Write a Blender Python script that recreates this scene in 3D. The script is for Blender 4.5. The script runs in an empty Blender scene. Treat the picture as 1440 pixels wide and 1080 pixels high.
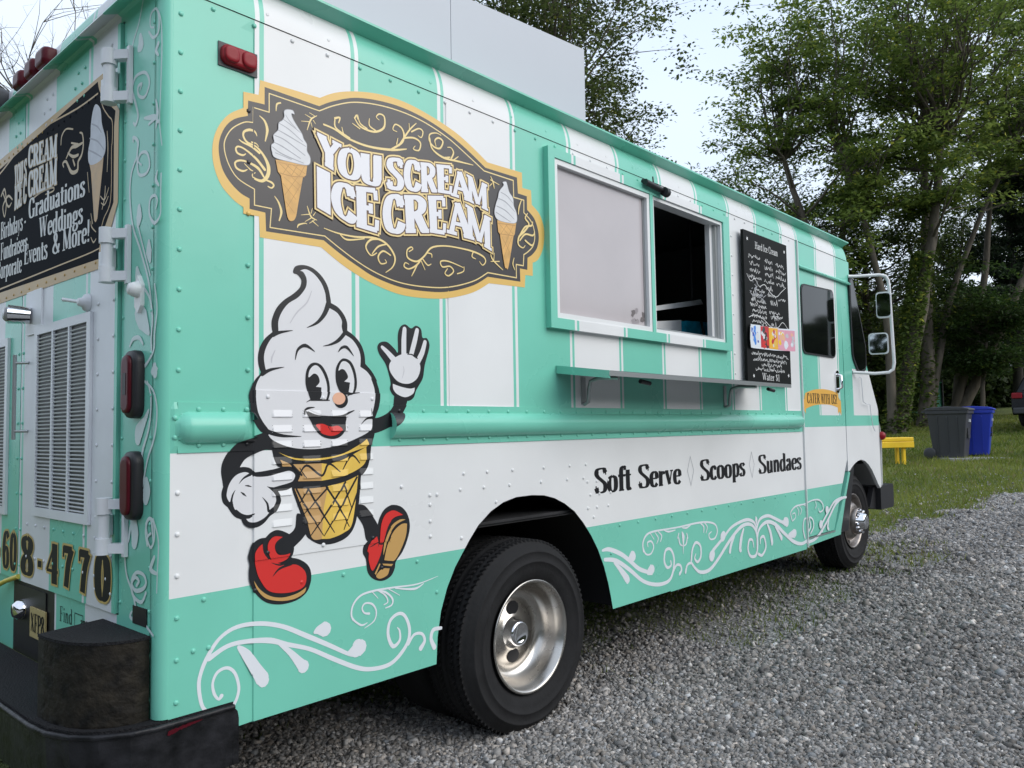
import bpy, bmesh, math, random
import numpy as np
from mathutils import Vector, Matrix
from mathutils.geometry import tessellate_polygon
random.seed(7); rng=np.random.default_rng(7)
S=bpy.context.scene
# ---------------- camera
cd=bpy.data.cameras.new('camera'); cam=bpy.data.objects.new('camera',cd); S.collection.objects.link(cam); S.camera=cam
CAM=Vector((-0.99815,-2.18856,1.2283))
r_=Vector((0.67077437,-0.74146909,-0.01689199)); u_=Vector((-0.0308148,-0.05061853,0.99824256)); f_=Vector((0.74102105,0.669075,0.05680184))
cam.matrix_world=Matrix(((r_.x,u_.x,-f_.x,CAM.x),(r_.y,u_.y,-f_.y,CAM.y),(r_.z,u_.z,-f_.z,CAM.z),(0,0,0,1)))
cd.sensor_width=36; cd.lens=36*1111.31/1440; cd.clip_start=.05; cd.clip_end=2000
# ---------------- light and sky (hazy bright overcast)
SUN_EL=math.radians(33); SUN_DIR=Vector((math.cos(SUN_EL)*0.34,-math.cos(SUN_EL)*0.94,math.sin(SUN_EL))).normalized()
wd=bpy.data.worlds.new('World'); S.world=wd; wd.use_nodes=True; wn=wd.node_tree.nodes; wl=wd.node_tree.links
bg=wn['Background']; sky=wn.new('ShaderNodeTexSky'); sky.sky_type='NISHITA'; sky.sun_disc=False; sky.sun_elevation=SUN_EL
sky.sun_rotation=math.atan2(SUN_DIR.x,SUN_DIR.y); sky.dust_density=3; sky.air_density=1.5
mx=wn.new('ShaderNodeMixRGB'); mx.inputs[0].default_value=.86; wl.new(sky.outputs[0],mx.inputs[1])
tc=wn.new('ShaderNodeTexCoord'); nz=wn.new('ShaderNodeTexNoise'); nz.inputs['Scale'].default_value=1.6; nz.inputs['Detail'].default_value=4
wl.new(tc.outputs['Generated'],nz.inputs['Vector'])
cr=wn.new('ShaderNodeValToRGB'); cr.color_ramp.elements[0].position=.3; cr.color_ramp.elements[0].color=(7.4,8.7,10.8,1)
cr.color_ramp.elements[1].position=.7; cr.color_ramp.elements[1].color=(9.0,10.0,11.4,1)
wl.new(nz.outputs[0],cr.inputs[0]); wl.new(cr.outputs[0],mx.inputs[2]); wl.new(mx.outputs[0],bg.inputs[0]); bg.inputs[1].default_value=.106
sl=bpy.data.lights.new('sun','SUN'); sl.energy=1.75; sl.angle=math.radians(55); sl.color=(1,.96,.9)
so=bpy.data.objects.new('sun',sl); S.collection.objects.link(so); so.rotation_euler=(-SUN_DIR).to_track_quat('-Z','Y').to_euler()
S.view_settings.view_transform='Standard'; S.view_settings.look='None'; S.view_settings.gamma=1; S.view_settings.exposure=0.2
S.view_settings.use_curve_mapping=False
try:
    S.cycles.use_denoising=True; S.cycles.denoiser='OPENIMAGEDENOISE'
    S.cycles.transparent_max_bounces=8; S.cycles.max_bounces=8
except Exception: pass
# ---------------- materials
M={}
def srgb(r,g,b): return tuple(((c/255)/12.92 if c/255<=.04045 else ((c/255+.055)/1.055)**2.4) for c in (r,g,b))
def mat(n,col,rough=.5,metal=0,bump=0,bscale=40,var=0,vscale=3,spec=.5,coat=0,attr=None,stretch=None,emit=None,vcol2=None):
    m=bpy.data.materials.new(n); m.use_nodes=True; nt=m.node_tree; b=nt.nodes['Principled BSDF']; N=nt.nodes; Lk=nt.links
    b.inputs['Base Color'].default_value=(*col,1); b.inputs['Roughness'].default_value=rough; b.inputs['Metallic'].default_value=metal
    b.inputs['Specular IOR Level'].default_value=spec
    if coat: b.inputs['Coat Weight'].default_value=coat; b.inputs['Coat Roughness'].default_value=.12
    tc=N.new('ShaderNodeTexCoord'); vec=tc.outputs['Object']
    if stretch:
        mp=N.new('ShaderNodeMapping'); mp.inputs['Scale'].default_value=stretch; Lk.new(vec,mp.inputs[0]); vec=mp.outputs[0]
    cs=None
    if var:
        n1=N.new('ShaderNodeTexNoise'); n1.inputs['Scale'].default_value=vscale; n1.inputs['Detail'].default_value=6; Lk.new(vec,n1.inputs['Vector'])
        rp=N.new('ShaderNodeValToRGB'); rp.color_ramp.elements[0].position=.3; rp.color_ramp.elements[1].position=.7
        rp.color_ramp.elements[0].color=(*[c*(1-var) for c in col],1); c2=vcol2 or [min(1,c*(1+var)) for c in col]; rp.color_ramp.elements[1].color=(*c2,1)
        Lk.new(n1.outputs[0],rp.inputs[0]); cs=rp.outputs[0]
        mr=N.new('ShaderNodeMapRange'); mr.inputs[3].default_value=max(0,rough-.08); mr.inputs[4].default_value=min(1,rough+.08); Lk.new(n1.outputs[0],mr.inputs[0]); Lk.new(mr.outputs[0],b.inputs['Roughness'])
    if attr:
        at=N.new('ShaderNodeAttribute'); at.attribute_name=attr
        if cs:
            mu=N.new('ShaderNodeMixRGB'); mu.blend_type='MULTIPLY'; mu.inputs[0].default_value=1; Lk.new(cs,mu.inputs[1]); Lk.new(at.outputs['Color'],mu.inputs[2]); cs=mu.outputs[0]
        else: cs=at.outputs['Color']
    if cs: Lk.new(cs,b.inputs['Base Color'])
    if bump:
        n2=N.new('ShaderNodeTexNoise'); n2.inputs['Scale'].default_value=bscale; n2.inputs['Detail'].default_value=5; Lk.new(vec,n2.inputs['Vector'])
        bp=N.new('ShaderNodeBump'); bp.inputs['Strength'].default_value=bump; bp.inputs['Distance'].default_value=.01; Lk.new(n2.outputs[0],bp.inputs['Height']); Lk.new(bp.outputs[0],b.inputs['Normal'])
    if emit: b.inputs['Emission Color'].default_value=(*emit,1); b.inputs['Emission Strength'].default_value=1
    M[n]=m; return m
mat('teal',(.185,.59,.455),.28,var=.07,vscale=1.5,bump=.22,bscale=2.2)
mat('white',(.78,.79,.79),.3,var=.05,vscale=1.7,bump=.2,bscale=2.2)
mat('doorwhite',(.70,.72,.75),.35,var=.06,vscale=6,bump=.06,bscale=8)
mat('greypaint',(.50,.53,.58),.45,var=.05,vscale=.8,bump=.04,bscale=3)
mat('decalwhite',(.80,.80,.84),.3); mat('scroll',(.76,.79,.83),.3); mat('pillarscroll',(.60,.72,.71),.4)
mat('ink',(.016,.017,.02),.3); mat('cream',(.74,.74,.755),.3,var=.02); mat('gold',(.78,.52,.10),.3,var=.12,vscale=9); mat('tan',(.56,.34,.14),.3)
mat('red',(.66,.035,.03),.28); mat('sole',(.55,.33,.11),.3); mat('pink',(.82,.47,.32),.3); mat('shade',(.58,.57,.60),.3)
mat('logogold',(.76,.49,.13),.3); mat('logodark',(.043,.038,.04),.3); mat('goldlite',(.86,.66,.28),.3); mat('logobrown',(.1,.045,.025),.3)
mat('conelite',(.70,.40,.12),.35,var=.15,vscale=25); mat('conedark',(.50,.26,.08),.35); mat('serve',(.70,.71,.73),.35,var=.06,vscale=30); mat('serveline',(.36,.37,.40),.35)
mat('reargold',(.45,.28,.08),.35,var=.1,vscale=12); mat('reardark',(.010,.012,.017),.7,spec=.04); mat('rearline',(.42,.30,.13),.35); mat('rearcone',(.5,.3,.11),.4,var=.15,vscale=25)
mat('rearserve',(.5,.52,.57),.4,var=.1,vscale=25); mat('rearserveline',(.3,.31,.36),.4); mat('rearsilver',(.52,.53,.52),.35); mat('numgold',(.55,.40,.14),.35)
mat('lettblack',(.010,.010,.012),.5,spec=.2)
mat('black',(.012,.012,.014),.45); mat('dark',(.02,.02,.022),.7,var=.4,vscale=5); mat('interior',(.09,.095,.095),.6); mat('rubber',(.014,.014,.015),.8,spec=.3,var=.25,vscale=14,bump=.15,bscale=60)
mat('bumperblack',(.008,.009,.011),.42,spec=.3,var=.7,vscale=18,bump=.5,bscale=30,vcol2=(.022,.022,.026))
mat('drumblack',(.008,.008,.008),.7,spec=.25,var=.7,vscale=22,bump=1.0,bscale=38,vcol2=(.024,.020,.014))
mat('griptread',(.016,.016,.018),.8,spec=.2,bump=1.0,bscale=160)
mat('steel',(.55,.525,.49),.27,1,var=.1,vscale=8); mat('alloy',(.6,.6,.61),.35,1); mat('ruststeel',(.30,.27,.25),.35,.8,var=.3,vscale=20)
mat('chrome',(.8,.8,.82),.08,1); mat('alum',(.42,.44,.44),.35,.7)
mat('glassdark',(.005,.006,.006),.05,spec=.35); mat('screen',(.50,.46,.47),.12,var=.05,vscale=3,coat=.5); mat('mirror',(.55,.6,.6),.03,1)
mat('redlens',(.26,.008,.016),.4,spec=.3); mat('darkred',(.075,.004,.010),.35,spec=.2); mat('clearlens',(.25,.25,.26),.1)
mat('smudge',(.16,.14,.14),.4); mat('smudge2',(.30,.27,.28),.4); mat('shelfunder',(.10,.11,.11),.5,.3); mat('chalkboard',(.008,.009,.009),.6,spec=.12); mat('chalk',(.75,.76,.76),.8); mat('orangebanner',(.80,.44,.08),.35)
mat('yellow',(.85,.55,.02),.5,var=.1); mat('binblack',(.045,.047,.052),.5,bump=.1); mat('binblue',(.015,.04,.42),.4,bump=.1); mat('plateyellow',(.45,.36,.16),.5)
mat('bluebag',(.01,.33,.5),.5,var=.4,vscale=12); mat('stick1',(.05,.25,.75),.4); mat('stick2',(.55,.02,.03),.4); mat('stick3',(.85,.45,.03),.4); mat('stick4',(.75,.35,.45),.4); mat('stickbg',(.75,.8,.85),.4)
mat('bark',(.10,.085,.065),.9,var=.35,vscale=3,bump=.8,bscale=14,stretch=(3,3,.6)); mat('barkdark',(.035,.032,.026),.9,var=.3); mat('greentarp',(.04,.22,.14),.6,var=.3,vscale=1.5)
mat('housewall',(.55,.57,.58),.7); mat('houseroof',(.16,.16,.17),.8); mat('carpaint',(.006,.007,.009),.2,spec=.3); mat('yellowcord',(.6,.5,.08),.5)
mat('stonepad',(.3,.3,.29),.9,var=.2); mat('stone',(1,1,1),.85,attr='c'); mat('leaf',(1,1,1),.55,attr='c',spec=.3); mat('grassblade',(1,1,1),.7,attr='c',spec=.2)
for n in ('leaf','grassblade'):
    b=M[n].node_tree.nodes['Principled BSDF']; nt=M[n].node_tree; tr=nt.nodes.new('ShaderNodeBsdfTranslucent'); ms=nt.nodes.new('ShaderNodeMixShader'); ms.inputs[0].default_value=.45
    at=[x for x in nt.nodes if x.type=='ATTRIBUTE'][0]; nt.links.new(at.outputs['Color'],tr.inputs[0]); nt.links.new(b.outputs[0],ms.inputs[1]); nt.links.new(tr.outputs[0],ms.inputs[2])
    nt.links.new(ms.outputs[0],nt.nodes['Material Output'].inputs[0])
# ---------------- helpers
C=S.collection
def tag(o,label=None,cat=None,group=None,kind=None):
    if label: o['label']=label
    if cat: o['category']=cat
    if group: o['group']=group
    if kind: o['kind']=kind
    return o
def empty(name,loc=(0,0,0),rz=0):
    o=bpy.data.objects.new(name,None); C.objects.link(o); o.location=loc; o.rotation_euler=(0,0,rz); o.empty_display_size=.1; return o
class MB:
    def __init__(s): s.v=[]; s.f=[]; s.m=[]; s.names=[]; s.sm=[]
    def mi(s,m):
        if m not in s.names: s.names.append(m)
        return s.names.index(m)
    def add(s,vs,fs,m,smooth=False):
        b=len(s.v); s.v+= [tuple(p) for p in vs]; k=s.mi(m)
        for f in fs: s.f.append(tuple(b+i for i in f)); s.m.append(k); s.sm.append(smooth)
        return s
    def box(s,x0,x1,y0,y1,z0,z1,m,bev=0):
        if bev:
            return s.prism([(x0+bev,z0),(x1-bev,z0),(x1,z0+bev),(x1,z1-bev),(x1-bev,z1),(x0+bev,z1),(x0,z1-bev),(x0,z0+bev)],'y',y0,y1,m)
        vs=[(x,y,z) for x in (x0,x1) for y in (y0,y1) for z in (z0,z1)]
        return s.add(vs,[(0,1,3,2),(4,6,7,5),(0,4,5,1),(2,3,7,6),(0,2,6,4),(1,5,7,3)],m)
    def prism(s,pts,ax,a,b,m,smooth=False):
        # pts 2d polygon; ax 'y': pts=(x,z) 'x': pts=(y,z) 'z': pts=(x,y)
        n=len(pts); mk={'y':lambda p,t:(p[0],t,p[1]),'x':lambda p,t:(t,p[0],p[1]),'z':lambda p,t:(p[0],p[1],t)}[ax]
        vs=[mk(p,a) for p in pts]+[mk(p,b) for p in pts]
        tr=tessellate_polygon([[Vector((p[0],p[1],0)) for p in pts]])
        s.add(vs,[tuple(t) for t in tr]+[tuple(i+n for i in t) for t in tr],m)
        s.add(vs,[(i,(i+1)%n,(i+1)%n+n,i+n) for i in range(n)],m,smooth); return s
    def tube(s,pts,r,m,n=8,caps=True):
        pts=[Vector(p) for p in pts]; rs=r if isinstance(r,(list,tuple)) else [r]*len(pts)
        vs=[];prev=None
        for i,p in enumerate(pts):
            d=(pts[min(i+1,len(pts)-1)]-pts[max(i-1,0)]).normalized()
            if prev is None:
                a=d.cross(Vector((0,0,1)));
                if a.length<.05: a=d.cross(Vector((1,0,0)))
            else: a=prev-d*prev.dot(d)
            a.normalize(); prev=a; b=d.cross(a)
            for k in range(n):
                t=2*math.pi*k/n; vs.append(p+(a*math.cos(t)+b*math.sin(t))*rs[i])
        fs=[(i*n+k,i*n+(k+1)%n,(i+1)*n+(k+1)%n,(i+1)*n+k) for i in range(len(pts)-1) for k in range(n)]
        s.add(vs,fs,m,True)
        if caps: s.add(vs[:n],[tuple(range(n))],m); s.add(vs[-n:],[tuple(range(n))],m)
        return s
    def lathe(s,prof,c,ax,m,n=48,smooth=True):
        # prof: (r, t) t along axis; axis 'y' or 'z' or 'x'
        vs=[]
        for r,t in prof:
            for k in range(n):
                a=2*math.pi*k/n; q=(r*math.cos(a),r*math.sin(a))
                vs.append({'y':(c[0]+q[0],c[1]+t,c[2]+q[1]),'z':(c[0]+q[0],c[1]+q[1],c[2]+t),'x':(c[0]+t,c[1]+q[0],c[2]+q[1])}[ax])
        s.add(vs,[(i*n+k,i*n+(k+1)%n,(i+1)*n+(k+1)%n,(i+1)*n+k) for i in range(len(prof)-1) for k in range(n)],m,smooth); return s
    def build(s,name,parent=None,label=None,kind=None,weld=False,bevel=0):
        me=bpy.data.meshes.new(name); me.from_pydata(s.v,[],s.f); me.polygons.foreach_set('material_index',s.m); me.polygons.foreach_set('use_smooth',s.sm)
        for n in s.names: me.materials.append(M[n])
        bm=bmesh.new(); bm.from_mesh(me)
        if weld or bevel: bmesh.ops.remove_doubles(bm,verts=bm.verts,dist=1e-5)
        if weld or bevel: bmesh.ops.recalc_face_normals(bm,faces=bm.faces)
        bm.to_mesh(me); bm.free()
        o=bpy.data.objects.new(name,me); C.objects.link(o)
        if parent:
            o.parent=parent
        if label: o['label']=label
        if kind: o['kind']=kind
        if bevel:
            md=o.modifiers.new('bevel','BEVEL'); md.width=bevel; md.segments=2; md.limit_method='ANGLE'
        return o
def copy_tree(o,parent=None):
    c=o.copy(); C.objects.link(c); c.parent=parent
    for ch in list(o.children): copy_tree(ch,c)
    return c
def npmesh(name,verts,faces,mats,col=None,parent=None,kind=None,smooth=False):
    # verts Nx3, faces Fxk
    me=bpy.data.meshes.new(name); nv,nf,k=len(verts),len(faces),faces.shape[1]
    me.vertices.add(nv); me.vertices.foreach_set('co',np.asarray(verts,np.float32).ravel())
    me.loops.add(nf*k); me.loops.foreach_set('vertex_index',faces.astype(np.int32).ravel())
    me.polygons.add(nf); me.polygons.foreach_set('loop_start',np.arange(0,nf*k,k,dtype=np.int32)); me.polygons.foreach_set('loop_total',np.full(nf,k,np.int32))
    if smooth: me.polygons.foreach_set('use_smooth',np.ones(nf,bool))
    me.update(calc_edges=True)
    for m in mats: me.materials.append(M[m])
    if col is not None:
        a=me.color_attributes.new('c','FLOAT_COLOR','POINT'); a.data.foreach_set('color',np.hstack([col,np.ones((nv,1))]).astype(np.float32).ravel())
    o=bpy.data.objects.new(name,me); C.objects.link(o)
    if parent: o.parent=parent
    if kind: o['kind']=kind
    return o
def catmull(pts,closed,seg=6):
    # pts (x,y,extra...,corner) -> list of (x,y,w)
    n=len(pts); out=[]
    co=[bool(len(p)>2 and p[-1]==1 and (len(p)==3 and closed or len(p)==4)) for p in pts]
    def P(i): return pts[i%n] if closed else pts[max(0,min(n-1,i))]
    for i in range(n if closed else n-1):
        p1=P(i);p2=P(i+1); c1=co[i%n]; c2=co[(i+1)%n]
        p0=p1 if c1 else P(i-1); p3=p2 if c2 else P(i+2)
        sg=1 if (c1 and c2) else seg
        for k in range(sg):
            t=k/sg; r=[]
            for d in range(2):
                a,b,c,e=p0[d],p1[d],p2[d],p3[d]
                r.append(.5*((2*b)+(-a+c)*t+(2*a-5*b+4*c-e)*t*t+(-a+3*b-3*c+e)*t*t*t))
            w1=p1[2] if len(p1)>2 else 0; w2=p2[2] if len(p2)>2 else 0
            out.append((r[0],r[1],w1+(w2-w1)*t))
    if not closed: q=pts[-1]; out.append((q[0],q[1],q[2] if len(q)>2 else 0))
    return out
class Art:
    """flat print laid on a surface: 2-D polygons and strokes, each a hair above the one before"""
    def __init__(s,base=.0006,step=.00002): s.b=base; s.st=step; s.v=[]; s.f=[]; s.m=[]; s.names=[]
    def mi(s,m):
        if m not in s.names: s.names.append(m)
        return s.names.index(m)
    def _add(s,P,F,m,off=None):
        b=len(s.v); h=s.b
        s.v+=[(p[0],p[1],h+(off[i] if off else 0)) for i,p in enumerate(P)]; k=s.mi(m)
        for f in F: s.f.append(tuple(b+i for i in f)); s.m.append(k)
        s.b+=s.st
    def poly(s,P,m):
        tr=tessellate_polygon([[Vector((p[0],p[1],0)) for p in P]]); s._add(P,[t for t in tr],m)
    def ribbon(s,P,m,closed=False,cap=True):
        Q=[P[0]]
        for p in P[1:]:
            if (p[0]-Q[-1][0])**2+(p[1]-Q[-1][1])**2>1e-9: Q.append(p)
        if closed and (Q[0][0]-Q[-1][0])**2+(Q[0][1]-Q[-1][1])**2<1e-9: Q.pop()
        n=len(Q); 
        if n<2: return
        V=[]
        for i in range(n):
            a=Q[(i-1)%n] if (closed or i>0) else Q[i]; b=Q[i]; c=Q[(i+1)%n] if (closed or i<n-1) else Q[i]
            d1=Vector((b[0]-a[0],b[1]-a[1])); d2=Vector((c[0]-b[0],c[1]-b[1]))
            if d1.length<1e-9: d1=d2
            if d2.length<1e-9: d2=d1
            d1.normalize(); d2.normalize(); t=d1+d2
            if t.length<.2: t=d1.copy()
            t.normalize(); k=max(.45,t.dot(d1)); w=b[2]/2/k; nn=Vector((-t.y,t.x))
            V+= [(b[0]+nn.x*w,b[1]+nn.y*w),(b[0]-nn.x*w,b[1]-nn.y*w)]
        F=[(2*i,2*i+1,(2*i+3)%(2*n),(2*i+2)%(2*n)) for i in range(n if closed else n-1)]
        off=[(j//2)*2.5e-7 for j in range(2*n)]; 
        s._add(V,F,m,off)
        if cap and not closed:
            for q in (Q[0],Q[-1]):
                if q[2]>.004: s._add([(q[0]+q[2]/2*math.cos(6.2832*k/10),q[1]+q[2]/2*math.sin(6.2832*k/10)) for k in range(10)],[tuple(range(10))],m)
    def art(s,items,seg=6):
        for k,m,p in items:
            if k=='f': s.poly(catmull(p,True,seg),m)
            elif k=='s': s.ribbon(catmull([q[:3]+((q[3],) if len(q)>3 else (0,)) for q in p],False,seg),m)
            else: s.ribbon(catmull([q[:3]+((q[3],) if len(q)>3 else (0,)) for q in p],True,seg if len(p)<400 else 2),m,closed=True)
    def build(s,name,mp,parent,cutx=(),cutz=(),label=None):
        me=bpy.data.meshes.new(name); me.from_pydata([(v[0],0,v[1]) for v in s.v],[],s.f); me.polygons.foreach_set('material_index',s.m)
        for n in s.names: me.materials.append(M[n])
        bm=bmesh.new(); bm.from_mesh(me); lay=bm.verts.layers.float.new('h')
        bm.verts.ensure_lookup_table()
        for v,q in zip(bm.verts,s.v): v[lay]=q[2]
        for ax,cs in ((0,cutx),(2,cutz)):
            for c in cs:
                co=[0,0,0]; co[ax]=c; no=[0,0,0]; no[ax]=1
                bmesh.ops.bisect_plane(bm,geom=bm.verts[:]+bm.edges[:]+bm.faces[:],plane_co=co,plane_no=no,dist=1e-6)
        for v in bm.verts: v.co=mp(v.co.x,v.co.z,v[lay])
        for f in bm.faces:
            f.normal_update()
        bm.to_mesh(me); bm.free()
        o=bpy.data.objects.new(name,me); C.objects.link(o); o.parent=parent
        if label: o['label']=label
        return o
# ---- lettering: stroke alphabet with pen contrast (cap height 100)
def _G():
    c='c';l='l'; T=18; H=6
    def sf(x0,x1,y): return (l,H,[(x0,y),(x1,y)])
    G={}
    G['S']=(58,[(c,None,[(50,80),(42,95),(28,97),(13,92),(9,77),(16,64),(30,52),(45,38),(49,22),(42,7),(27,3),(13,7),(7,22)]),(l,5,[(51,99),(51,72)]),(l,5,[(6,1),(6,30)])])
    G['o']=(50,[(c,None,[(25,64),(12,55),(9,33),(12,11),(25,2),(38,11),(41,33),(38,55),(25,64)])])
    G['O']=(74,[(c,None,[(37,98),(18,86),(11,50),(18,14),(37,2),(56,14),(63,50),(56,86),(37,98)])])
    G['0']=(50,[(c,None,[(25,98),(13,86),(9,50),(13,14),(25,2),(37,14),(41,50),(37,86),(25,98)])])
    G['C']=(62,[(c,None,[(53,72),(48,90),(34,98),(18,88),(11,50),(18,12),(34,2),(48,10),(55,28)]),(l,5,[(55,99),(55,68)])])
    G['G']=(68,[(c,None,[(54,72),(48,90),(34,98),(18,88),(11,50),(18,12),(34,2),(48,8),(54,20)]),(l,T,[(54,42),(54,2)]),sf(42,66,42),(l,5,[(56,99),(56,68)])])
    G['f']=(34,[(c,None,[(38,92),(30,98),(20,92),(17,80)]),(l,T,[(17,82),(17,2)]),(l,9,[(2,62),(38,62)]),(l,12,[(35,96),(36,84)]),sf(5,30,3)])
    G['t']=(34,[(l,T,[(16,84),(16,14)]),(c,None,[(15,16),(20,3),(32,8)]),sf(2,32,63)])
    G['e']=(46,[(c,None,[(39,36),(37,56),(25,64),(12,54),(9,33),(13,10),(27,2),(40,14)]),sf(10,42,36)])
    G['r']=(38,[(l,T,[(14,64),(14,2)]),(c,None,[(14,45),(22,60),(34,58)]),(l,12,[(32,62),(33,50)]),sf(3,26,3),sf(3,14,63)])
    G['v']=(46,[(l,16,[(9,64),(25,4)]),(l,6,[(38,64),(25,4)]),sf(1,20,63),sf(29,46,63)])
    G['c']=(44,[(c,None,[(37,50),(27,64),(13,55),(9,33),(13,10),(27,2),(39,14)]),(l,11,[(36,58),(36,46)])])
    G['p']=(52,[(l,T,[(14,64),(14,-24)]),(c,None,[(14,52),(26,64),(38,58),(43,33),(38,9),(26,2),(14,12)]),sf(3,26,-24),sf(3,14,63)])
    G['s']=(40,[(c,None,[(34,52),(26,64),(13,61),(9,50),(18,38),(30,29),(33,15),(25,3),(12,4),(6,16)])])
    G['u']=(52,[(l,T,[(13,64),(13,16)]),(c,None,[(13,18),(18,3),(30,4),(38,16)]),(l,T,[(39,64),(39,2)]),sf(3,13,63),sf(29,39,63),sf(39,50,3)])
    G['n']=(52,[(l,T,[(13,64),(13,2)]),(c,None,[(13,48),(24,63),(34,60),(39,48)]),(l,T,[(39,50),(39,2)]),sf(3,24,3),sf(29,50,3),sf(3,13,63)])
    G['m']=(78,[(l,T,[(13,64),(13,2)]),(c,None,[(13,48),(24,63),(34,60),(39,48)]),(l,T,[(39,50),(39,2)]),(c,None,[(39,48),(50,63),(60,60),(65,48)]),(l,T,[(65,50),(65,2)]),sf(3,24,3),sf(29,49,3),sf(55,76,3)])
    G['h']=(52,[(l,T,[(13,98),(13,2)]),(c,None,[(13,48),(24,63),(34,60),(39,48)]),(l,T,[(39,50),(39,2)]),sf(3,24,3),sf(29,50,3),sf(3,13,97)])
    G['d']=(52,[(c,None,[(38,50),(28,64),(14,58),(9,33),(14,8),(26,2),(38,14)]),(l,T,[(39,98),(39,2)]),sf(28,39,97),sf(39,50,3)])
    G['a']=(46,[(c,None,[(10,50),(16,62),(28,63),(33,50)]),(l,T,[(33,52),(33,2)]),(c,None,[(33,38),(18,32),(9,20),(13,4),(24,4),(33,16)]),sf(33,44,3)])
    G['i']=(28,[(l,T,[(14,64),(14,2)]),sf(3,14,63),sf(3,25,3),(l,16,[(14,92),(14,78)])])
    G['l']=(28,[(l,T,[(14,98),(14,2)]),sf(3,14,97),sf(3,25,3)])
    G['y']=(46,[(l,16,[(9,64),(25,6)]),(c,6,[(38,64),(25,4),(18,-18),(8,-20)]),sf(1,20,63),sf(29,46,63)])
    G['g']=(50,[(c,None,[(24,64),(13,58),(10,44),(14,30),(24,26),(35,31),(38,44),(34,58),(24,64)]),(c,None,[(14,28),(10,16),(22,10),(38,6),(42,-10),(26,-22),(10,-16),(10,-2),(20,6)]),(l,6,[(34,58),(46,64)])])
    G['D']=(70,[(l,T,[(16,98),(16,2)]),(c,None,[(16,97),(40,94),(56,76),(60,50),(56,24),(40,6),(16,3)]),sf(3,18,97),sf(3,18,3)])
    G['A']=(66,[(l,6,[(33,98),(11,3)]),(l,T,[(33,98),(53,3)]),sf(18,46,34),sf(0,24,3),sf(40,66,3)])
    G['T']=(60,[(l,T,[(30,98),(30,2)]),(l,H,[(4,97),(56,97)]),(l,5,[(5,97),(4,74)]),(l,5,[(55,97),(56,74)]),sf(18,42,3)])
    G['E']=(58,[(l,T,[(16,98),(16,2)]),sf(3,50,97),sf(3,52,3),sf(16,38,52),(l,5,[(50,97),(51,74)]),(l,5,[(51,3),(53,28)]),(l,5,[(38,64),(38,40)])])
    G['F']=(54,[(l,T,[(16,98),(16,2)]),sf(3,48,97),sf(3,30,3),sf(16,38,52),(l,5,[(48,97),(49,74)]),(l,5,[(38,64),(38,40)])])
    G['R']=(66,[(l,T,[(16,98),(16,2)]),(c,None,[(16,97),(36,96),(48,86),(50,74),(46,60),(34,52),(16,50)]),(l,T,[(34,52),(54,3)]),sf(3,18,97),sf(3,30,3),sf(46,66,3)])
    G['P']=(58,[(l,T,[(16,98),(16,2)]),(c,None,[(16,97),(36,96),(49,86),(51,72),(46,56),(34,48),(16,46)]),sf(3,18,97),sf(3,30,3)])
    G['B']=(62,[(l,T,[(16,98),(16,2)]),(c,None,[(16,97),(36,96),(46,86),(46,66),(34,54),(16,52)]),(c,None,[(16,52),(40,50),(51,38),(51,18),(40,5),(16,3)]),sf(3,18,97),sf(3,18,3)])
    G['W']=(88,[(l,16,[(12,98),(28,4)]),(l,6,[(44,96),(28,4)]),(l,16,[(44,98),(60,4)]),(l,6,[(76,98),(60,4)]),sf(1,24,97),sf(34,54,97),sf(66,88,97)])
    G['I']=(32,[(l,T,[(16,98),(16,2)]),sf(3,29,97),sf(3,29,3)])
    G['H']=(72,[(l,T,[(16,98),(16,2)]),(l,T,[(56,98),(56,2)]),sf(3,29,97),sf(3,29,3),sf(43,69,97),sf(43,69,3),sf(16,56,52)])
    G['U']=(66,[(l,T,[(16,98),(16,22)]),(c,None,[(16,26),(20,8),(34,2),(47,8),(52,26)]),(l,T,[(52,98),(52,22)]),sf(3,29,97),sf(41,64,97)])
    G['M']=(86,[(l,9,[(14,98),(14,2)]),(l,T,[(16,98),(43,6)]),(l,7,[(68,98),(43,6)]),(l,T,[(70,98),(70,2)]),sf(2,22,97),sf(2,26,3),sf(58,84,3),sf(64,84,97)])
    G['Y']=(62,[(l,T,[(11,98),(31,46)]),(l,7,[(51,98),(31,46)]),(l,T,[(31,50),(31,2)]),sf(1,24,97),sf(38,61,97),sf(18,44,3)])
    G['N']=(70,[(l,7,[(14,98),(14,2)]),(l,T,[(14,98),(54,2)]),(l,7,[(55,98),(55,2)]),sf(2,22,97),sf(2,24,3),sf(44,68,97)])
    G['X']=(64,[(l,T,[(12,98),(52,2)]),(l,7,[(50,98),(12,2)])])
    G['!']=(26,[(l,15,[(13,98),(13,40)]),(l,8,[(13,44),(13,26)]),(l,15,[(13,14),(13,1)])])
    G['&']=(74,[(c,None,[(66,40),(52,10),(32,2),(12,12),(10,28),(24,46),(40,62),(42,82),(30,96),(20,84),(24,64),(44,30),(66,2)]),sf(54,72,40)])
    G['-']=(34,[(l,13,[(5,38),(29,38)])])
    G['$']=(54,[(c,None,[(44,80),(28,90),(12,76),(28,52),(44,30),(28,10),(10,20)]),(l,6,[(27,102),(27,-4)])])
    G['6']=(54,[(c,None,[(44,84),(34,98),(18,88),(11,50),(15,12),(28,2),(41,12),(43,32),(38,50),(26,56),(13,44)])])
    G['8']=(54,[(c,None,[(27,98),(14,90),(12,74),(20,60),(38,44),(44,26),(40,8),(27,2),(14,8),(10,26),(18,44),(36,60),(42,76),(39,90),(27,98)])])
    G['4']=(56,[(l,T,[(38,98),(38,2)]),(l,6,[(38,98),(6,30)]),sf(5,53,30),sf(27,50,3)])
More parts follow.
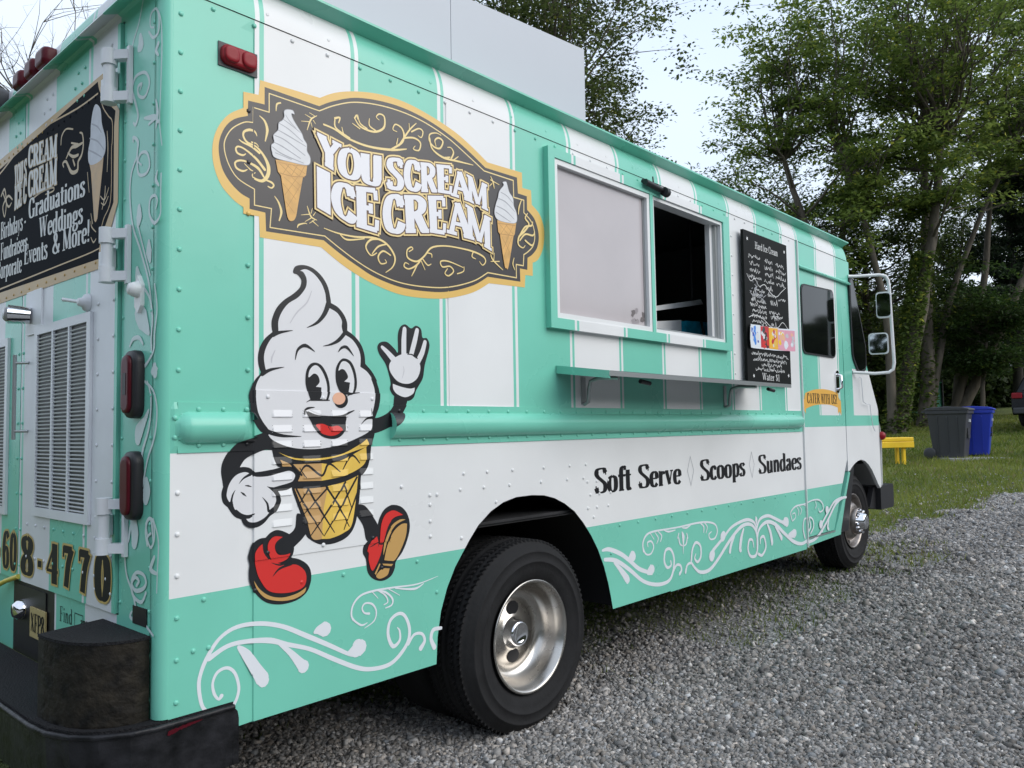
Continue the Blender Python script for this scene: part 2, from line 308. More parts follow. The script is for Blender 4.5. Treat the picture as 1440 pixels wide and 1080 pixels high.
    G['7']=(52,[(l,14,[(8,92),(46,92)]),(c,16,[(45,94),(30,55),(22,2)]),(l,6,[(9,98),(8,72)])])
    G['1']=(36,[(l,T,[(18,98),(18,2)]),sf(5,18,90),sf(5,31,3)])
    G[' ']=(24,[])
    return G
GL=_G()
def glyph(ch,thick=1.0,thin=1.0):
    """-> advance, list of ribbons [(x,y,w)] in em units"""
    adv,st=GL[ch]; out=[]
    for mode,w,p in st:
        q=catmull([(a,b,0,0) for a,b in p],False,6) if mode=='c' else [(a,b,0) for a,b in p]
        r=[]
        for i,a in enumerate(q):
            d=(q[min(i+1,len(q)-1)][0]-q[max(i-1,0)][0],q[min(i+1,len(q)-1)][1]-q[max(i-1,0)][1]); L=math.hypot(*d) or 1
            if w is None: ww=6*thin+(18*thick-6*thin)*(abs(d[1])/L)**1.3
            else: ww=w*(thick if w>=12 else thin)
            r.append((a[0],a[1],ww))
        out.append(r)
    return adv,out
def ribpolys(r):
    """ribbon -> list of convex quads in the same units"""
    A=Art(0,0); A.ribbon(r,'x',cap=False)
    return [[A.v[i][:2] for i in f] for f in A.f],[A.v[i][:2] for i in range(0,len(A.v),2)]+[A.v[i][:2] for i in range(len(A.v)-1,0,-2)]
def word(art,text,x0,z0,x1,z1,h,m,thick=1.,thin=1.,outline=None,ow=.004,mono=False):
    tot=sum(GL[c][0] for c in text); sx=(x1-x0)/tot; x=0
    rb=[]
    for ch in text:
        adv,rs=glyph(ch,thick,thin)
        for r in rs:
            q=[]
            n=len(r)
            for i,(a,b,w) in enumerate(r):
                q.append((a+x,b,w))
            _,loop=ribpolys(q); t=[]
            for a,b in loop:
                u=a/tot; t.append((x0+(x1-x0)*u,z0+(z1-z0)*u+h*b/100))
            rb.append(t)
        x+=adv
    st=art.st; art.st=3e-6
    if outline:
        for t in rb: art.ribbon([(a,b,2*ow) for a,b in t],outline,closed=True)
        art.b+=.0001
    for t in rb: _fillloop(art,t,m)
    art.st=st
def _fillloop(art,t,m):
    n=len(t)//2; F=[(i,i+1,len(t)-2-i,len(t)-1-i) for i in range(n-1)]
    art._add(t,F,m,[min(i,len(t)-1-i)*2e-7 for i in range(len(t))])

# traced print, in metres on the truck panels
ART_CONE=[
('f','ink',[(0.318,1.2414),(0.2821,1.229),(0.2435,1.2168),(0.2025,1.202),(0.1725,1.1748),(0.1545,1.1447),(0.1503,1.1172),(0.1547,1.0894),(0.157,1.074,1),(0.1516,1.0529),(0.1566,1.0281),(0.1714,1.0131,1),(0.1831,0.9952),(0.1964,0.9816),(0.215,0.9737,1),(0.2235,0.9573),(0.2441,0.9458),(0.2684,0.9465),(0.2895,0.957),(0.3073,0.9744),(0.3254,0.9856),(0.3399,1.0037),(0.3462,1.0227),(0.3345,1.0495,1),(0.3695,1.0519),(0.3997,1.0681),(0.4073,1.0875),(0.4035,1.1108),(0.3771,1.122),(0.3473,1.1218),(0.3181,1.1167),(0.2787,1.1122),(0.2576,1.1111,1),(0.2437,1.1235),(0.2265,1.1281),(0.2095,1.1283,1),(0.2264,1.151),(0.2541,1.1652),(0.2893,1.1768),(0.3326,1.181)]),
('f','ink',[(0.6767,1.2817),(0.7182,1.2745),(0.767,1.2915),(0.7953,1.321),(0.8051,1.3555),(0.8592,1.3416),(0.8394,1.2967),(0.804,1.2573),(0.7542,1.2334),(0.7058,1.2207),(0.6762,1.2202)]),
('f','ink',[(0.7274,1.5238),(0.742,1.5398),(0.7714,1.5419),(0.8039,1.5206),(0.8189,1.5097),(0.8195,1.5713),(0.832,1.602),(0.8552,1.6124),(0.8815,1.6002),(0.9053,1.6119),(0.929,1.6017),(0.9367,1.5706),(0.9577,1.5697),(0.9704,1.5485),(0.9651,1.5211),(0.9466,1.4711),(0.9362,1.422),(0.915,1.3911),(0.9021,1.3727),(0.8908,1.3485),(0.8673,1.3361),(0.8367,1.3416),(0.7991,1.3526),(0.7815,1.3756),(0.7847,1.399),(0.7733,1.4393),(0.7603,1.4678),(0.7344,1.4988)]),
('f','ink',[(0.4049,0.9749),(0.3956,0.9317),(0.3727,0.9123),(0.3235,0.8962),(0.3235,0.8611),(0.3681,0.8515),(0.3909,0.8704),(0.4281,0.9002),(0.4518,0.9381)]),
('f','ink',[(0.6221,0.9811),(0.6647,0.9776),(0.7024,0.9351),(0.7296,0.8886),(0.7237,0.8542),(0.6745,0.8577),(0.6588,0.909),(0.6272,0.955)]),
('f','ink',[(0.3917,1.7453),(0.3997,1.7595),(0.4211,1.7673),(0.4481,1.7674),(0.4756,1.7579),(0.5035,1.7367),(0.5231,1.7078),(0.5327,1.6726),(0.5349,1.6559,1),(0.5631,1.6443),(0.5864,1.6221),(0.5992,1.5963),(0.5996,1.5693,1),(0.6306,1.552),(0.6577,1.5241),(0.6709,1.4925),(0.6743,1.4602,1),(0.7033,1.434),(0.725,1.4021),(0.7224,1.402),(0.7359,1.3589),(0.7306,1.3154),(0.7183,1.2865),(0.7061,1.2578),(0.7059,1.2292),(0.6937,1.2009),(0.6189,1.1655),(0.4937,1.1438),(0.3771,1.1582),(0.3108,1.1897),(0.2946,1.2215),(0.2732,1.2363),(0.2521,1.2676),(0.2427,1.2963),(0.2416,1.3249),(0.2389,1.3441),(0.246,1.3662),(0.2604,1.3931),(0.2799,1.4116,1),(0.2701,1.4378),(0.2686,1.4644),(0.2749,1.4915),(0.2921,1.5195),(0.318,1.5418,1),(0.3145,1.5619),(0.317,1.5848),(0.3321,1.6181),(0.3577,1.646),(0.389,1.6681),(0.4129,1.6896),(0.4209,1.707),(0.4199,1.721),(0.4076,1.7335),(0.3933,1.7371)]),
('f','ink',[(0.2973,1.2215),(0.3108,1.1897),(0.3244,1.1407),(0.3409,1.1219),(0.3884,1.1182),(0.3838,1.0592),(0.3968,1.0188),(0.4167,0.9676),(0.431,0.9116),(0.4513,0.887),(0.4927,0.8671),(0.5475,0.8658),(0.5978,0.8833),(0.627,0.9221),(0.6425,0.9946),(0.651,1.0791,1),(0.6777,1.1044),(0.6887,1.1363),(0.6951,1.1793),(0.7003,1.2281),(0.5553,1.1831),(0.4345,1.1713)]),
('f','ink',[(0.2369,0.8568),(0.2398,0.8716),(0.2502,0.897),(0.2714,0.9099),(0.2929,0.9113,1),(0.3103,0.9249),(0.3323,0.9304),(0.3591,0.9216),(0.3818,0.9053),(0.3918,0.8683),(0.384,0.8395,1),(0.4139,0.8296),(0.442,0.8098),(0.4552,0.7837),(0.4537,0.7517),(0.4371,0.7221),(0.3998,0.7044),(0.3456,0.7019),(0.2974,0.7161),(0.2632,0.7466),(0.2429,0.784),(0.2399,0.8147),(0.242,0.8372)]),
('f','ink',[(0.7186,0.8986),(0.73,0.9325),(0.7527,0.9592),(0.787,0.9697),(0.8276,0.9596),(0.8568,0.9298),(0.8671,0.8879),(0.8558,0.8436),(0.8316,0.8014),(0.8022,0.7716),(0.7961,0.748),(0.7787,0.7239),(0.7447,0.7136),(0.706,0.7238),(0.6791,0.7515),(0.6713,0.7956),(0.6592,0.8187),(0.6636,0.8439),(0.6854,0.8608),(0.7156,0.8726)]),
('f','cream',[(0.4167,1.7479,1),(0.4318,1.7547),(0.4481,1.7541),(0.4728,1.7422),(0.4978,1.7167),(0.5117,1.6871),(0.5156,1.661),(0.52,1.6422),(0.5342,1.6364,1),(0.5601,1.6245),(0.5774,1.6017),(0.5773,1.5797),(0.5831,1.5606),(0.5918,1.5539,1),(0.6215,1.5389),(0.6454,1.5108),(0.6543,1.4816),(0.6528,1.4492,1),(0.6815,1.4331),(0.7031,1.4089),(0.6985,1.4107),(0.7131,1.3728),(0.7128,1.3392),(0.7053,1.3056),(0.6956,1.2817),(0.6982,1.3097),(0.7007,1.277),(0.6922,1.2336),(0.6322,1.205),(0.5553,1.1831),(0.4639,1.1744),(0.3771,1.1829),(0.3217,1.204),(0.3027,1.2214,1),(0.3027,1.2383),(0.2838,1.2627),(0.2679,1.2916),(0.2615,1.3252),(0.2605,1.349),(0.2629,1.3755),(0.2774,1.4026),(0.2961,1.4212,1),(0.2921,1.4345),(0.2887,1.4611),(0.2946,1.4883),(0.312,1.5188),(0.3397,1.5436,1),(0.3387,1.5503),(0.3387,1.5777),(0.35,1.6062),(0.3733,1.6362),(0.4102,1.6612),(0.4344,1.6898),(0.4415,1.7096),(0.4399,1.7283),(0.4291,1.7448)]),
('f','cream',[(0.168,1.0517),(0.1761,1.0804),(0.196,1.104),(0.2231,1.1129),(0.242,1.1078),(0.2612,1.0973),(0.3037,1.0971),(0.3473,1.1055),(0.3771,1.1089),(0.3952,1.0964),(0.3902,1.0802),(0.377,1.0727),(0.3399,1.0653),(0.3181,1.0619),(0.2965,1.0665,1),(0.3181,1.0474),(0.329,1.024),(0.3217,1.0053),(0.3091,0.9951),(0.3037,0.9844),(0.286,0.9701),(0.2614,0.9614),(0.2406,0.9634),(0.2303,0.9738,1),(0.244,0.9747),(0.2544,0.9872,1),(0.2371,0.9847),(0.2132,0.9894),(0.193,1.0066),(0.1863,1.0319,1),(0.178,1.0279),(0.1713,1.0361)]),
('s','ink',[(0.2062,1.0785,0.0006),(0.2215,1.0948,0.0051),(0.2438,1.1055,0.0096)]),
('s','ink',[(0.1955,1.0621,0.0006),(0.1869,1.0473,0.005),(0.1813,1.023,0.0075)]),
('s','ink',[(0.2572,0.9879,0.001),(0.244,0.9797,0.0076),(0.2166,0.9853,0.0095),(0.1981,1,0.0081)]),
('s','ink',[(0.2813,1.0347,0.0006),(0.2984,1.0136,0.0065),(0.3037,0.9908,0.0085),(0.3181,0.9959,0.0085)]),
('s','ink',[(0.2259,1.0726,0.0013),(0.2369,1.0713,0.0051),(0.248,1.0677,0.001)]),
('s','ink',[(0.2124,1.0548,0.0013),(0.2216,1.0479,0.0063),(0.2308,1.0403,0.001)]),
('s','cream',[(0.7477,1.5228,0.012),(0.7739,1.5035,0.0182),(0.8124,1.4704,0.0269),(0.8304,1.4595,0.0246)]),
('s','cream',[(0.8504,1.5952,0.0174),(0.8468,1.5555,0.0223),(0.846,1.49,0.0223)]),
('s','cream',[(0.9098,1.5953,0.0177),(0.8966,1.5507,0.0214),(0.8738,1.4855,0.0199)]),
('s','cream',[(0.9477,1.5543,0.0166),(0.9326,1.513,0.0216),(0.9082,1.4753,0.0227)]),
('f','cream',[(0.793,1.4812),(0.8309,1.501),(0.8648,1.5065),(0.9084,1.4874),(0.9239,1.4579),(0.9075,1.4186),(0.8681,1.3981),(0.8222,1.4025),(0.7895,1.4283),(0.7779,1.457)]),
('f','cream',[(0.7936,1.3957,1),(0.8296,1.3862),(0.8725,1.3803),(0.896,1.3845,1),(0.8879,1.3628),(0.852,1.3489),(0.8142,1.3588),(0.7964,1.3759)]),
('s','ink',[(0.7937,1.4074,0.0024),(0.8146,1.3999,0.0061),(0.8297,1.3969,0.0025)]),
('s','ink',[(0.8634,1.3955,0.0025),(0.8914,1.3928,0.0062),(0.9151,1.3995,0.005)]),
('s','ink',[(0.8616,1.504,0.0025),(0.885,1.5041,0.005),(0.9116,1.4912,0.0038)]),
('s','shade',[(0.8432,1.4608,0.0016),(0.8455,1.441,0.0041),(0.8363,1.4157,0.0016)]),
('s','shade',[(0.46,1.6882,0.0019),(0.4424,1.6483,0.0048),(0.4048,1.6116,0.0048),(0.3795,1.5744,0.0019)]),
('s','shade',[(0.3271,1.4859,0.0023),(0.316,1.4626,0.0055),(0.3145,1.4445,0.0018)]),
('s','ink',[(0.5246,1.6524,0.0198),(0.5086,1.617,0.0157),(0.4806,1.5857,0.0097),(0.4411,1.5653,0.001)]),
('s','ink',[(0.5937,1.5654,0.0151),(0.5654,1.5349,0.013),(0.5337,1.5181,0.0069),(0.5026,1.5098,0.001)]),
('s','ink',[(0.3195,1.5329,0.0138),(0.3448,1.5431,0.0093),(0.3899,1.5527,0.0009)]),
('s','ink',[(0.2823,1.4095,0.0136),(0.312,1.4242,0.0091),(0.3591,1.4345,0.0009)]),
('s','ink',[(0.2892,1.2385,0.0128),(0.3162,1.2275,0.0129),(0.3548,1.219,0.009),(0.4183,1.2159,0.001)]),
('s','ink',[(0.652,1.2525,0.001),(0.6766,1.2722,0.0059),(0.7063,1.2769,0.0128)]),
('s','ink',[(0.3983,1.459,0.0014),(0.4079,1.4923,0.0081),(0.436,1.5074,0.0119),(0.4713,1.4899,0.0014)]),
('s','ink',[(0.5619,1.4937,0.0014),(0.5764,1.5094,0.0086),(0.5977,1.5117,0.0106),(0.6254,1.4843,0.0015)]),
('f','ink',[(0.4357,1.3879),(0.4384,1.4236),(0.4514,1.4466),(0.4723,1.4544),(0.496,1.4465),(0.5146,1.4223),(0.5264,1.3908),(0.5279,1.3589),(0.5186,1.3305,1),(0.4536,1.3296,1),(0.4434,1.357)]),
('f','cream',[(0.4476,1.4053),(0.4513,1.4287),(0.4696,1.4452),(0.488,1.4393),(0.5066,1.4129),(0.5172,1.3814),(0.5171,1.3541),(0.5116,1.3345,1),(0.4877,1.3346,1),(0.4941,1.3491),(0.4958,1.374,1),(0.4746,1.3757,1),(0.4889,1.3919),(0.4826,1.412),(0.4669,1.4181)]),
('f','ink',[(0.5515,1.4054),(0.5539,1.4424),(0.5695,1.4663),(0.5863,1.4742),(0.6116,1.4662),(0.6286,1.4412),(0.637,1.4085),(0.6368,1.3803),(0.6286,1.3589,1),(0.608,1.3515),(0.5744,1.3577),(0.5591,1.3781)]),
('f','cream',[(0.5627,1.4326),(0.5722,1.4572),(0.5862,1.4648),(0.6059,1.4565),(0.6199,1.4314),(0.6266,1.4035),(0.6253,1.3753),(0.6195,1.3587,1),(0.6036,1.3616,1),(0.6094,1.3935,1),(0.5858,1.3965,1),(0.6011,1.4119),(0.5888,1.4338),(0.5749,1.4378)]),
('s','ink',[(0.4366,1.3249,0.0009),(0.4562,1.3332,0.0046),(0.4877,1.3337,0.0055),(0.5261,1.3325,0.0028)]),
('s','ink',[(0.5939,1.3465,0.0014),(0.6137,1.3563,0.0058),(0.6493,1.3608,0.0015)]),
('f','ink',[(0.5983,1.3336),(0.5955,1.3223),(0.5877,1.3132),(0.5765,1.3081),(0.5641,1.308),(0.5531,1.3128),(0.5456,1.3217),(0.5429,1.3327),(0.5457,1.3439),(0.5533,1.353),(0.5644,1.3582),(0.5767,1.3585),(0.5879,1.3537),(0.5956,1.3448)]),
('f','pink',[(0.5877,1.3395),(0.5851,1.3306),(0.578,1.3234),(0.5677,1.3194),(0.5564,1.3192),(0.5463,1.323),(0.5394,1.3299),(0.537,1.3386),(0.5395,1.3474),(0.5465,1.3545),(0.5566,1.3586),(0.5679,1.3589),(0.5781,1.3552),(0.5852,1.3483)]),
('f','ink',[(0.4355,1.2965),(0.4561,1.2859),(0.514,1.2779),(0.5851,1.2807),(0.5889,1.2585),(0.5849,1.2308),(0.5654,1.2119),(0.5353,1.2056),(0.4978,1.214),(0.469,1.2368),(0.4535,1.2637),(0.4406,1.2815)]),
('f','cream',[(0.4541,1.3015),(0.477,1.2896),(0.5141,1.2815),(0.5685,1.2839),(0.5992,1.2946),(0.5909,1.3048),(0.5141,1.2951)]),
('s','ink',[(0.4294,1.285,0.0036),(0.4314,1.2983,0.0063),(0.4432,1.3059,0.0073),(0.4681,1.3092,0.0014)]),
('s','ink',[(0.4406,1.2948,0.0036),(0.4717,1.2815,0.0073),(0.514,1.277,0.0084),(0.5685,1.2797,0.0076),(0.602,1.2918,0.0067),(0.6248,1.3003,0.0019)]),
('f','red',[(0.4727,1.2524),(0.498,1.2554),(0.5274,1.2461),(0.5573,1.2486),(0.5738,1.2356),(0.5572,1.2212),(0.5299,1.2157),(0.4978,1.223),(0.482,1.2367)]),
('s','ink',[(0.5193,1.2462,0.0037),(0.5278,1.2339,0.0014)]),
('f','gold',[(0.3354,1.1685,1),(0.3941,1.1487),(0.4817,1.1443),(0.5677,1.154),(0.632,1.1784),(0.6751,1.2025,1),(0.6796,1.1798),(0.6319,1.1651),(0.5551,1.1467),(0.4817,1.1382),(0.3941,1.1437)]),
('f','tan',[(0.3409,1.1458,1),(0.3743,1.1312,1),(0.3839,1.1224,1),(0.3503,1.1239,1)]),
('f','tan',[(0.3884,1.1291,1),(0.4937,1.1275,1),(0.4934,1.0714,1),(0.4054,1.0751,1),(0.4123,1.0971)]),
('f','gold',[(0.4937,1.1275,1),(0.5302,1.1259),(0.593,1.1426),(0.6729,1.1756,1),(0.6699,1.1263),(0.6314,1.0987),(0.5673,1.08),(0.4934,1.0714,1)]),
('f','tan',[(0.3928,1.0527,1),(0.4517,1.0497),(0.5176,1.0515,1),(0.5003,0.9803,1),(0.4928,0.8848,1),(0.4572,0.8913),(0.4351,0.956)]),
('f','gold',[(0.5176,1.053,1),(0.5798,1.0621),(0.6378,1.0808,1),(0.6282,1.001),(0.6108,0.9185),(0.5789,0.8957),(0.5291,0.8832),(0.4928,0.8848,1),(0.5003,0.9803,1)]),
('s','ink',[(0.4054,1.0876,0.0029),(0.4373,1.1234,0.0074),(0.4935,1.0877,0.0076),(0.521,1.1248,0.0077),(0.5655,1.0962,0.0031)]),
('s','ink',[(0.5756,1.103,0.0031),(0.6123,1.1488,0.0079),(0.646,1.1209,0.0032)]),
('s','ink',[(0.3996,1.0507,0.0066),(0.4341,0.991,0.0067),(0.5,0.8951,0.003)]),
('s','ink',[(0.4412,1.0494,0.0067),(0.4931,0.9708,0.0068),(0.5427,0.8996,0.0031)]),
('s','ink',[(0.5115,1.0498,0.0069),(0.5543,0.9912,0.0069),(0.6012,0.9132,0.0031)]),
('s','ink',[(0.5798,1.0542,0.007),(0.6112,0.9734,0.0031)]),
('s','ink',[(0.4447,1.0522,0.0067),(0.4053,0.9959,0.0029)]),
('s','ink',[(0.5164,1.0475,0.0069),(0.4253,0.9693,0.0029)]),
('s','ink',[(0.5862,1.0617,0.007),(0.5173,0.9738,0.0068),(0.4513,0.8995,0.003)]),
('s','ink',[(0.6326,1.0748,0.0071),(0.5668,0.9798,0.007),(0.5018,0.8929,0.003)]),
('s','ink',[(0.6362,1.0269,0.0071),(0.5789,0.9051,0.0031)]),
('s','ink',[(0.4112,1.1171,0.003),(0.4343,1.0834,0.003)]),
('s','ink',[(0.4181,1.0943,0.0074),(0.3884,1.1231,0.0073)]),
('f','red',[(0.2566,0.8619),(0.2672,0.8835),(0.2864,0.8966,1),(0.2843,0.8776),(0.2951,0.8531),(0.3191,0.8383),(0.3456,0.8249),(0.3636,0.8186),(0.4,0.8155),(0.4278,0.7957),(0.4372,0.7703),(0.4277,0.7436),(0.3907,0.7336),(0.3412,0.737),(0.3017,0.7519),(0.2759,0.7866),(0.263,0.819)]),
('f','red',[(0.2994,0.8757),(0.3038,0.8984),(0.3235,0.9118),(0.3546,0.9063,1),(0.3301,0.8954),(0.3235,0.8767),(0.3345,0.8558),(0.3591,0.8518),(0.3772,0.8543,1),(0.3681,0.8377),(0.3367,0.8301),(0.3125,0.843)]),
('s','ink',[(0.3182,0.791,0.0012),(0.3412,0.8111,0.0072),(0.3817,0.82,0.0089)]),
('s','ink',[(0.3138,0.8328,0.0012),(0.3456,0.8222,0.0056),(0.3772,0.8345,0.0081)]),
('s','ink',[(0.2864,0.8985,0.0102),(0.2895,0.8692,0.0086),(0.3038,0.8442,0.0016)]),
('s','ink',[(0.3546,0.9044,0.008),(0.3345,0.891,0.012),(0.3314,0.8718,0.0119),(0.3456,0.8583,0.0056)]),
('f','sole',[(0.2546,0.7887,1),(0.2759,0.7579),(0.3104,0.7331),(0.3545,0.7219),(0.4045,0.7266),(0.4362,0.7403,1),(0.4277,0.7229),(0.3907,0.7107),(0.3412,0.7132),(0.2931,0.7302),(0.2653,0.7608)]),
('f','red',[(0.7294,0.8667),(0.7354,0.91),(0.7554,0.9413),(0.7926,0.95),(0.8343,0.931,1),(0.7923,0.9245),(0.7634,0.8962),(0.7432,0.8432,1),(0.7292,0.8448)]),
('f','red',[(0.677,0.825),(0.6908,0.8537),(0.7156,0.8683,1),(0.7264,0.8408),(0.7431,0.8366,1),(0.7316,0.8008),(0.7119,0.7685),(0.6954,0.7548),(0.6821,0.7899),(0.6823,0.8157)]),
('s','ink',[(0.6852,0.8348,0.0013),(0.7016,0.8394,0.0036),(0.7237,0.8477,0.0045),(0.7246,0.8322,0.0014)]),
('f','sole',[(0.7444,0.8026),(0.7517,0.851),(0.7805,0.8966),(0.8183,0.9153),(0.8459,0.9136,1),(0.8007,0.8982),(0.7687,0.8624),(0.7525,0.8201)]),
('f','sole',[(0.7482,0.7832,1),(0.7628,0.8321),(0.7918,0.8776),(0.8269,0.8987),(0.8523,0.8984,1),(0.847,0.8582),(0.8259,0.8155),(0.7965,0.7782),(0.7736,0.7777)]),
('f','sole',[(0.7144,0.7377),(0.7395,0.755),(0.7716,0.7514,1),(0.7617,0.7308),(0.7336,0.7227),(0.7171,0.7278)]),
('f','sole',[(0.7062,0.7432,1),(0.7275,0.7751,1),(0.7319,0.7723,1),(0.7117,0.7381,1)]),
('f','sole',[(0.7397,0.7725,1),(0.7877,0.7647,1),(0.7791,0.7583,1),(0.7452,0.7661,1)]),
]
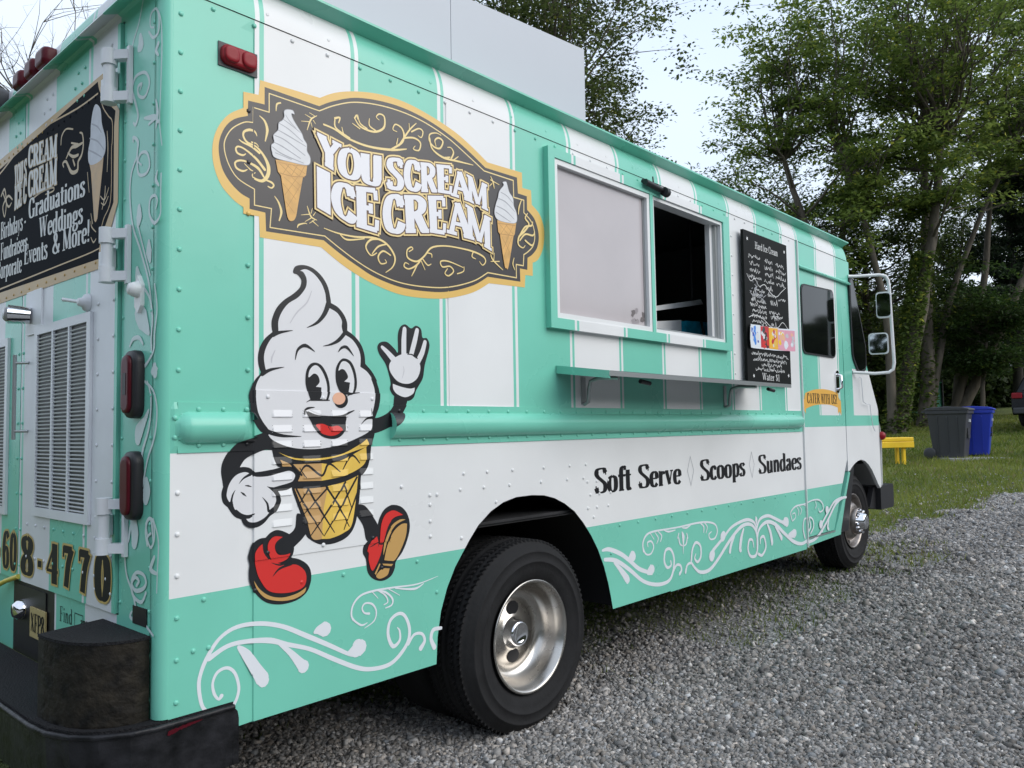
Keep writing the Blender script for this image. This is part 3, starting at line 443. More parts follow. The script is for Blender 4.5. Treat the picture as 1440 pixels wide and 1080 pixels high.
ART_LOGO=[
('f','logogold',[(0.218,2.2755,1),(0.2697,2.2814,1),(0.2748,2.3303,1),(0.4943,2.3406,1),(0.5534,2.3759),(0.6354,2.4066),(0.7434,2.4304),(0.8576,2.437),(0.9787,2.4238),(1.1073,2.3968),(1.2018,2.3623),(1.2976,2.3172,1),(1.5111,2.3239,1),(1.5125,2.2576,1),(1.5692,2.2591,1),(1.5724,2.1967,1),(1.6245,2.1633),(1.6531,2.1027),(1.6457,2.0245),(1.6104,1.9645),(1.5718,1.9425,1),(1.5702,1.8853,1),(1.5216,1.882,1),(1.517,1.8284,1),(1.2968,1.8186,1),(1.204,1.7704),(1.0696,1.7326),(0.944,1.7185),(0.8262,1.7196),(0.7153,1.7416),(0.6311,1.7693),(0.5605,1.8016),(0.4972,1.8375,1),(0.2746,1.8325,1),(0.2711,1.8976,1),(0.219,1.8961,1),(0.219,1.9159,1),(0.1867,1.9321),(0.1471,1.9687),(0.1236,2.023),(0.1195,2.0816),(0.1347,2.138),(0.1698,2.1895),(0.2182,2.2244,1)]),
('f','logodark',[(0.2338,2.2524,1),(0.2902,2.2568,1),(0.2902,2.3131,1),(0.4913,2.3112,1),(0.5433,2.3428),(0.6353,2.3838),(0.7431,2.406),(0.8574,2.4127),(0.9784,2.4007),(1.0936,2.3725),(1.1875,2.3375),(1.2854,2.2918,1),(1.4786,2.295,1),(1.4832,2.2277,1),(1.5407,2.227,1),(1.5407,2.1688,1),(1.5904,2.135),(1.6152,2.0741),(1.6053,2.018),(1.5729,1.9804),(1.5382,1.959,1),(1.5351,1.9062,1),(1.4874,1.9059,1),(1.489,1.8492,1),(1.2901,1.8439,1),(1.2046,1.798),(1.0701,1.7575),(0.9444,1.7444),(0.8265,1.7465),(0.7155,1.7677),(0.6416,1.7964),(0.5706,1.8283),(0.5069,1.8622,1),(0.2957,1.8548,1),(0.2931,1.9135,1),(0.2395,1.9146,1),(0.2394,1.9468,1),(0.2067,1.9591),(0.1706,1.989),(0.1468,2.0286),(0.1388,2.0866),(0.1542,2.1396),(0.1858,2.1789),(0.233,2.204,1)]),
('sc','goldlite',[(0.3062,2.297,0.0035,1),(0.4922,2.2955,0.0037,1),(0.5532,2.3322,0.0038),(0.6352,2.368,0.0039),(0.743,2.3897,0.004),(0.8572,2.396,0.0042),(0.9658,2.3866,0.0043),(1.0802,2.3591,0.0044),(1.1734,2.322,0.0045),(1.2779,2.2767,0.0047,1),(1.4546,2.2768,0.0049,1),(1.4559,2.205,0.0049,1),(1.5208,2.2056,0.005,1),(1.5193,2.1517,0.0049,1),(1.5686,2.1201,0.005),(1.5886,2.0695,0.005),(1.5772,2.0189,0.005),(1.5422,1.9864,0.0049),(1.5144,1.9693,0.0049,1),(1.5099,1.9208,0.0049,1),(1.4642,1.9195,0.0048,1),(1.4643,1.8628,0.0048,1),(1.2905,1.8611,0.0046,1),(1.2049,1.8148,0.0045),(1.0704,1.7747,0.0043),(0.9446,1.7611,0.0042),(0.8267,1.7627,0.004),(0.7265,1.7823,0.0039),(0.6469,1.8101,0.0038),(0.5757,1.8434,0.0037),(0.5118,1.8771,0.0037,1),(0.3094,1.8697,0.0034,1),(0.3143,1.9304,0.0034,1),(0.2561,1.9297,0.0034,1),(0.256,1.9794,0.0034,1),(0.2016,2.0003,0.0033),(0.172,2.0353,0.0033),(0.1573,2.078,0.0033),(0.1596,2.111,0.0033),(0.1814,2.1495,0.0033),(0.221,2.1803,0.0034),(0.2515,2.1879,0.0034,1),(0.2514,2.2358,0.0034,1),(0.3062,2.2365,0.0035,1)]),
('s','goldlite',[(0.2644,2.1484,0.0015),(0.2567,2.1607,0.0044),(0.2388,2.1615,0.0058),(0.2211,2.151,0.0048),(0.2186,2.1361,0.0043),(0.2313,2.1205,0.0048),(0.2619,2.1142,0.0039),(0.2879,2.092,0.0058),(0.3037,2.0621,0.0088),(0.3011,2.0326,0.0088),(0.2828,2.0116,0.0068),(0.2569,2.0129,0.0048),(0.2493,2.023,0.0034),(0.2595,2.0325,0.0014)]),
('s','goldlite',[(0.2037,2.1227,0.0014),(0.2162,2.1166,0.0038),(0.2465,2.1103,0.0048),(0.2723,2.0977,0.0058)]),
('s','goldlite',[(0.2273,2.084,0.0014),(0.2163,2.0765,0.0043),(0.1988,2.0792,0.0047),(0.1939,2.092,0.0038),(0.2037,2.1001,0.0038),(0.2263,2.0956,0.0038),(0.262,2.076,0.0058),(0.2906,2.0494,0.0068)]),
('s','goldlite',[(0.2325,2.0357,0.0014),(0.2164,2.0272,0.0047),(0.1965,2.0318,0.0047),(0.1915,2.047,0.0038),(0.2064,2.0576,0.0043),(0.2314,2.059,0.0043),(0.2672,2.0486,0.0068),(0.288,2.0247,0.0039)]),
('s','goldlite',[(0.2958,2.0169,0.0039),(0.3143,2.0138,0.0049),(0.3223,2.0059,0.0039),(0.3143,1.996,0.0034),(0.3011,1.9988,0.0024)]),
('s','goldlite',[(0.2721,2.2154,0.0015),(0.2904,2.2037,0.0049),(0.2994,2.1772,0.0069),(0.2921,2.1389,0.002)]),
('s','goldlite',[(0.325,1.9726,0.0015),(0.34,1.9539,0.0044),(0.3491,1.9265,0.0059),(0.341,1.8959,0.0025)]),
('s','goldlite',[(0.3465,2.2788,0.0035),(0.333,2.2698,0.004),(0.3303,2.2469,0.0015)]),
('s','goldlite',[(0.2465,2.1245,0.0038),(0.2619,2.1238,0.0024),(0.2697,2.1162,0.0015)]),
('s','goldlite',[(0.2214,2.0519,0.0014),(0.2416,2.0378,0.0029),(0.2518,2.0355,0.0014)]),
('s','goldlite',[(0.4823,2.276,0.0016),(0.4589,2.2565,0.0042),(0.4443,2.2169,0.0015)]),
('s','goldlite',[(0.4764,2.2718,0.0016),(0.4531,2.2778,0.0016)]),
('s','goldlite',[(0.4647,2.2608,0.0026),(0.4358,2.2677,0.001)]),
('s','goldlite',[(0.4559,2.2481,0.0026),(0.4215,2.2409,0.001)]),
('s','goldlite',[(0.4676,2.2565,0.0026),(0.4775,2.2465,0.001)]),
('s','goldlite',[(0.4588,2.2463,0.0021),(0.4646,2.2301,0.001)]),
('s','goldlite',[(0.4811,1.9245,0.0015),(0.4579,1.9327,0.0041),(0.4437,1.965,0.0015)]),
('s','goldlite',[(0.4753,1.9259,0.0015),(0.4521,1.909,0.0015)]),
('s','goldlite',[(0.4637,1.9313,0.0026),(0.435,1.9109,0.001)]),
('s','goldlite',[(0.4551,1.9397,0.0026),(0.4209,1.9306,0.001)]),
('s','goldlite',[(0.4666,1.9369,0.0026),(0.4765,1.9514,0.001)]),
('s','goldlite',[(0.458,1.9427,0.0021),(0.4638,1.9615,0.001)]),
('s','goldlite',[(0.4068,1.8859,0.0015),(0.4124,1.8968,0.004),(0.435,1.9059,0.0025),(0.4435,1.905,0.001)]),
('s','goldlite',[(0.4637,1.9187,0.0031),(0.4869,1.9053,0.001)]),
('s','goldlite',[(0.5085,2.2539,0.0043),(0.5528,2.2493,0.0044),(0.6135,2.2313,0.0053),(0.6978,2.2272,0.0055),(0.7976,2.2411,0.0066),(0.8673,2.2617,0.0029)]),
('s','goldlite',[(0.553,2.2877,0.0052),(0.5731,2.2951,0.0044),(0.5679,2.2748,0.0026)]),
('s','goldlite',[(0.553,2.2834,0.0035),(0.5578,2.2549,0.0044),(0.6135,2.2357,0.0036)]),
('s','goldlite',[(0.581,2.2656,0.0018),(0.5931,2.2388,0.0035),(0.6342,2.2281,0.0036)]),
('s','goldlite',[(0.6348,2.3111,0.0045),(0.6433,2.324,0.0036),(0.6474,2.3103,0.0018)]),
('s','goldlite',[(0.6348,2.3111,0.0027),(0.6609,2.2878,0.0045),(0.72,2.2863,0.0055),(0.7623,2.3132,0.0056),(0.7649,2.3528,0.0047),(0.7427,2.3572,0.0037),(0.7293,2.3426,0.0028),(0.7425,2.3347,0.0019)]),
('s','goldlite',[(0.6475,2.3278,0.0018),(0.6578,2.3001,0.0036),(0.6876,2.289,0.0037)]),
('s','goldlite',[(0.6987,2.3293,0.0018),(0.6985,2.3026,0.0037),(0.7256,2.2923,0.0037)]),
('s','goldlite',[(0.6242,2.2907,0.0018),(0.6556,2.2802,0.0036)]),
('s','goldlite',[(0.7977,2.2438,0.0047),(0.8441,2.2787,0.0057),(0.8561,2.3096,0.0058),(0.8447,2.3342,0.0048),(0.8158,2.3399,0.0038),(0.8041,2.3184,0.0028),(0.8236,2.3146,0.0019)]),
('s','goldlite',[(0.8323,2.2665,0.0048),(0.8801,2.3346,0.0048),(0.9165,2.3728,0.002)]),
('s','goldlite',[(0.856,2.3003,0.0048),(0.9037,2.313,0.0049),(0.935,2.3025,0.0049),(0.9273,2.2723,0.0039),(0.9007,2.2702,0.0029),(0.9093,2.2846,0.002)]),
('s','goldlite',[(0.892,2.3332,0.0039),(0.9284,2.3554,0.0039),(0.9479,2.3485,0.004),(0.9402,2.3246,0.003),(0.9232,2.3276,0.002)]),
('s','goldlite',[(0.8804,2.3627,0.0019),(0.8824,2.3353,0.0029)]),
('s','goldlite',[(0.8208,2.268,0.0038),(0.8268,2.2925,0.0019)]),
('s','goldlite',[(1.0148,2.309,0.002),(1.0088,2.3314,0.004),(1.0282,2.3462,0.0051),(1.0499,2.3374,0.0051),(1.034,2.3072,0.0051),(1.0021,2.3057,0.005),(0.9798,2.3238,0.004),(0.9839,2.3487,0.004),(1.0157,2.3621,0.003),(1.0412,2.3594,0.002)]),
('s','goldlite',[(0.9812,2.3337,0.005),(0.9957,2.2945,0.005),(1.0528,2.2752,0.0061),(1.1319,2.28,0.0052),(1.2142,2.2849,0.0021)]),
('s','goldlite',[(1.0528,2.2752,0.0041),(1.0855,2.2852,0.0031),(1.0657,2.2735,0.002)]),
('s','goldlite',[(1.092,2.28,0.0051),(1.1057,2.3079,0.0052),(1.0928,2.3242,0.0031),(1.073,2.3211,0.002)]),
('s','goldlite',[(1.1052,2.2783,0.0041),(1.1323,2.2998,0.0021)]),
('s','goldlite',[(0.5071,1.9028,0.0017),(0.561,1.8956,0.0035),(0.632,1.8952,0.0044),(0.7167,1.9053,0.0054),(0.7715,1.8923,0.0055),(0.8071,1.8533,0.0056),(0.7988,1.8163,0.0037),(0.765,1.7893,0.0018)]),
('s','goldlite',[(0.5709,1.8932,0.0026),(0.6011,1.8797,0.0044),(0.6738,1.8954,0.0027)]),
('s','goldlite',[(0.7385,1.9045,0.0046),(0.7005,1.8964,0.0054),(0.6789,1.8685,0.0045),(0.7,1.8414,0.0036),(0.7271,1.8543,0.0027)]),
('s','goldlite',[(0.7715,1.8923,0.0037),(0.7328,1.8772,0.0046),(0.7054,1.8466,0.0027)]),
('s','goldlite',[(0.788,1.8548,0.0037),(0.7546,1.8648,0.0046),(0.7325,1.8419,0.0045),(0.7432,1.8189,0.0036),(0.7687,1.8253,0.0028),(0.7621,1.8358,0.0018)]),
('s','goldlite',[(0.8745,1.8818,0.0029),(0.8923,1.8937,0.0029),(0.8841,1.8998,0.0038),(0.8651,1.8849,0.0038),(0.8683,1.858,0.0047),(0.9097,1.8505,0.0048),(0.9462,1.8744,0.0049),(0.9837,1.913,0.0049),(1.0472,1.9308,0.004),(1.1257,1.9357,0.0041),(1.2073,1.9339,0.0052),(1.2632,1.9226,0.0053),(1.2771,1.9045,0.0043),(1.2596,1.8869,0.0032),(1.2415,1.8993,0.0021)]),
('s','goldlite',[(0.9339,1.8633,0.0048),(0.9095,1.8366,0.0048),(0.8737,1.8178,0.0038),(0.8504,1.8236,0.0038),(0.8564,1.8381,0.0028),(0.8739,1.8343,0.0019)]),
('s','goldlite',[(0.9155,1.8421,0.0038),(0.8972,1.812,0.0038),(0.8851,1.7921,0.0019)]),
('s','goldlite',[(0.94,1.8642,0.0039),(0.9642,1.8445,0.0039),(0.9828,1.8519,0.002)]),
('s','goldlite',[(0.9338,1.854,0.0029),(0.9516,1.8241,0.0019)]),
('s','goldlite',[(0.9587,1.8903,0.0029),(0.9834,1.8894,0.0039),(0.9857,1.8757,0.002)]),
('s','goldlite',[(1.2073,1.9339,0.0042),(1.1999,1.913,0.0042),(1.2206,1.9062,0.0021)]),
('s','goldlite',[(1.0651,1.8446,0.003),(1.0519,1.8257,0.003),(1.0711,1.8187,0.004),(1.0976,1.8396,0.004),(1.0782,1.8561,0.004),(1.0394,1.8487,0.004),(1.0308,1.8683,0.004),(1.072,1.8744,0.004),(1.1512,1.8616,0.0021)]),
('s','goldlite',[(1.1172,1.8326,0.0031),(1.1509,1.8469,0.0031),(1.154,1.8669,0.0021)]),
('s','goldlite',[(1.3139,2.2625,0.0022),(1.328,2.24,0.0055),(1.3348,2.2157,0.0022)]),
('s','goldlite',[(1.3135,2.247,0.0033),(1.3651,2.2379,0.0022)]),
('s','goldlite',[(1.3205,2.2332,0.0033),(1.3056,2.2196,0.0022)]),
('s','goldlite',[(1.3067,1.9393,0.0032),(1.3207,1.9161,0.0054),(1.3792,1.8835,0.0022)]),
('s','goldlite',[(1.3288,1.9478,0.0022),(1.3236,1.9114,0.0032)]),
('s','goldlite',[(1.306,1.9088,0.0021),(1.3576,1.9164,0.0033)]),
('s','goldlite',[(1.5419,2.1528,0.0023),(1.5251,2.1281,0.0057),(1.5487,2.1056,0.0058),(1.5155,2.0675,0.0068),(1.483,2.0406,0.0068),(1.4775,2.0079,0.0056),(1.5056,1.9966,0.0034),(1.5219,2.0099,0.0023)]),
('s','goldlite',[(1.5736,2.121,0.0035),(1.5649,2.1032,0.0058),(1.5241,2.0904,0.0057),(1.4912,2.0526,0.0057)]),
('s','goldlite',[(1.5856,2.0798,0.0035),(1.5719,2.0612,0.0058),(1.5232,2.0582,0.0057),(1.4874,2.0255,0.0045)]),
('s','goldlite',[(1.5792,2.03,0.0035),(1.5625,2.0165,0.0058),(1.5225,2.0313,0.0057)]),
('s','goldlite',[(1.5032,2.2041,0.0023),(1.4864,2.1687,0.0057),(1.4808,2.1357,0.0023)]),
('s','goldlite',[(1.4493,1.9456,0.0022),(1.4409,1.9182,0.0044),(1.4527,1.8937,0.0022)]),
('f','conelite',[(0.3276,2.0897,1),(0.3848,2.0964),(0.444,2.1047,1),(0.4382,2.0641,1),(0.4268,2.0555,1),(0.4097,1.9681),(0.4001,1.9192),(0.3857,1.9037),(0.3709,1.9112),(0.36,1.9629),(0.3465,2.043,1),(0.3357,2.0527,1)]),
('s','conedark',[(0.3303,2.0831,0.002),(0.3848,2.0864,0.002),(0.4423,2.0962,0.0021)]),
('s','conedark',[(0.34,2.0503,0.0025),(0.3848,2.0493,0.003),(0.4325,2.0578,0.0026)]),
('s','conedark',[(0.3411,2.0808,0.002),(0.3848,2.0518,0.002)]),
('s','conedark',[(0.3628,2.0836,0.002),(0.4127,2.0557,0.002)]),
('s','conedark',[(0.3876,2.0881,0.002),(0.4354,2.0685,0.002)]),
('s','conedark',[(0.3519,2.0467,0.0015),(0.3765,2.0869,0.002)]),
('s','conedark',[(0.3848,2.0518,0.002),(0.4071,2.0918,0.002)]),
('s','conedark',[(0.4127,2.0557,0.002),(0.4326,2.0929,0.002)]),
('s','conedark',[(0.3519,2.0198,0.0015),(0.4013,1.9763,0.0015)]),
('s','conedark',[(0.3573,2.0406,0.0015),(0.4126,2.0084,0.0015)]),
('s','conedark',[(0.3848,2.0469,0.0015),(0.4183,2.0246,0.0015)]),
('s','conedark',[(0.3682,1.9449,0.0015),(0.4211,2.0327,0.0015)]),
('s','conedark',[(0.36,1.9824,0.0015),(0.4071,2.052,0.0015)]),
('s','conedark',[(0.3627,1.9634,0.0015),(0.3957,1.9307,0.0015)]),
('f','serve',[(0.3585,2.2379),(0.3574,2.2534),(0.3684,2.2631),(0.3895,2.2658),(0.395,2.2549),(0.385,2.2545),(0.3894,2.2393),(0.4073,2.2168),(0.4231,2.1985),(0.4299,2.1827),(0.4413,2.1681),(0.4424,2.1457),(0.4539,2.1283),(0.4527,2.1068),(0.4354,2.0976),(0.3848,2.0949),(0.326,2.0952),(0.3143,2.1132),(0.3127,2.1322),(0.3223,2.1444),(0.3196,2.1656),(0.3357,2.1871),(0.3384,2.21),(0.3519,2.2236)]),
('sc','serveline',[(0.3585,2.2379,0.0017),(0.3574,2.2534,0.0017),(0.3684,2.2631,0.0017),(0.3895,2.2658,0.0017),(0.395,2.2549,0.0017),(0.385,2.2545,0.0017),(0.3894,2.2393,0.0017),(0.4073,2.2168,0.0017),(0.4231,2.1985,0.0017),(0.4299,2.1827,0.0017),(0.4413,2.1681,0.0017),(0.4424,2.1457,0.0017),(0.4539,2.1283,0.0017),(0.4527,2.1068,0.0017),(0.4354,2.0976,0.0017),(0.3848,2.0949,0.0017),(0.326,2.0952,0.0016),(0.3143,2.1132,0.0016),(0.3127,2.1322,0.0016),(0.3223,2.1444,0.0016),(0.3196,2.1656,0.0016),(0.3357,2.1871,0.0016),(0.3384,2.21,0.0016),(0.3519,2.2236,0.0016)]),
('s','serveline',[(0.3547,2.2269,0.002),(0.385,2.2156,0.0035),(0.4186,2.1998,0.0015)]),
('s','serveline',[(0.3384,2.21,0.0015),(0.3739,2.2001,0.0035),(0.4271,2.1719,0.0021)]),
('s','serveline',[(0.3357,2.1871,0.002),(0.3739,2.1778,0.004),(0.4384,2.1598,0.0021)]),
('s','serveline',[(0.3222,2.1664,0.002),(0.3628,2.16,0.004),(0.4355,2.1288,0.0026)]),
('s','serveline',[(0.3196,2.1437,0.002),(0.3519,2.1374,0.004),(0.4184,2.1145,0.0025)]),
('s','serveline',[(0.3143,2.1277,0.002),(0.3519,2.1129,0.004),(0.4298,2.1023,0.002)]),
('s','serveline',[(0.3629,2.2441,0.0015),(0.3767,2.2282,0.0025),(0.4017,2.2102,0.0015)]),
('s','serveline',[(0.3249,2.111,0.002),(0.3848,2.1038,0.0025)]),
('f','conelite',[(1.3482,2.0865,1),(1.4656,2.0957,1),(1.455,2.0464,1),(1.447,2.0366,1),(1.413,1.9038),(1.3991,1.8945),(1.3873,1.9084),(1.3632,2.0305,1),(1.353,2.039,1)]),
('s','conedark',[(1.3509,2.0746,0.0033),(1.4606,2.0843,0.0034)]),
('s','conedark',[(1.3618,2.0323,0.0033),(1.4486,2.0379,0.0034)]),
('s','conedark',[(1.3612,2.0714,0.0022),(1.4208,2.0352,0.0022)]),
('s','conedark',[(1.399,2.0783,0.0022),(1.4441,2.0445,0.0022)]),
('s','conedark',[(1.445,2.0814,0.0022),(1.3813,1.9715,0.0022)]),
('s','conedark',[(1.4065,2.0776,0.0022),(1.3677,2.0312,0.0022)]),
('s','conedark',[(1.375,2.0222,0.0022),(1.4265,1.9578,0.0022)]),
('s','conedark',[(1.4361,2.0326,0.0022),(1.3881,1.9416,0.0022)]),
('f','serve',[(1.3908,2.2415),(1.385,2.2527),(1.4064,2.2596),(1.4137,2.2465),(1.4253,2.2196),(1.448,2.198),(1.4519,2.1671),(1.4683,2.1386),(1.4673,2.1013),(1.4298,2.0891),(1.3542,2.0886),(1.3325,2.1123),(1.3407,2.1499),(1.3533,2.1783),(1.3645,2.2118)]),
('sc','serveline',[(1.3908,2.2415,0.0019),(1.385,2.2527,0.0019),(1.4064,2.2596,0.0019),(1.4137,2.2465,0.0019),(1.4253,2.2196,0.0019),(1.448,2.198,0.0019),(1.4519,2.1671,0.0019),(1.4683,2.1386,0.002),(1.4673,2.1013,0.0019),(1.4298,2.0891,0.0019),(1.3542,2.0886,0.0019),(1.3325,2.1123,0.0019),(1.3407,2.1499,0.0019),(1.3533,2.1783,0.0019),(1.3645,2.2118,0.0019)]),
('s','serveline',[(1.3719,2.2082,0.0033),(1.4095,2.2005,0.0045),(1.4474,2.1768,0.0022)]),
('s','serveline',[(1.3562,2.1789,0.0033),(1.4012,2.1726,0.0056),(1.459,2.1421,0.0023)]),
('s','serveline',[(1.3436,2.1454,0.0033),(1.4004,2.1359,0.0055),(1.4535,2.1093,0.0022)]),
('s','serveline',[(1.34,2.1189,0.0033),(1.3845,2.1068,0.0044),(1.4299,2.0944,0.0022)]),
]
LOGO_QUADS=[('Y', [(0.4769, 2.2176), (0.5803, 2.1991), (0.5696, 2.0995), (0.4847, 2.124)]), ('O', [(0.5634, 2.1909), (0.6614, 2.199), (0.6618, 2.094), (0.5595, 2.0948)]), ('U', [(0.6507, 2.19), (0.7524, 2.202), (0.7514, 2.0941), (0.6529, 2.092)]), ('S', [(0.7737, 2.2057), (0.8481, 2.2169), (0.8494, 2.1027), (0.7713, 2.0934)]), ('C', [(0.8507, 2.216), (0.931, 2.2278), (0.9336, 2.1156), (0.8495, 2.1104)]), ('R', [(0.9262, 2.224), (1.0132, 2.2381), (1.0151, 2.1331), (0.9295, 2.1173)]), ('E', [(1.0047, 2.235), (1.099, 2.2511), (1.0949, 2.142), (1.0116, 2.1339)]), ('A', [(1.0855, 2.238), (1.1796, 2.2435), (1.2084, 2.1324), (1.0838, 2.1369)]), ('M', [(1.168, 2.238), (1.2953, 2.2188), (1.2978, 2.1136), (1.1737, 2.1337)]), ('I', [(0.4702, 2.1019), (0.5389, 2.0877), (0.5399, 1.9514), (0.4719, 1.9729)]), ('C', [(0.5339, 2.0653), (0.6311, 2.0687), (0.6383, 1.9317), (0.5334, 1.9666)]), ('E', [(0.6277, 2.067), (0.7352, 2.0806), (0.7387, 1.9275), (0.6302, 1.935)]), ('C', [(0.7523, 2.0618), (0.8492, 2.0847), (0.8541, 1.9451), (0.7499, 1.9369)]), ('R', [(0.8426, 2.0808), (0.9691, 2.1047), (0.9727, 1.9711), (0.8496, 1.9495)]), ('E', [(0.9594, 2.1027), (1.0616, 2.123), (1.0607, 1.9784), (0.9686, 1.973)]), ('A', [(1.0651, 2.1113), (1.1734, 2.117), (1.2132, 1.9826), (1.0594, 1.9863)]), ('M', [(1.1581, 2.1166), (1.3151, 2.0843), (1.3162, 1.9514), (1.1671, 1.9914)])]
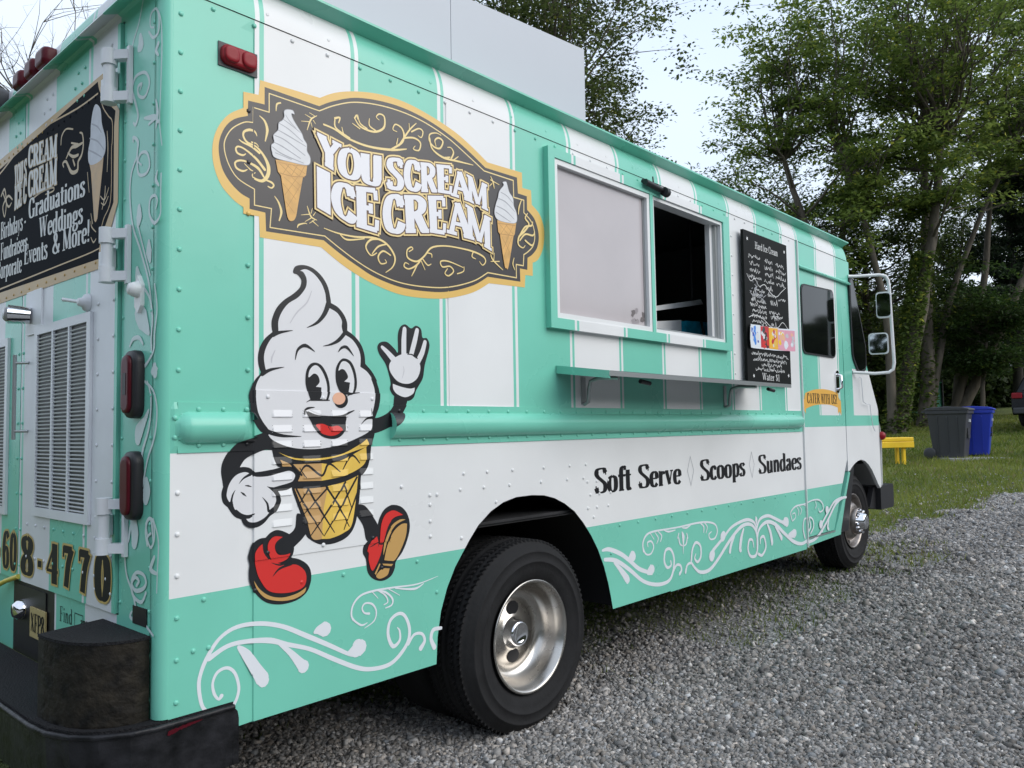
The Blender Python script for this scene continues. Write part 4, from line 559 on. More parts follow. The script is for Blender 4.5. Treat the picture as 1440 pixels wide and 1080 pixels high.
ART_SCROLL=[
('s','scroll',[(0.1544,0.4751,0.0121),(0.1456,0.4681,0.0066),(0.1321,0.4878,0.0087),(0.1279,0.5186,0.0076),(0.1423,0.5449,0.0088),(0.1718,0.5506,0.0089),(0.1959,0.5295,0.009),(0.2082,0.4879,0.009),(0.2022,0.4562,0.009),(0.1872,0.4327,0.01)]),
('s','scroll',[(0.1168,0.4354,0.0108),(0.0967,0.4622,0.0097),(0.0869,0.5126,0.0108),(0.0906,0.549,0.0108),(0.1103,0.5928,0.012),(0.1478,0.639,0.01),(0.2015,0.6614,0.0113),(0.2764,0.6572,0.0128),(0.3548,0.6329,0.0131),(0.4371,0.5888,0.0147),(0.5234,0.5408,0.0138),(0.5987,0.4969,0.0116),(0.6297,0.4838,0.0065)]),
('s','scroll',[(0.116,0.5888,0.0142),(0.1716,0.6122,0.0123),(0.2324,0.6133,0.0125),(0.3087,0.6004,0.0164),(0.3683,0.5764,0.0131),(0.4511,0.5441,0.0123),(0.538,0.4948,0.0139),(0.6294,0.4461,0.0143),(0.693,0.4263,0.0132),(0.7676,0.424,0.0135),(0.8193,0.4487,0.0138),(0.8549,0.4878,0.0125),(0.8599,0.5337,0.0126),(0.8383,0.5781,0.0111),(0.8078,0.589,0.011),(0.7733,0.5703,0.0109),(0.7644,0.5261,0.0122),(0.7852,0.4824,0.0136),(0.8155,0.4959,0.0096),(0.8158,0.529,0.0069),(0.8047,0.5431,0.0028)]),
('s','scroll',[(0.8547,0.4744,0.0098),(0.8819,0.5024,0.0098),(0.9182,0.4986,0.01),(0.9316,0.4719,0.0114),(0.9129,0.4486,0.0184)]),
('s','scroll',[(1.0121,0.5007,0.0117),(0.974,0.5012,0.0145),(0.9623,0.4725,0.0144),(0.9778,0.4382,0.0188)]),
('s','scroll',[(0.2078,0.6017,0.0113),(0.2325,0.574,0.0285),(0.2639,0.5248,0.0345),(0.283,0.4948,0.0416),(0.2881,0.4851,0.0359)]),
('s','scroll',[(0.3415,0.5849,0.0095),(0.3818,0.5472,0.018),(0.416,0.5072,0.0303),(0.4264,0.4959,0.0389)]),
('s','scroll',[(0.6298,0.5027,0.0455),(0.6377,0.5085,0.0561),(0.6456,0.5088,0.0497)]),
('s','scroll',[(0.6025,0.4991,0.0193),(0.6181,0.502,0.0324),(0.6298,0.5027,0.0455)]),
('s','scroll',[(0.4641,0.5912,0.0037),(0.4799,0.5966,0.0248),(0.5016,0.5959,0.0463),(0.5075,0.5948,0.0439)]),
('s','scroll',[(0.6837,0.6127,0.0078),(0.6636,0.6185,0.0055),(0.6544,0.6361,0.0055),(0.6679,0.6497,0.0055),(0.6975,0.6414,0.0067),(0.7137,0.6148,0.0056),(0.7038,0.5843,0.0045),(0.6632,0.5675,0.0022)]),
('s','scroll',[(0.6304,0.5929,0.0054),(0.611,0.6175,0.0065),(0.6177,0.6531,0.0065),(0.6508,0.6793,0.0066),(0.7116,0.6855,0.0067),(0.7958,0.683,0.0058),(0.8991,0.6781,0.0047),(1.0006,0.6916,0.0012)]),
('s','scroll',[(0.6767,0.584,0.0022),(0.65,0.5806,0.0066),(0.6148,0.6063,0.0054)]),
('s','scroll',[(0.7958,0.6797,0.0034),(0.8838,0.6634,0.0083),(0.9297,0.6757,0.0024)]),
('s','scroll',[(0.7116,0.6855,0.0034),(0.7531,0.6733,0.0068),(0.784,0.6462,0.0069),(0.7809,0.6247,0.0057),(0.7526,0.6187,0.0034)]),
('s','scroll',[(0.7253,0.6811,0.0034),(0.753,0.6624,0.0057),(0.764,0.6386,0.0045),(0.7457,0.6309,0.0034)]),
('s','scroll',[(0.6979,0.6823,0.0033),(0.7223,0.6566,0.0022)]),
('s','scroll',[(0.7673,0.682,0.0034),(0.8171,0.6518,0.0023)]),
('s','scroll',[(2.0339,0.6565,0.009),(2.0885,0.655,0.016),(2.1811,0.6221,0.0175),(2.2568,0.5797,0.0166),(2.3345,0.5306,0.0169),(2.4155,0.5023,0.0147)]),
('s','scroll',[(2.0502,0.6125,0.0136),(2.1419,0.595,0.0162),(2.2548,0.5363,0.0166),(2.3722,0.464,0.0145),(2.4967,0.428,0.0149),(2.6066,0.4284,0.014),(2.654,0.468,0.0129),(2.6692,0.5365,0.0116),(2.6378,0.5875,0.0116),(2.5883,0.5878,0.0115),(2.5723,0.5376,0.0114),(2.5992,0.4991,0.0115),(2.6379,0.5054,0.009),(2.6346,0.5293,0.0064)]),
('s','scroll',[(2.1266,0.5886,0.0092),(2.1778,0.5473,0.0209),(2.2296,0.4966,0.0306),(2.233,0.4852,0.0212)]),
('s','scroll',[(2.2473,0.5864,0.0095),(2.2775,0.5989,0.0405),(2.2872,0.5954,0.0358)]),
('s','scroll',[(2.4197,0.5017,0.0245),(2.4474,0.509,0.0444),(2.4538,0.5104,0.037)]),
('s','scroll',[(2.654,0.468,0.0103),(2.6901,0.4983,0.0104),(2.7294,0.4928,0.0105),(2.7421,0.4673,0.0105),(2.7222,0.4487,0.0143)]),
('s','scroll',[(2.3807,0.6415,0.0024),(2.3761,0.6309,0.0073),(2.3992,0.5944,0.0073),(2.445,0.5885,0.0062),(2.4742,0.619,0.0075),(2.4544,0.6498,0.0074),(2.4185,0.6483,0.0062),(2.4217,0.6276,0.0049)]),
('s','scroll',[(2.3791,0.6081,0.0073),(2.3771,0.6531,0.0085),(2.4142,0.6883,0.0086),(2.4888,0.6973,0.0075),(2.6209,0.695,0.0064),(2.7478,0.6938,0.0066),(2.9057,0.6962,0.0082),(3.0328,0.6899,0.0084),(3.1239,0.6682,0.0085),(3.1482,0.6272,0.0086),(3.1189,0.5921,0.0085),(3.0658,0.5917,0.007),(3.0491,0.6188,0.007),(3.0816,0.6318,0.0042)]),
('s','scroll',[(2.5761,0.6938,0.0038),(2.6202,0.681,0.0077),(2.6888,0.682,0.0039)]),
('s','scroll',[(2.521,0.6916,0.0038),(2.5526,0.6674,0.0076),(2.5402,0.6399,0.0051)]),
('s','scroll',[(2.4886,0.6916,0.0038),(2.5194,0.6595,0.0063),(2.5028,0.6327,0.0038)]),
('s','scroll',[(2.4458,0.6905,0.0037),(2.4783,0.6584,0.0037)]),
('s','scroll',[(2.9557,0.6912,0.0041),(2.9926,0.6688,0.0083),(2.9907,0.6377,0.0055)]),
('s','scroll',[(2.8562,0.6949,0.004),(2.8068,0.6817,0.008),(2.7593,0.6866,0.004)]),
('s','scroll',[(2.9942,0.6937,0.0042),(3.0312,0.6648,0.007),(3.0161,0.6312,0.0042)]),
('s','scroll',[(2.7632,0.5481,0.0026),(2.7659,0.5957,0.0079),(2.7683,0.6375,0.0212),(2.7579,0.6627,0.0079)]),
('s','scroll',[(2.7211,0.6368,0.0079),(2.7311,0.6058,0.0079),(2.7585,0.5906,0.004)]),
('s','scroll',[(2.8084,0.627,0.008),(2.7971,0.5981,0.008),(2.7703,0.5892,0.004)]),
('s','scroll',[(2.7225,0.6605,0.0066),(2.7095,0.6381,0.0065)]),
('s','scroll',[(2.805,0.6516,0.0067),(2.8156,0.6262,0.0067)]),
('s','scroll',[(2.7814,0.4497,0.0145),(2.8001,0.4831,0.0106),(2.844,0.4892,0.0107),(2.8791,0.46,0.0121),(2.9395,0.427,0.015),(3.042,0.4248,0.0166),(3.1515,0.4731,0.017),(3.296,0.559,0.0175),(3.4458,0.6225,0.0181),(3.5673,0.6239,0.0154),(3.6417,0.5748,0.0156),(3.6573,0.4898,0.0156),(3.6305,0.4309,0.0155),(3.559,0.4332,0.0137),(3.5256,0.4783,0.0137),(3.5448,0.5305,0.0138),(3.5908,0.5252,0.0108),(3.6031,0.4825,0.0062)]),
('s','scroll',[(2.8447,0.5013,0.012),(2.8605,0.5601,0.0121),(2.8995,0.5922,0.0122),(2.9482,0.5679,0.0123),(2.9498,0.512,0.0123),(2.913,0.486,0.0122),(2.882,0.5085,0.0094),(2.8958,0.5312,0.0054)]),
('s','scroll',[(3.0728,0.4961,0.0476),(3.0839,0.5048,0.0421)]),
('s','scroll',[(3.088,0.5258,0.0169),(3.2135,0.5814,0.0144),(3.3298,0.6344,0.0133),(3.5085,0.6569,0.0152),(3.6147,0.6329,0.014),(3.6522,0.5876,0.014)]),
('s','scroll',[(3.2084,0.5885,0.0432),(3.22,0.5962,0.0404)]),
('s','scroll',[(3.4745,0.6061,0.0121),(3.441,0.5558,0.024),(3.4219,0.4977,0.0239),(3.4297,0.4834,0.0179)]),
('s','scroll',[(3.3547,0.5788,0.0118),(3.3082,0.5313,0.0205),(3.2914,0.494,0.0204)]),
('s','scroll',[(3.6544,0.6151,0.0062),(3.6502,0.6434,0.025),(3.6452,0.6605,0.0094)]),
('s','scroll',[(3.6448,0.5745,0.014),(3.6946,0.6391,0.0142),(3.8102,0.6537,0.0161),(3.9262,0.6242,0.0164),(4.0283,0.5925,0.0166),(4.0993,0.5855,0.0505)]),
('s','scroll',[(4.0746,0.5909,0.0469),(4.0855,0.5928,0.0437)]),
('s','scroll',[(3.6488,0.4631,0.014),(3.6732,0.5714,0.0156),(3.7905,0.6157,0.0176),(3.9232,0.5883,0.0196),(4.0572,0.5159,0.02),(4.1971,0.4482,0.0204),(4.3269,0.4179,0.0174),(4.4337,0.4286,0.0177)]),
('s','scroll',[(3.6624,0.4337,0.014),(3.7159,0.42,0.0141),(3.7715,0.4622,0.0143),(3.7505,0.528,0.0143),(3.7017,0.5265,0.0126),(3.6926,0.4926,0.0063)]),
('s','scroll',[(3.8058,0.6,0.0128),(3.8448,0.5461,0.0225),(3.8635,0.4868,0.0258),(3.8623,0.4726,0.0193)]),
('s','scroll',[(3.922,0.5739,0.0131),(3.9704,0.5326,0.0197),(4.009,0.4919,0.0264)]),
('s','scroll',[(4.1278,0.4964,0.0202),(4.2092,0.4994,0.0478),(4.2243,0.5008,0.0411)]),
('s','scroll',[(4.1909,0.5841,0.0051),(4.1745,0.6082,0.0085),(4.1706,0.646,0.0085),(4.2555,0.6765,0.0087),(4.4103,0.6792,0.0071),(4.532,0.693,0.0072),(4.6558,0.6882,0.0092),(4.7289,0.6534,0.0093),(4.7332,0.6125,0.0093),(4.6682,0.602,0.0074),(4.6497,0.6277,0.0055)]),
('s','scroll',[(4.1909,0.5841,0.0068),(4.2411,0.6019,0.0069),(4.2327,0.633,0.0069),(4.1949,0.6288,0.0051)]),
('s','scroll',[(4.3123,0.6718,0.0035),(4.3484,0.6457,0.007),(4.3264,0.6169,0.0052)]),
('s','scroll',[(4.5932,0.6883,0.0036),(4.6106,0.655,0.0073),(4.5876,0.633,0.0055)]),
('s','scroll',[(4.39,0.6731,0.0035),(4.4482,0.6605,0.0071)]),
('s','scroll',[(4.2628,0.6729,0.0035),(4.298,0.6424,0.007),(4.2876,0.6128,0.0052)]),
('s','scroll',[(4.3883,0.4492,0.0123),(4.3631,0.5135,0.0123),(4.3844,0.573,0.0106),(4.4321,0.5763,0.0089),(4.456,0.535,0.0089),(4.4254,0.507,0.0071)]),
('s','scroll',[(4.4573,0.4259,0.0106),(4.4382,0.4746,0.0106),(4.4942,0.5155,0.0107),(4.4803,0.5795,0.0089),(4.5391,0.5582,0.0108),(4.5466,0.5102,0.0108),(4.4897,0.4691,0.0089)]),
('s','scroll',[(4.4244,0.4142,0.0159),(4.5877,0.4268,0.0163),(4.7652,0.5041,0.0168),(4.8828,0.5748,0.0171),(4.9796,0.633,0.0174),(5.1089,0.6651,0.0157),(5.2048,0.6664,0.014)]),
('s','scroll',[(4.6802,0.5126,0.0478),(4.6932,0.5145,0.0405)]),
('s','scroll',[(4.7021,0.5185,0.0148),(4.8404,0.595,0.0151),(4.9587,0.6514,0.0154),(5.1094,0.6702,0.0138)]),
('s','scroll',[(4.8021,0.6066,0.0413),(4.8154,0.6087,0.0339)]),
('s','scroll',[(4.8336,0.53,0.0113),(4.8066,0.4836,0.0225),(4.8223,0.4657,0.0169)]),
('s','scroll',[(4.72,0.4844,0.0111),(4.7006,0.4623,0.0147)]),
]
ART_PILLAR=[
('s','pillarscroll',[(0.1323,2.5166,0.0058),(0.1612,2.4565,0.0059),(0.2011,2.4082,0.006),(0.2205,2.352,0.006)]),
('s','pillarscroll',[(0.15,2.4126,0.0146),(0.1453,2.3844,0.0291),(0.1553,2.379,0.0205)]),
('s','pillarscroll',[(0.0904,2.4045,0.0057),(0.0608,2.3766,0.007),(0.0268,2.3817,0.0069),(0.0239,2.4233,0.0069),(0.0434,2.4563,0.0056),(0.0778,2.452,0.0057),(0.0809,2.4184,0.0042),(0.0576,2.4056,0.0042)]),
('s','pillarscroll',[(0.0434,2.4563,0.0042),(0.0144,2.4198,0.0041),(0.0037,2.3395,0.0054),(0.0087,2.2146,0.0041),(0.0143,2.1154,0.0041),(-0.0018,2.0443,0.004)]),
('s','pillarscroll',[(0.0261,2.3473,0.011),(0.0409,2.3311,0.0111),(0.0255,2.3131,0.0055)]),
('s','pillarscroll',[(0.1462,2.2484,0.0043),(0.1366,2.2629,0.0072),(0.1607,2.2616,0.0073),(0.156,2.2338,0.0073),(0.1157,2.2173,0.0071),(0.0869,2.2388,0.007),(0.0874,2.2648,0.0071),(0.1174,2.2918,0.0072),(0.1778,2.2979,0.0074),(0.2017,2.2654,0.0089),(0.1758,2.2133,0.0088),(0.1586,2.1732,0.0073),(0.1743,2.1512,0.0088),(0.1909,2.1602,0.0059)]),
('s','pillarscroll',[(0.038,2.1855,0.0055),(0.0278,2.1445,0.0123),(0.0364,2.1047,0.0055)]),
('s','pillarscroll',[(0.1143,2.1537,0.0057),(0.0656,2.1425,0.0125),(0.0277,2.136,0.0055)]),
('s','pillarscroll',[(0.0845,2.1264,0.0056),(0.037,2.1345,0.0096)]),
('s','pillarscroll',[(0.0217,2.1175,0.0082),(0.0466,2.1414,0.0083)]),
('s','pillarscroll',[(0.1894,2.1025,0.0044),(0.1898,2.1158,0.0074),(0.1567,2.0939,0.0087),(0.1618,2.0516,0.0072),(0.1504,1.9967,0.0072),(0.1008,1.9852,0.007),(0.0761,2.0049,0.007),(0.0924,2.043,0.007),(0.1318,2.0546,0.0071),(0.1554,2.037,0.0058),(0.131,2.0181,0.0043)]),
('s','pillarscroll',[(0.1618,2.0516,0.0058),(0.2015,2.0086,0.0074),(0.2101,1.9401,0.0074),(0.1873,1.8481,0.0073),(0.1352,1.77,0.0071),(0.0847,1.686,0.0069),(0.0646,1.6332,0.0068),(0.0539,1.574,0.0068)]),
('s','pillarscroll',[(0.0246,1.9758,0.0041),(0.0334,1.9528,0.0109),(0.0145,1.9318,0.0054)]),
('s','pillarscroll',[(0.0003,1.9618,0.0054),(0.0028,1.8961,0.0053),(0.0037,1.8468,0.0053),(0.0403,1.829,0.0081),(0.0731,1.8605,0.0069),(0.0702,1.902,0.0069),(0.0419,1.9086,0.0068),(0.023,1.8921,0.0054),(0.0318,1.869,0.0041)]),
('s','pillarscroll',[(0.1441,1.896,0.0143),(0.1434,1.8657,0.0286),(0.1508,1.8413,0.0114)]),
('s','pillarscroll',[(0.1508,1.8413,0.0057),(0.1055,1.7566,0.0056),(0.0656,1.6833,0.0055)]),
('s','pillarscroll',[(0.0753,1.781,0.011),(0.0746,1.7515,0.0275),(0.0665,1.7251,0.011)]),
('s','pillarscroll',[(0.1538,1.7131,0.0143),(0.1431,1.6817,0.0312),(0.113,1.6563,0.0112)]),
('s','pillarscroll',[(0.1411,1.5964,0.0282),(0.1211,1.5815,0.0112)]),
('s','pillarscroll',[(0.1208,1.6639,0.0069),(0.0646,1.6155,0.0067),(0.0481,1.5594,0.0066),(0.0545,1.4994,0.0066),(0.0535,1.4523,0.0066),(0.0918,1.428,0.0067)]),
('s','pillarscroll',[(0.0347,1.6522,0.0055),(0.0182,1.583,0.0054),(0.032,1.5175,0.0066),(0.0385,1.4645,0.0066),(0.0917,1.4246,0.0067)]),
('s','pillarscroll',[(0.135,1.5826,0.0461),(0.1105,1.5593,0.0501),(0.0703,1.5178,0.0111)]),
('s','pillarscroll',[(0.1984,1.4912,0.0059),(0.174,1.5101,0.0094),(0.1333,1.5099,0.0092),(0.1089,1.4906,0.0068)]),
('s','pillarscroll',[(0.2029,1.3376,0.0071),(0.1773,1.3089,0.0093),(0.1364,1.2974,0.0091),(0.1051,1.3202,0.0067),(0.1135,1.3409,0.0068)]),
('s','pillarscroll',[(0.0301,1.4206,0.0174),(0.0298,1.4092,0.037),(0.0267,1.4004,0.0217)]),
('s','pillarscroll',[(0.0907,1.3805,0.0067),(0.0362,1.3511,0.0065),(0.0126,1.2973,0.0064),(0.0262,1.2251,0.0065),(0.0704,1.1588,0.0066),(0.0999,1.0848,0.0067)]),
('s','pillarscroll',[(0.0751,1.3797,0.0056),(0.0511,1.3317,0.0066),(0.0616,1.252,0.0066),(0.1021,1.1852,0.0089),(0.1091,1.1448,0.0067)]),
('s','pillarscroll',[(0.1346,1.219,0.0295),(0.1271,1.2393,0.0385),(0.0884,1.2725,0.0156),(0.0657,1.2988,0.0066)]),
('s','pillarscroll',[(0.0768,1.0989,0.0198),(0.0732,1.0724,0.0351),(0.0789,1.049,0.0264)]),
('s','pillarscroll',[(0.1534,0.9948,0.0091),(0.177,0.9661,0.0092),(0.1924,0.9242,0.0092)]),
('s','pillarscroll',[(0.0279,0.9375,0.0064),(0.0441,0.9949,0.0075),(0.0743,0.9798,0.0077),(0.0659,0.9475,0.0054)]),
('s','pillarscroll',[(0.1498,0.9815,0.0181),(0.1442,0.9482,0.0294),(0.1517,0.9274,0.0181)]),
('s','pillarscroll',[(0.211,1.005,0.007),(0.2209,0.9356,0.007),(0.2066,0.8343,0.0069),(0.1644,0.785,0.0079),(0.1393,0.7415,0.0078),(0.1464,0.7072,0.0078),(0.1755,0.7097,0.008),(0.1629,0.7249,0.0056)]),
('s','pillarscroll',[(0.1661,0.9872,0.0229),(0.149,0.9479,0.034),(0.1516,0.9207,0.0272)]),
('s','pillarscroll',[(0.0433,0.9558,0.0054),(0.0658,0.941,0.0065),(0.0425,0.9168,0.0064),(0.0206,0.9446,0.0064),(0.029,0.9894,0.0064),(0.0593,0.994,0.0065),(0.0769,0.9599,0.0066),(0.0653,0.9213,0.0065)]),
('s','pillarscroll',[(0.0291,0.9959,0.0054),(-0.0046,0.9401,0.0053),(-0.0003,0.8563,0.0052),(0.0029,0.7984,0.0042)]),
('s','pillarscroll',[(0.0196,0.8929,0.0085),(0.0413,0.8584,0.0129),(0.0039,0.8495,0.0063)]),
('s','pillarscroll',[(0.1328,0.8022,0.0067),(0.1173,0.8172,0.0078),(0.1413,0.8245,0.0079),(0.1649,0.8051,0.0079),(0.1404,0.7879,0.009),(0.0934,0.797,0.0088),(0.0707,0.816,0.0076),(0.0866,0.8372,0.0077),(0.1336,0.8387,0.0078),(0.1651,0.8118,0.0091),(0.156,0.7726,0.009),(0.1003,0.7599,0.0077),(0.0702,0.79,0.0065)]),
('s','pillarscroll',[(0.0682,0.6992,0.0065),(0.0227,0.6805,0.0063)]),
]
ART_REAR=[
('f','reargold',[(0.3983,2.3754,1),(0.3604,2.3259),(0.3232,2.2767),(0.2669,2.2187,1),(0.2717,2.1857,1),(0.2713,1.9342,1),(0.3237,1.8637),(0.3715,1.8177),(0.383,1.7512,1),(1.4451,1.7629,1),(1.741,1.7675,1),(1.7842,2.3514,1),(1.4833,2.3539,1)]),
('f','reardark',[(0.4405,2.3616,1),(0.4232,2.3239),(0.3745,2.2794),(0.2967,2.2252,1),(0.3063,2.1771,1),(0.3039,1.941,1),(0.3643,1.8803),(0.4082,1.8239),(0.4116,1.783,1),(1.4479,1.8064,1),(1.7442,1.8107,1),(1.7816,2.3163,1),(1.4807,2.3148,1)]),
('s','reargold',[(1.6758,2.296,0.0085),(1.4794,2.2938,0.008),(1.082,2.3527,0.0071),(0.6195,2.3249,0.006),(0.4392,2.3223,0.0056)]),
('s','reargold',[(0.4173,2.3049,0.0044),(0.3949,2.2641,0.0044),(0.3522,2.2244,0.0043),(0.3209,2.1968,0.0042),(0.3191,2.1339,0.0042),(0.3242,2.1089,0.0042),(0.3263,1.9547,0.0042),(0.3809,1.9018,0.0043),(0.4135,1.8433,0.0043),(0.4173,1.8162,0.0043),(0.7956,1.8163,0.005),(1.4488,1.821,0.0063),(1.6426,1.8254,0.0067)]),
('f','rearcone',[(0.5023,2.1097,1),(0.3861,2.1025,1),(0.3931,2.0669,1),(0.4294,1.9154,1),(0.443,1.9058),(0.4559,1.9149,1),(0.4868,2.0778,1)]),
('f','rearserve',[(0.4751,2.2806),(0.4515,2.2909),(0.4153,2.2633),(0.402,2.2127),(0.3728,2.1582),(0.376,2.1127),(0.4216,2.096),(0.4981,2.1051),(0.5143,2.1473),(0.4962,2.1907),(0.493,2.2378)]),
('s','rearserveline',[(0.4856,2.2357,0.0046),(0.4371,2.2129,0.006),(0.4058,2.1856,0.003)]),
('s','rearserveline',[(0.5011,2.192,0.0046),(0.4356,2.1653,0.006),(0.3809,2.1232,0.0029)]),
('s','rearserveline',[(0.5097,2.1558,0.0046),(0.4582,2.1333,0.0061),(0.3987,2.1044,0.003)]),
('s','rearline',[(0.7332,2.1534,0.006),(0.7419,2.1675,0.008),(0.7095,2.1656,0.0099),(0.6602,2.1183,0.0135),(0.606,2.1115,0.0133),(0.5994,2.1389,0.0113),(0.5699,2.1548,0.0112),(0.5562,2.1859,0.0093),(0.5649,2.2228,0.0075),(0.5879,2.2347,0.0057)]),
('s','rearline',[(0.71,2.1777,0.0059),(0.6635,2.2017,0.0117),(0.6168,2.1957,0.0114),(0.5639,2.1936,0.0075)]),
('s','rearline',[(0.6946,2.1918,0.0059),(0.6465,2.168,0.0116),(0.6003,2.1624,0.0095)]),
('s','rearline',[(0.6642,2.2196,0.0058),(0.6016,2.1976,0.0095)]),
('s','rearline',[(0.6298,2.1346,0.0096),(0.6461,2.1561,0.0077)]),
('s','rearline',[(0.3917,1.9353,0.0035),(0.3725,1.9695,0.0069),(0.367,2.0063,0.0034)]),
('s','rearline',[(0.4068,1.9822,0.0035),(0.3724,1.964,0.0052),(0.34,1.9949,0.0034)]),
('s','rearline',[(0.3992,1.9587,0.0035),(0.3719,1.9476,0.0051),(0.3419,1.9684,0.0034)]),
('s','rearline',[(0.3588,2.1787,0.0034),(0.3504,2.122,0.006),(0.3548,2.047,0.0034)]),
('s','rearline',[(0.5159,2.0846,0.0037),(0.5072,2.043,0.0045),(0.4989,2.013,0.0027)]),
('s','rearline',[(0.4814,1.917,0.0036),(0.4735,1.8961,0.0054),(0.4377,1.8729,0.0035)]),
('s','rearline',[(0.4795,1.8638,0.0036),(0.4577,1.8433,0.0053),(0.437,1.8508,0.0044)]),
('s','rearline',[(0.4822,1.9423,0.0027),(0.4668,1.9059,0.0053)]),
('s','rearline',[(0.7613,2.2387,0.0061),(0.7543,2.2672,0.0081),(0.7142,2.2806,0.006),(0.6502,2.2632,0.0058)]),
('s','rearline',[(1.0545,2.107,0.0067),(0.9625,2.113,0.0065),(0.8392,2.1048,0.0072),(0.83,2.0905,0.0062),(0.9081,2.095,0.0042)]),
('s','rearline',[(1.4284,2.1994,0.0101),(1.3855,2.2181,0.01),(1.3601,2.1572,0.0099),(1.3786,2.1056,0.0074),(1.4033,2.1522,0.01),(1.34,2.1806,0.0098),(1.2856,2.1554,0.0072)]),
('s','rearline',[(1.4069,2.2088,0.0075),(1.3374,2.1388,0.0098),(1.2954,2.1438,0.006)]),
]
WORDS_REAR=[('Graduations', 1.092, 2.04, 0.534, 2.01, 0.075), ('Weddings', 0.971, 1.946, 0.549, 1.923, 0.075), ('& More!', 0.829, 1.863, 0.486, 1.851, 0.075), ('Events', 1.131, 1.874, 0.878, 1.858, 0.075), ('Birthdays -', 1.425, 2.02, 1.114, 2.009, 0.07), ('Fundraisers', 1.419, 1.935, 1.094, 1.924, 0.07), ('Corporate', 1.461, 1.863, 1.154, 1.85, 0.07), ('CREAM', 1.102, 2.237, 0.795, 2.205, 0.085), ('CREAM', 1.096, 2.124, 0.791, 2.107, 0.1), ('YOU S', 1.258, 2.201, 1.116, 2.197, 0.085), ('ICE C', 1.252, 2.107, 1.112, 2.111, 0.1)]
MIRROR_ARM=[(5.44,.0,2.398),(5.50,-.04,2.400),(5.61,-.185,2.406),(5.638,-.225,2.395),(5.650,-.240,2.36),(5.653,-.244,2.30),(5.657,-.25,1.98),(5.661,-.255,1.70),(5.655,-.248,1.65),(5.635,-.22,1.625),(5.57,-.135,1.618),(5.50,-.04,1.628),(5.46,.0,1.632)]
MIRROR_HEADS=[((5.625,-.205,2.165),.055,.105),((5.59,-.165,1.856),.072,.085)]
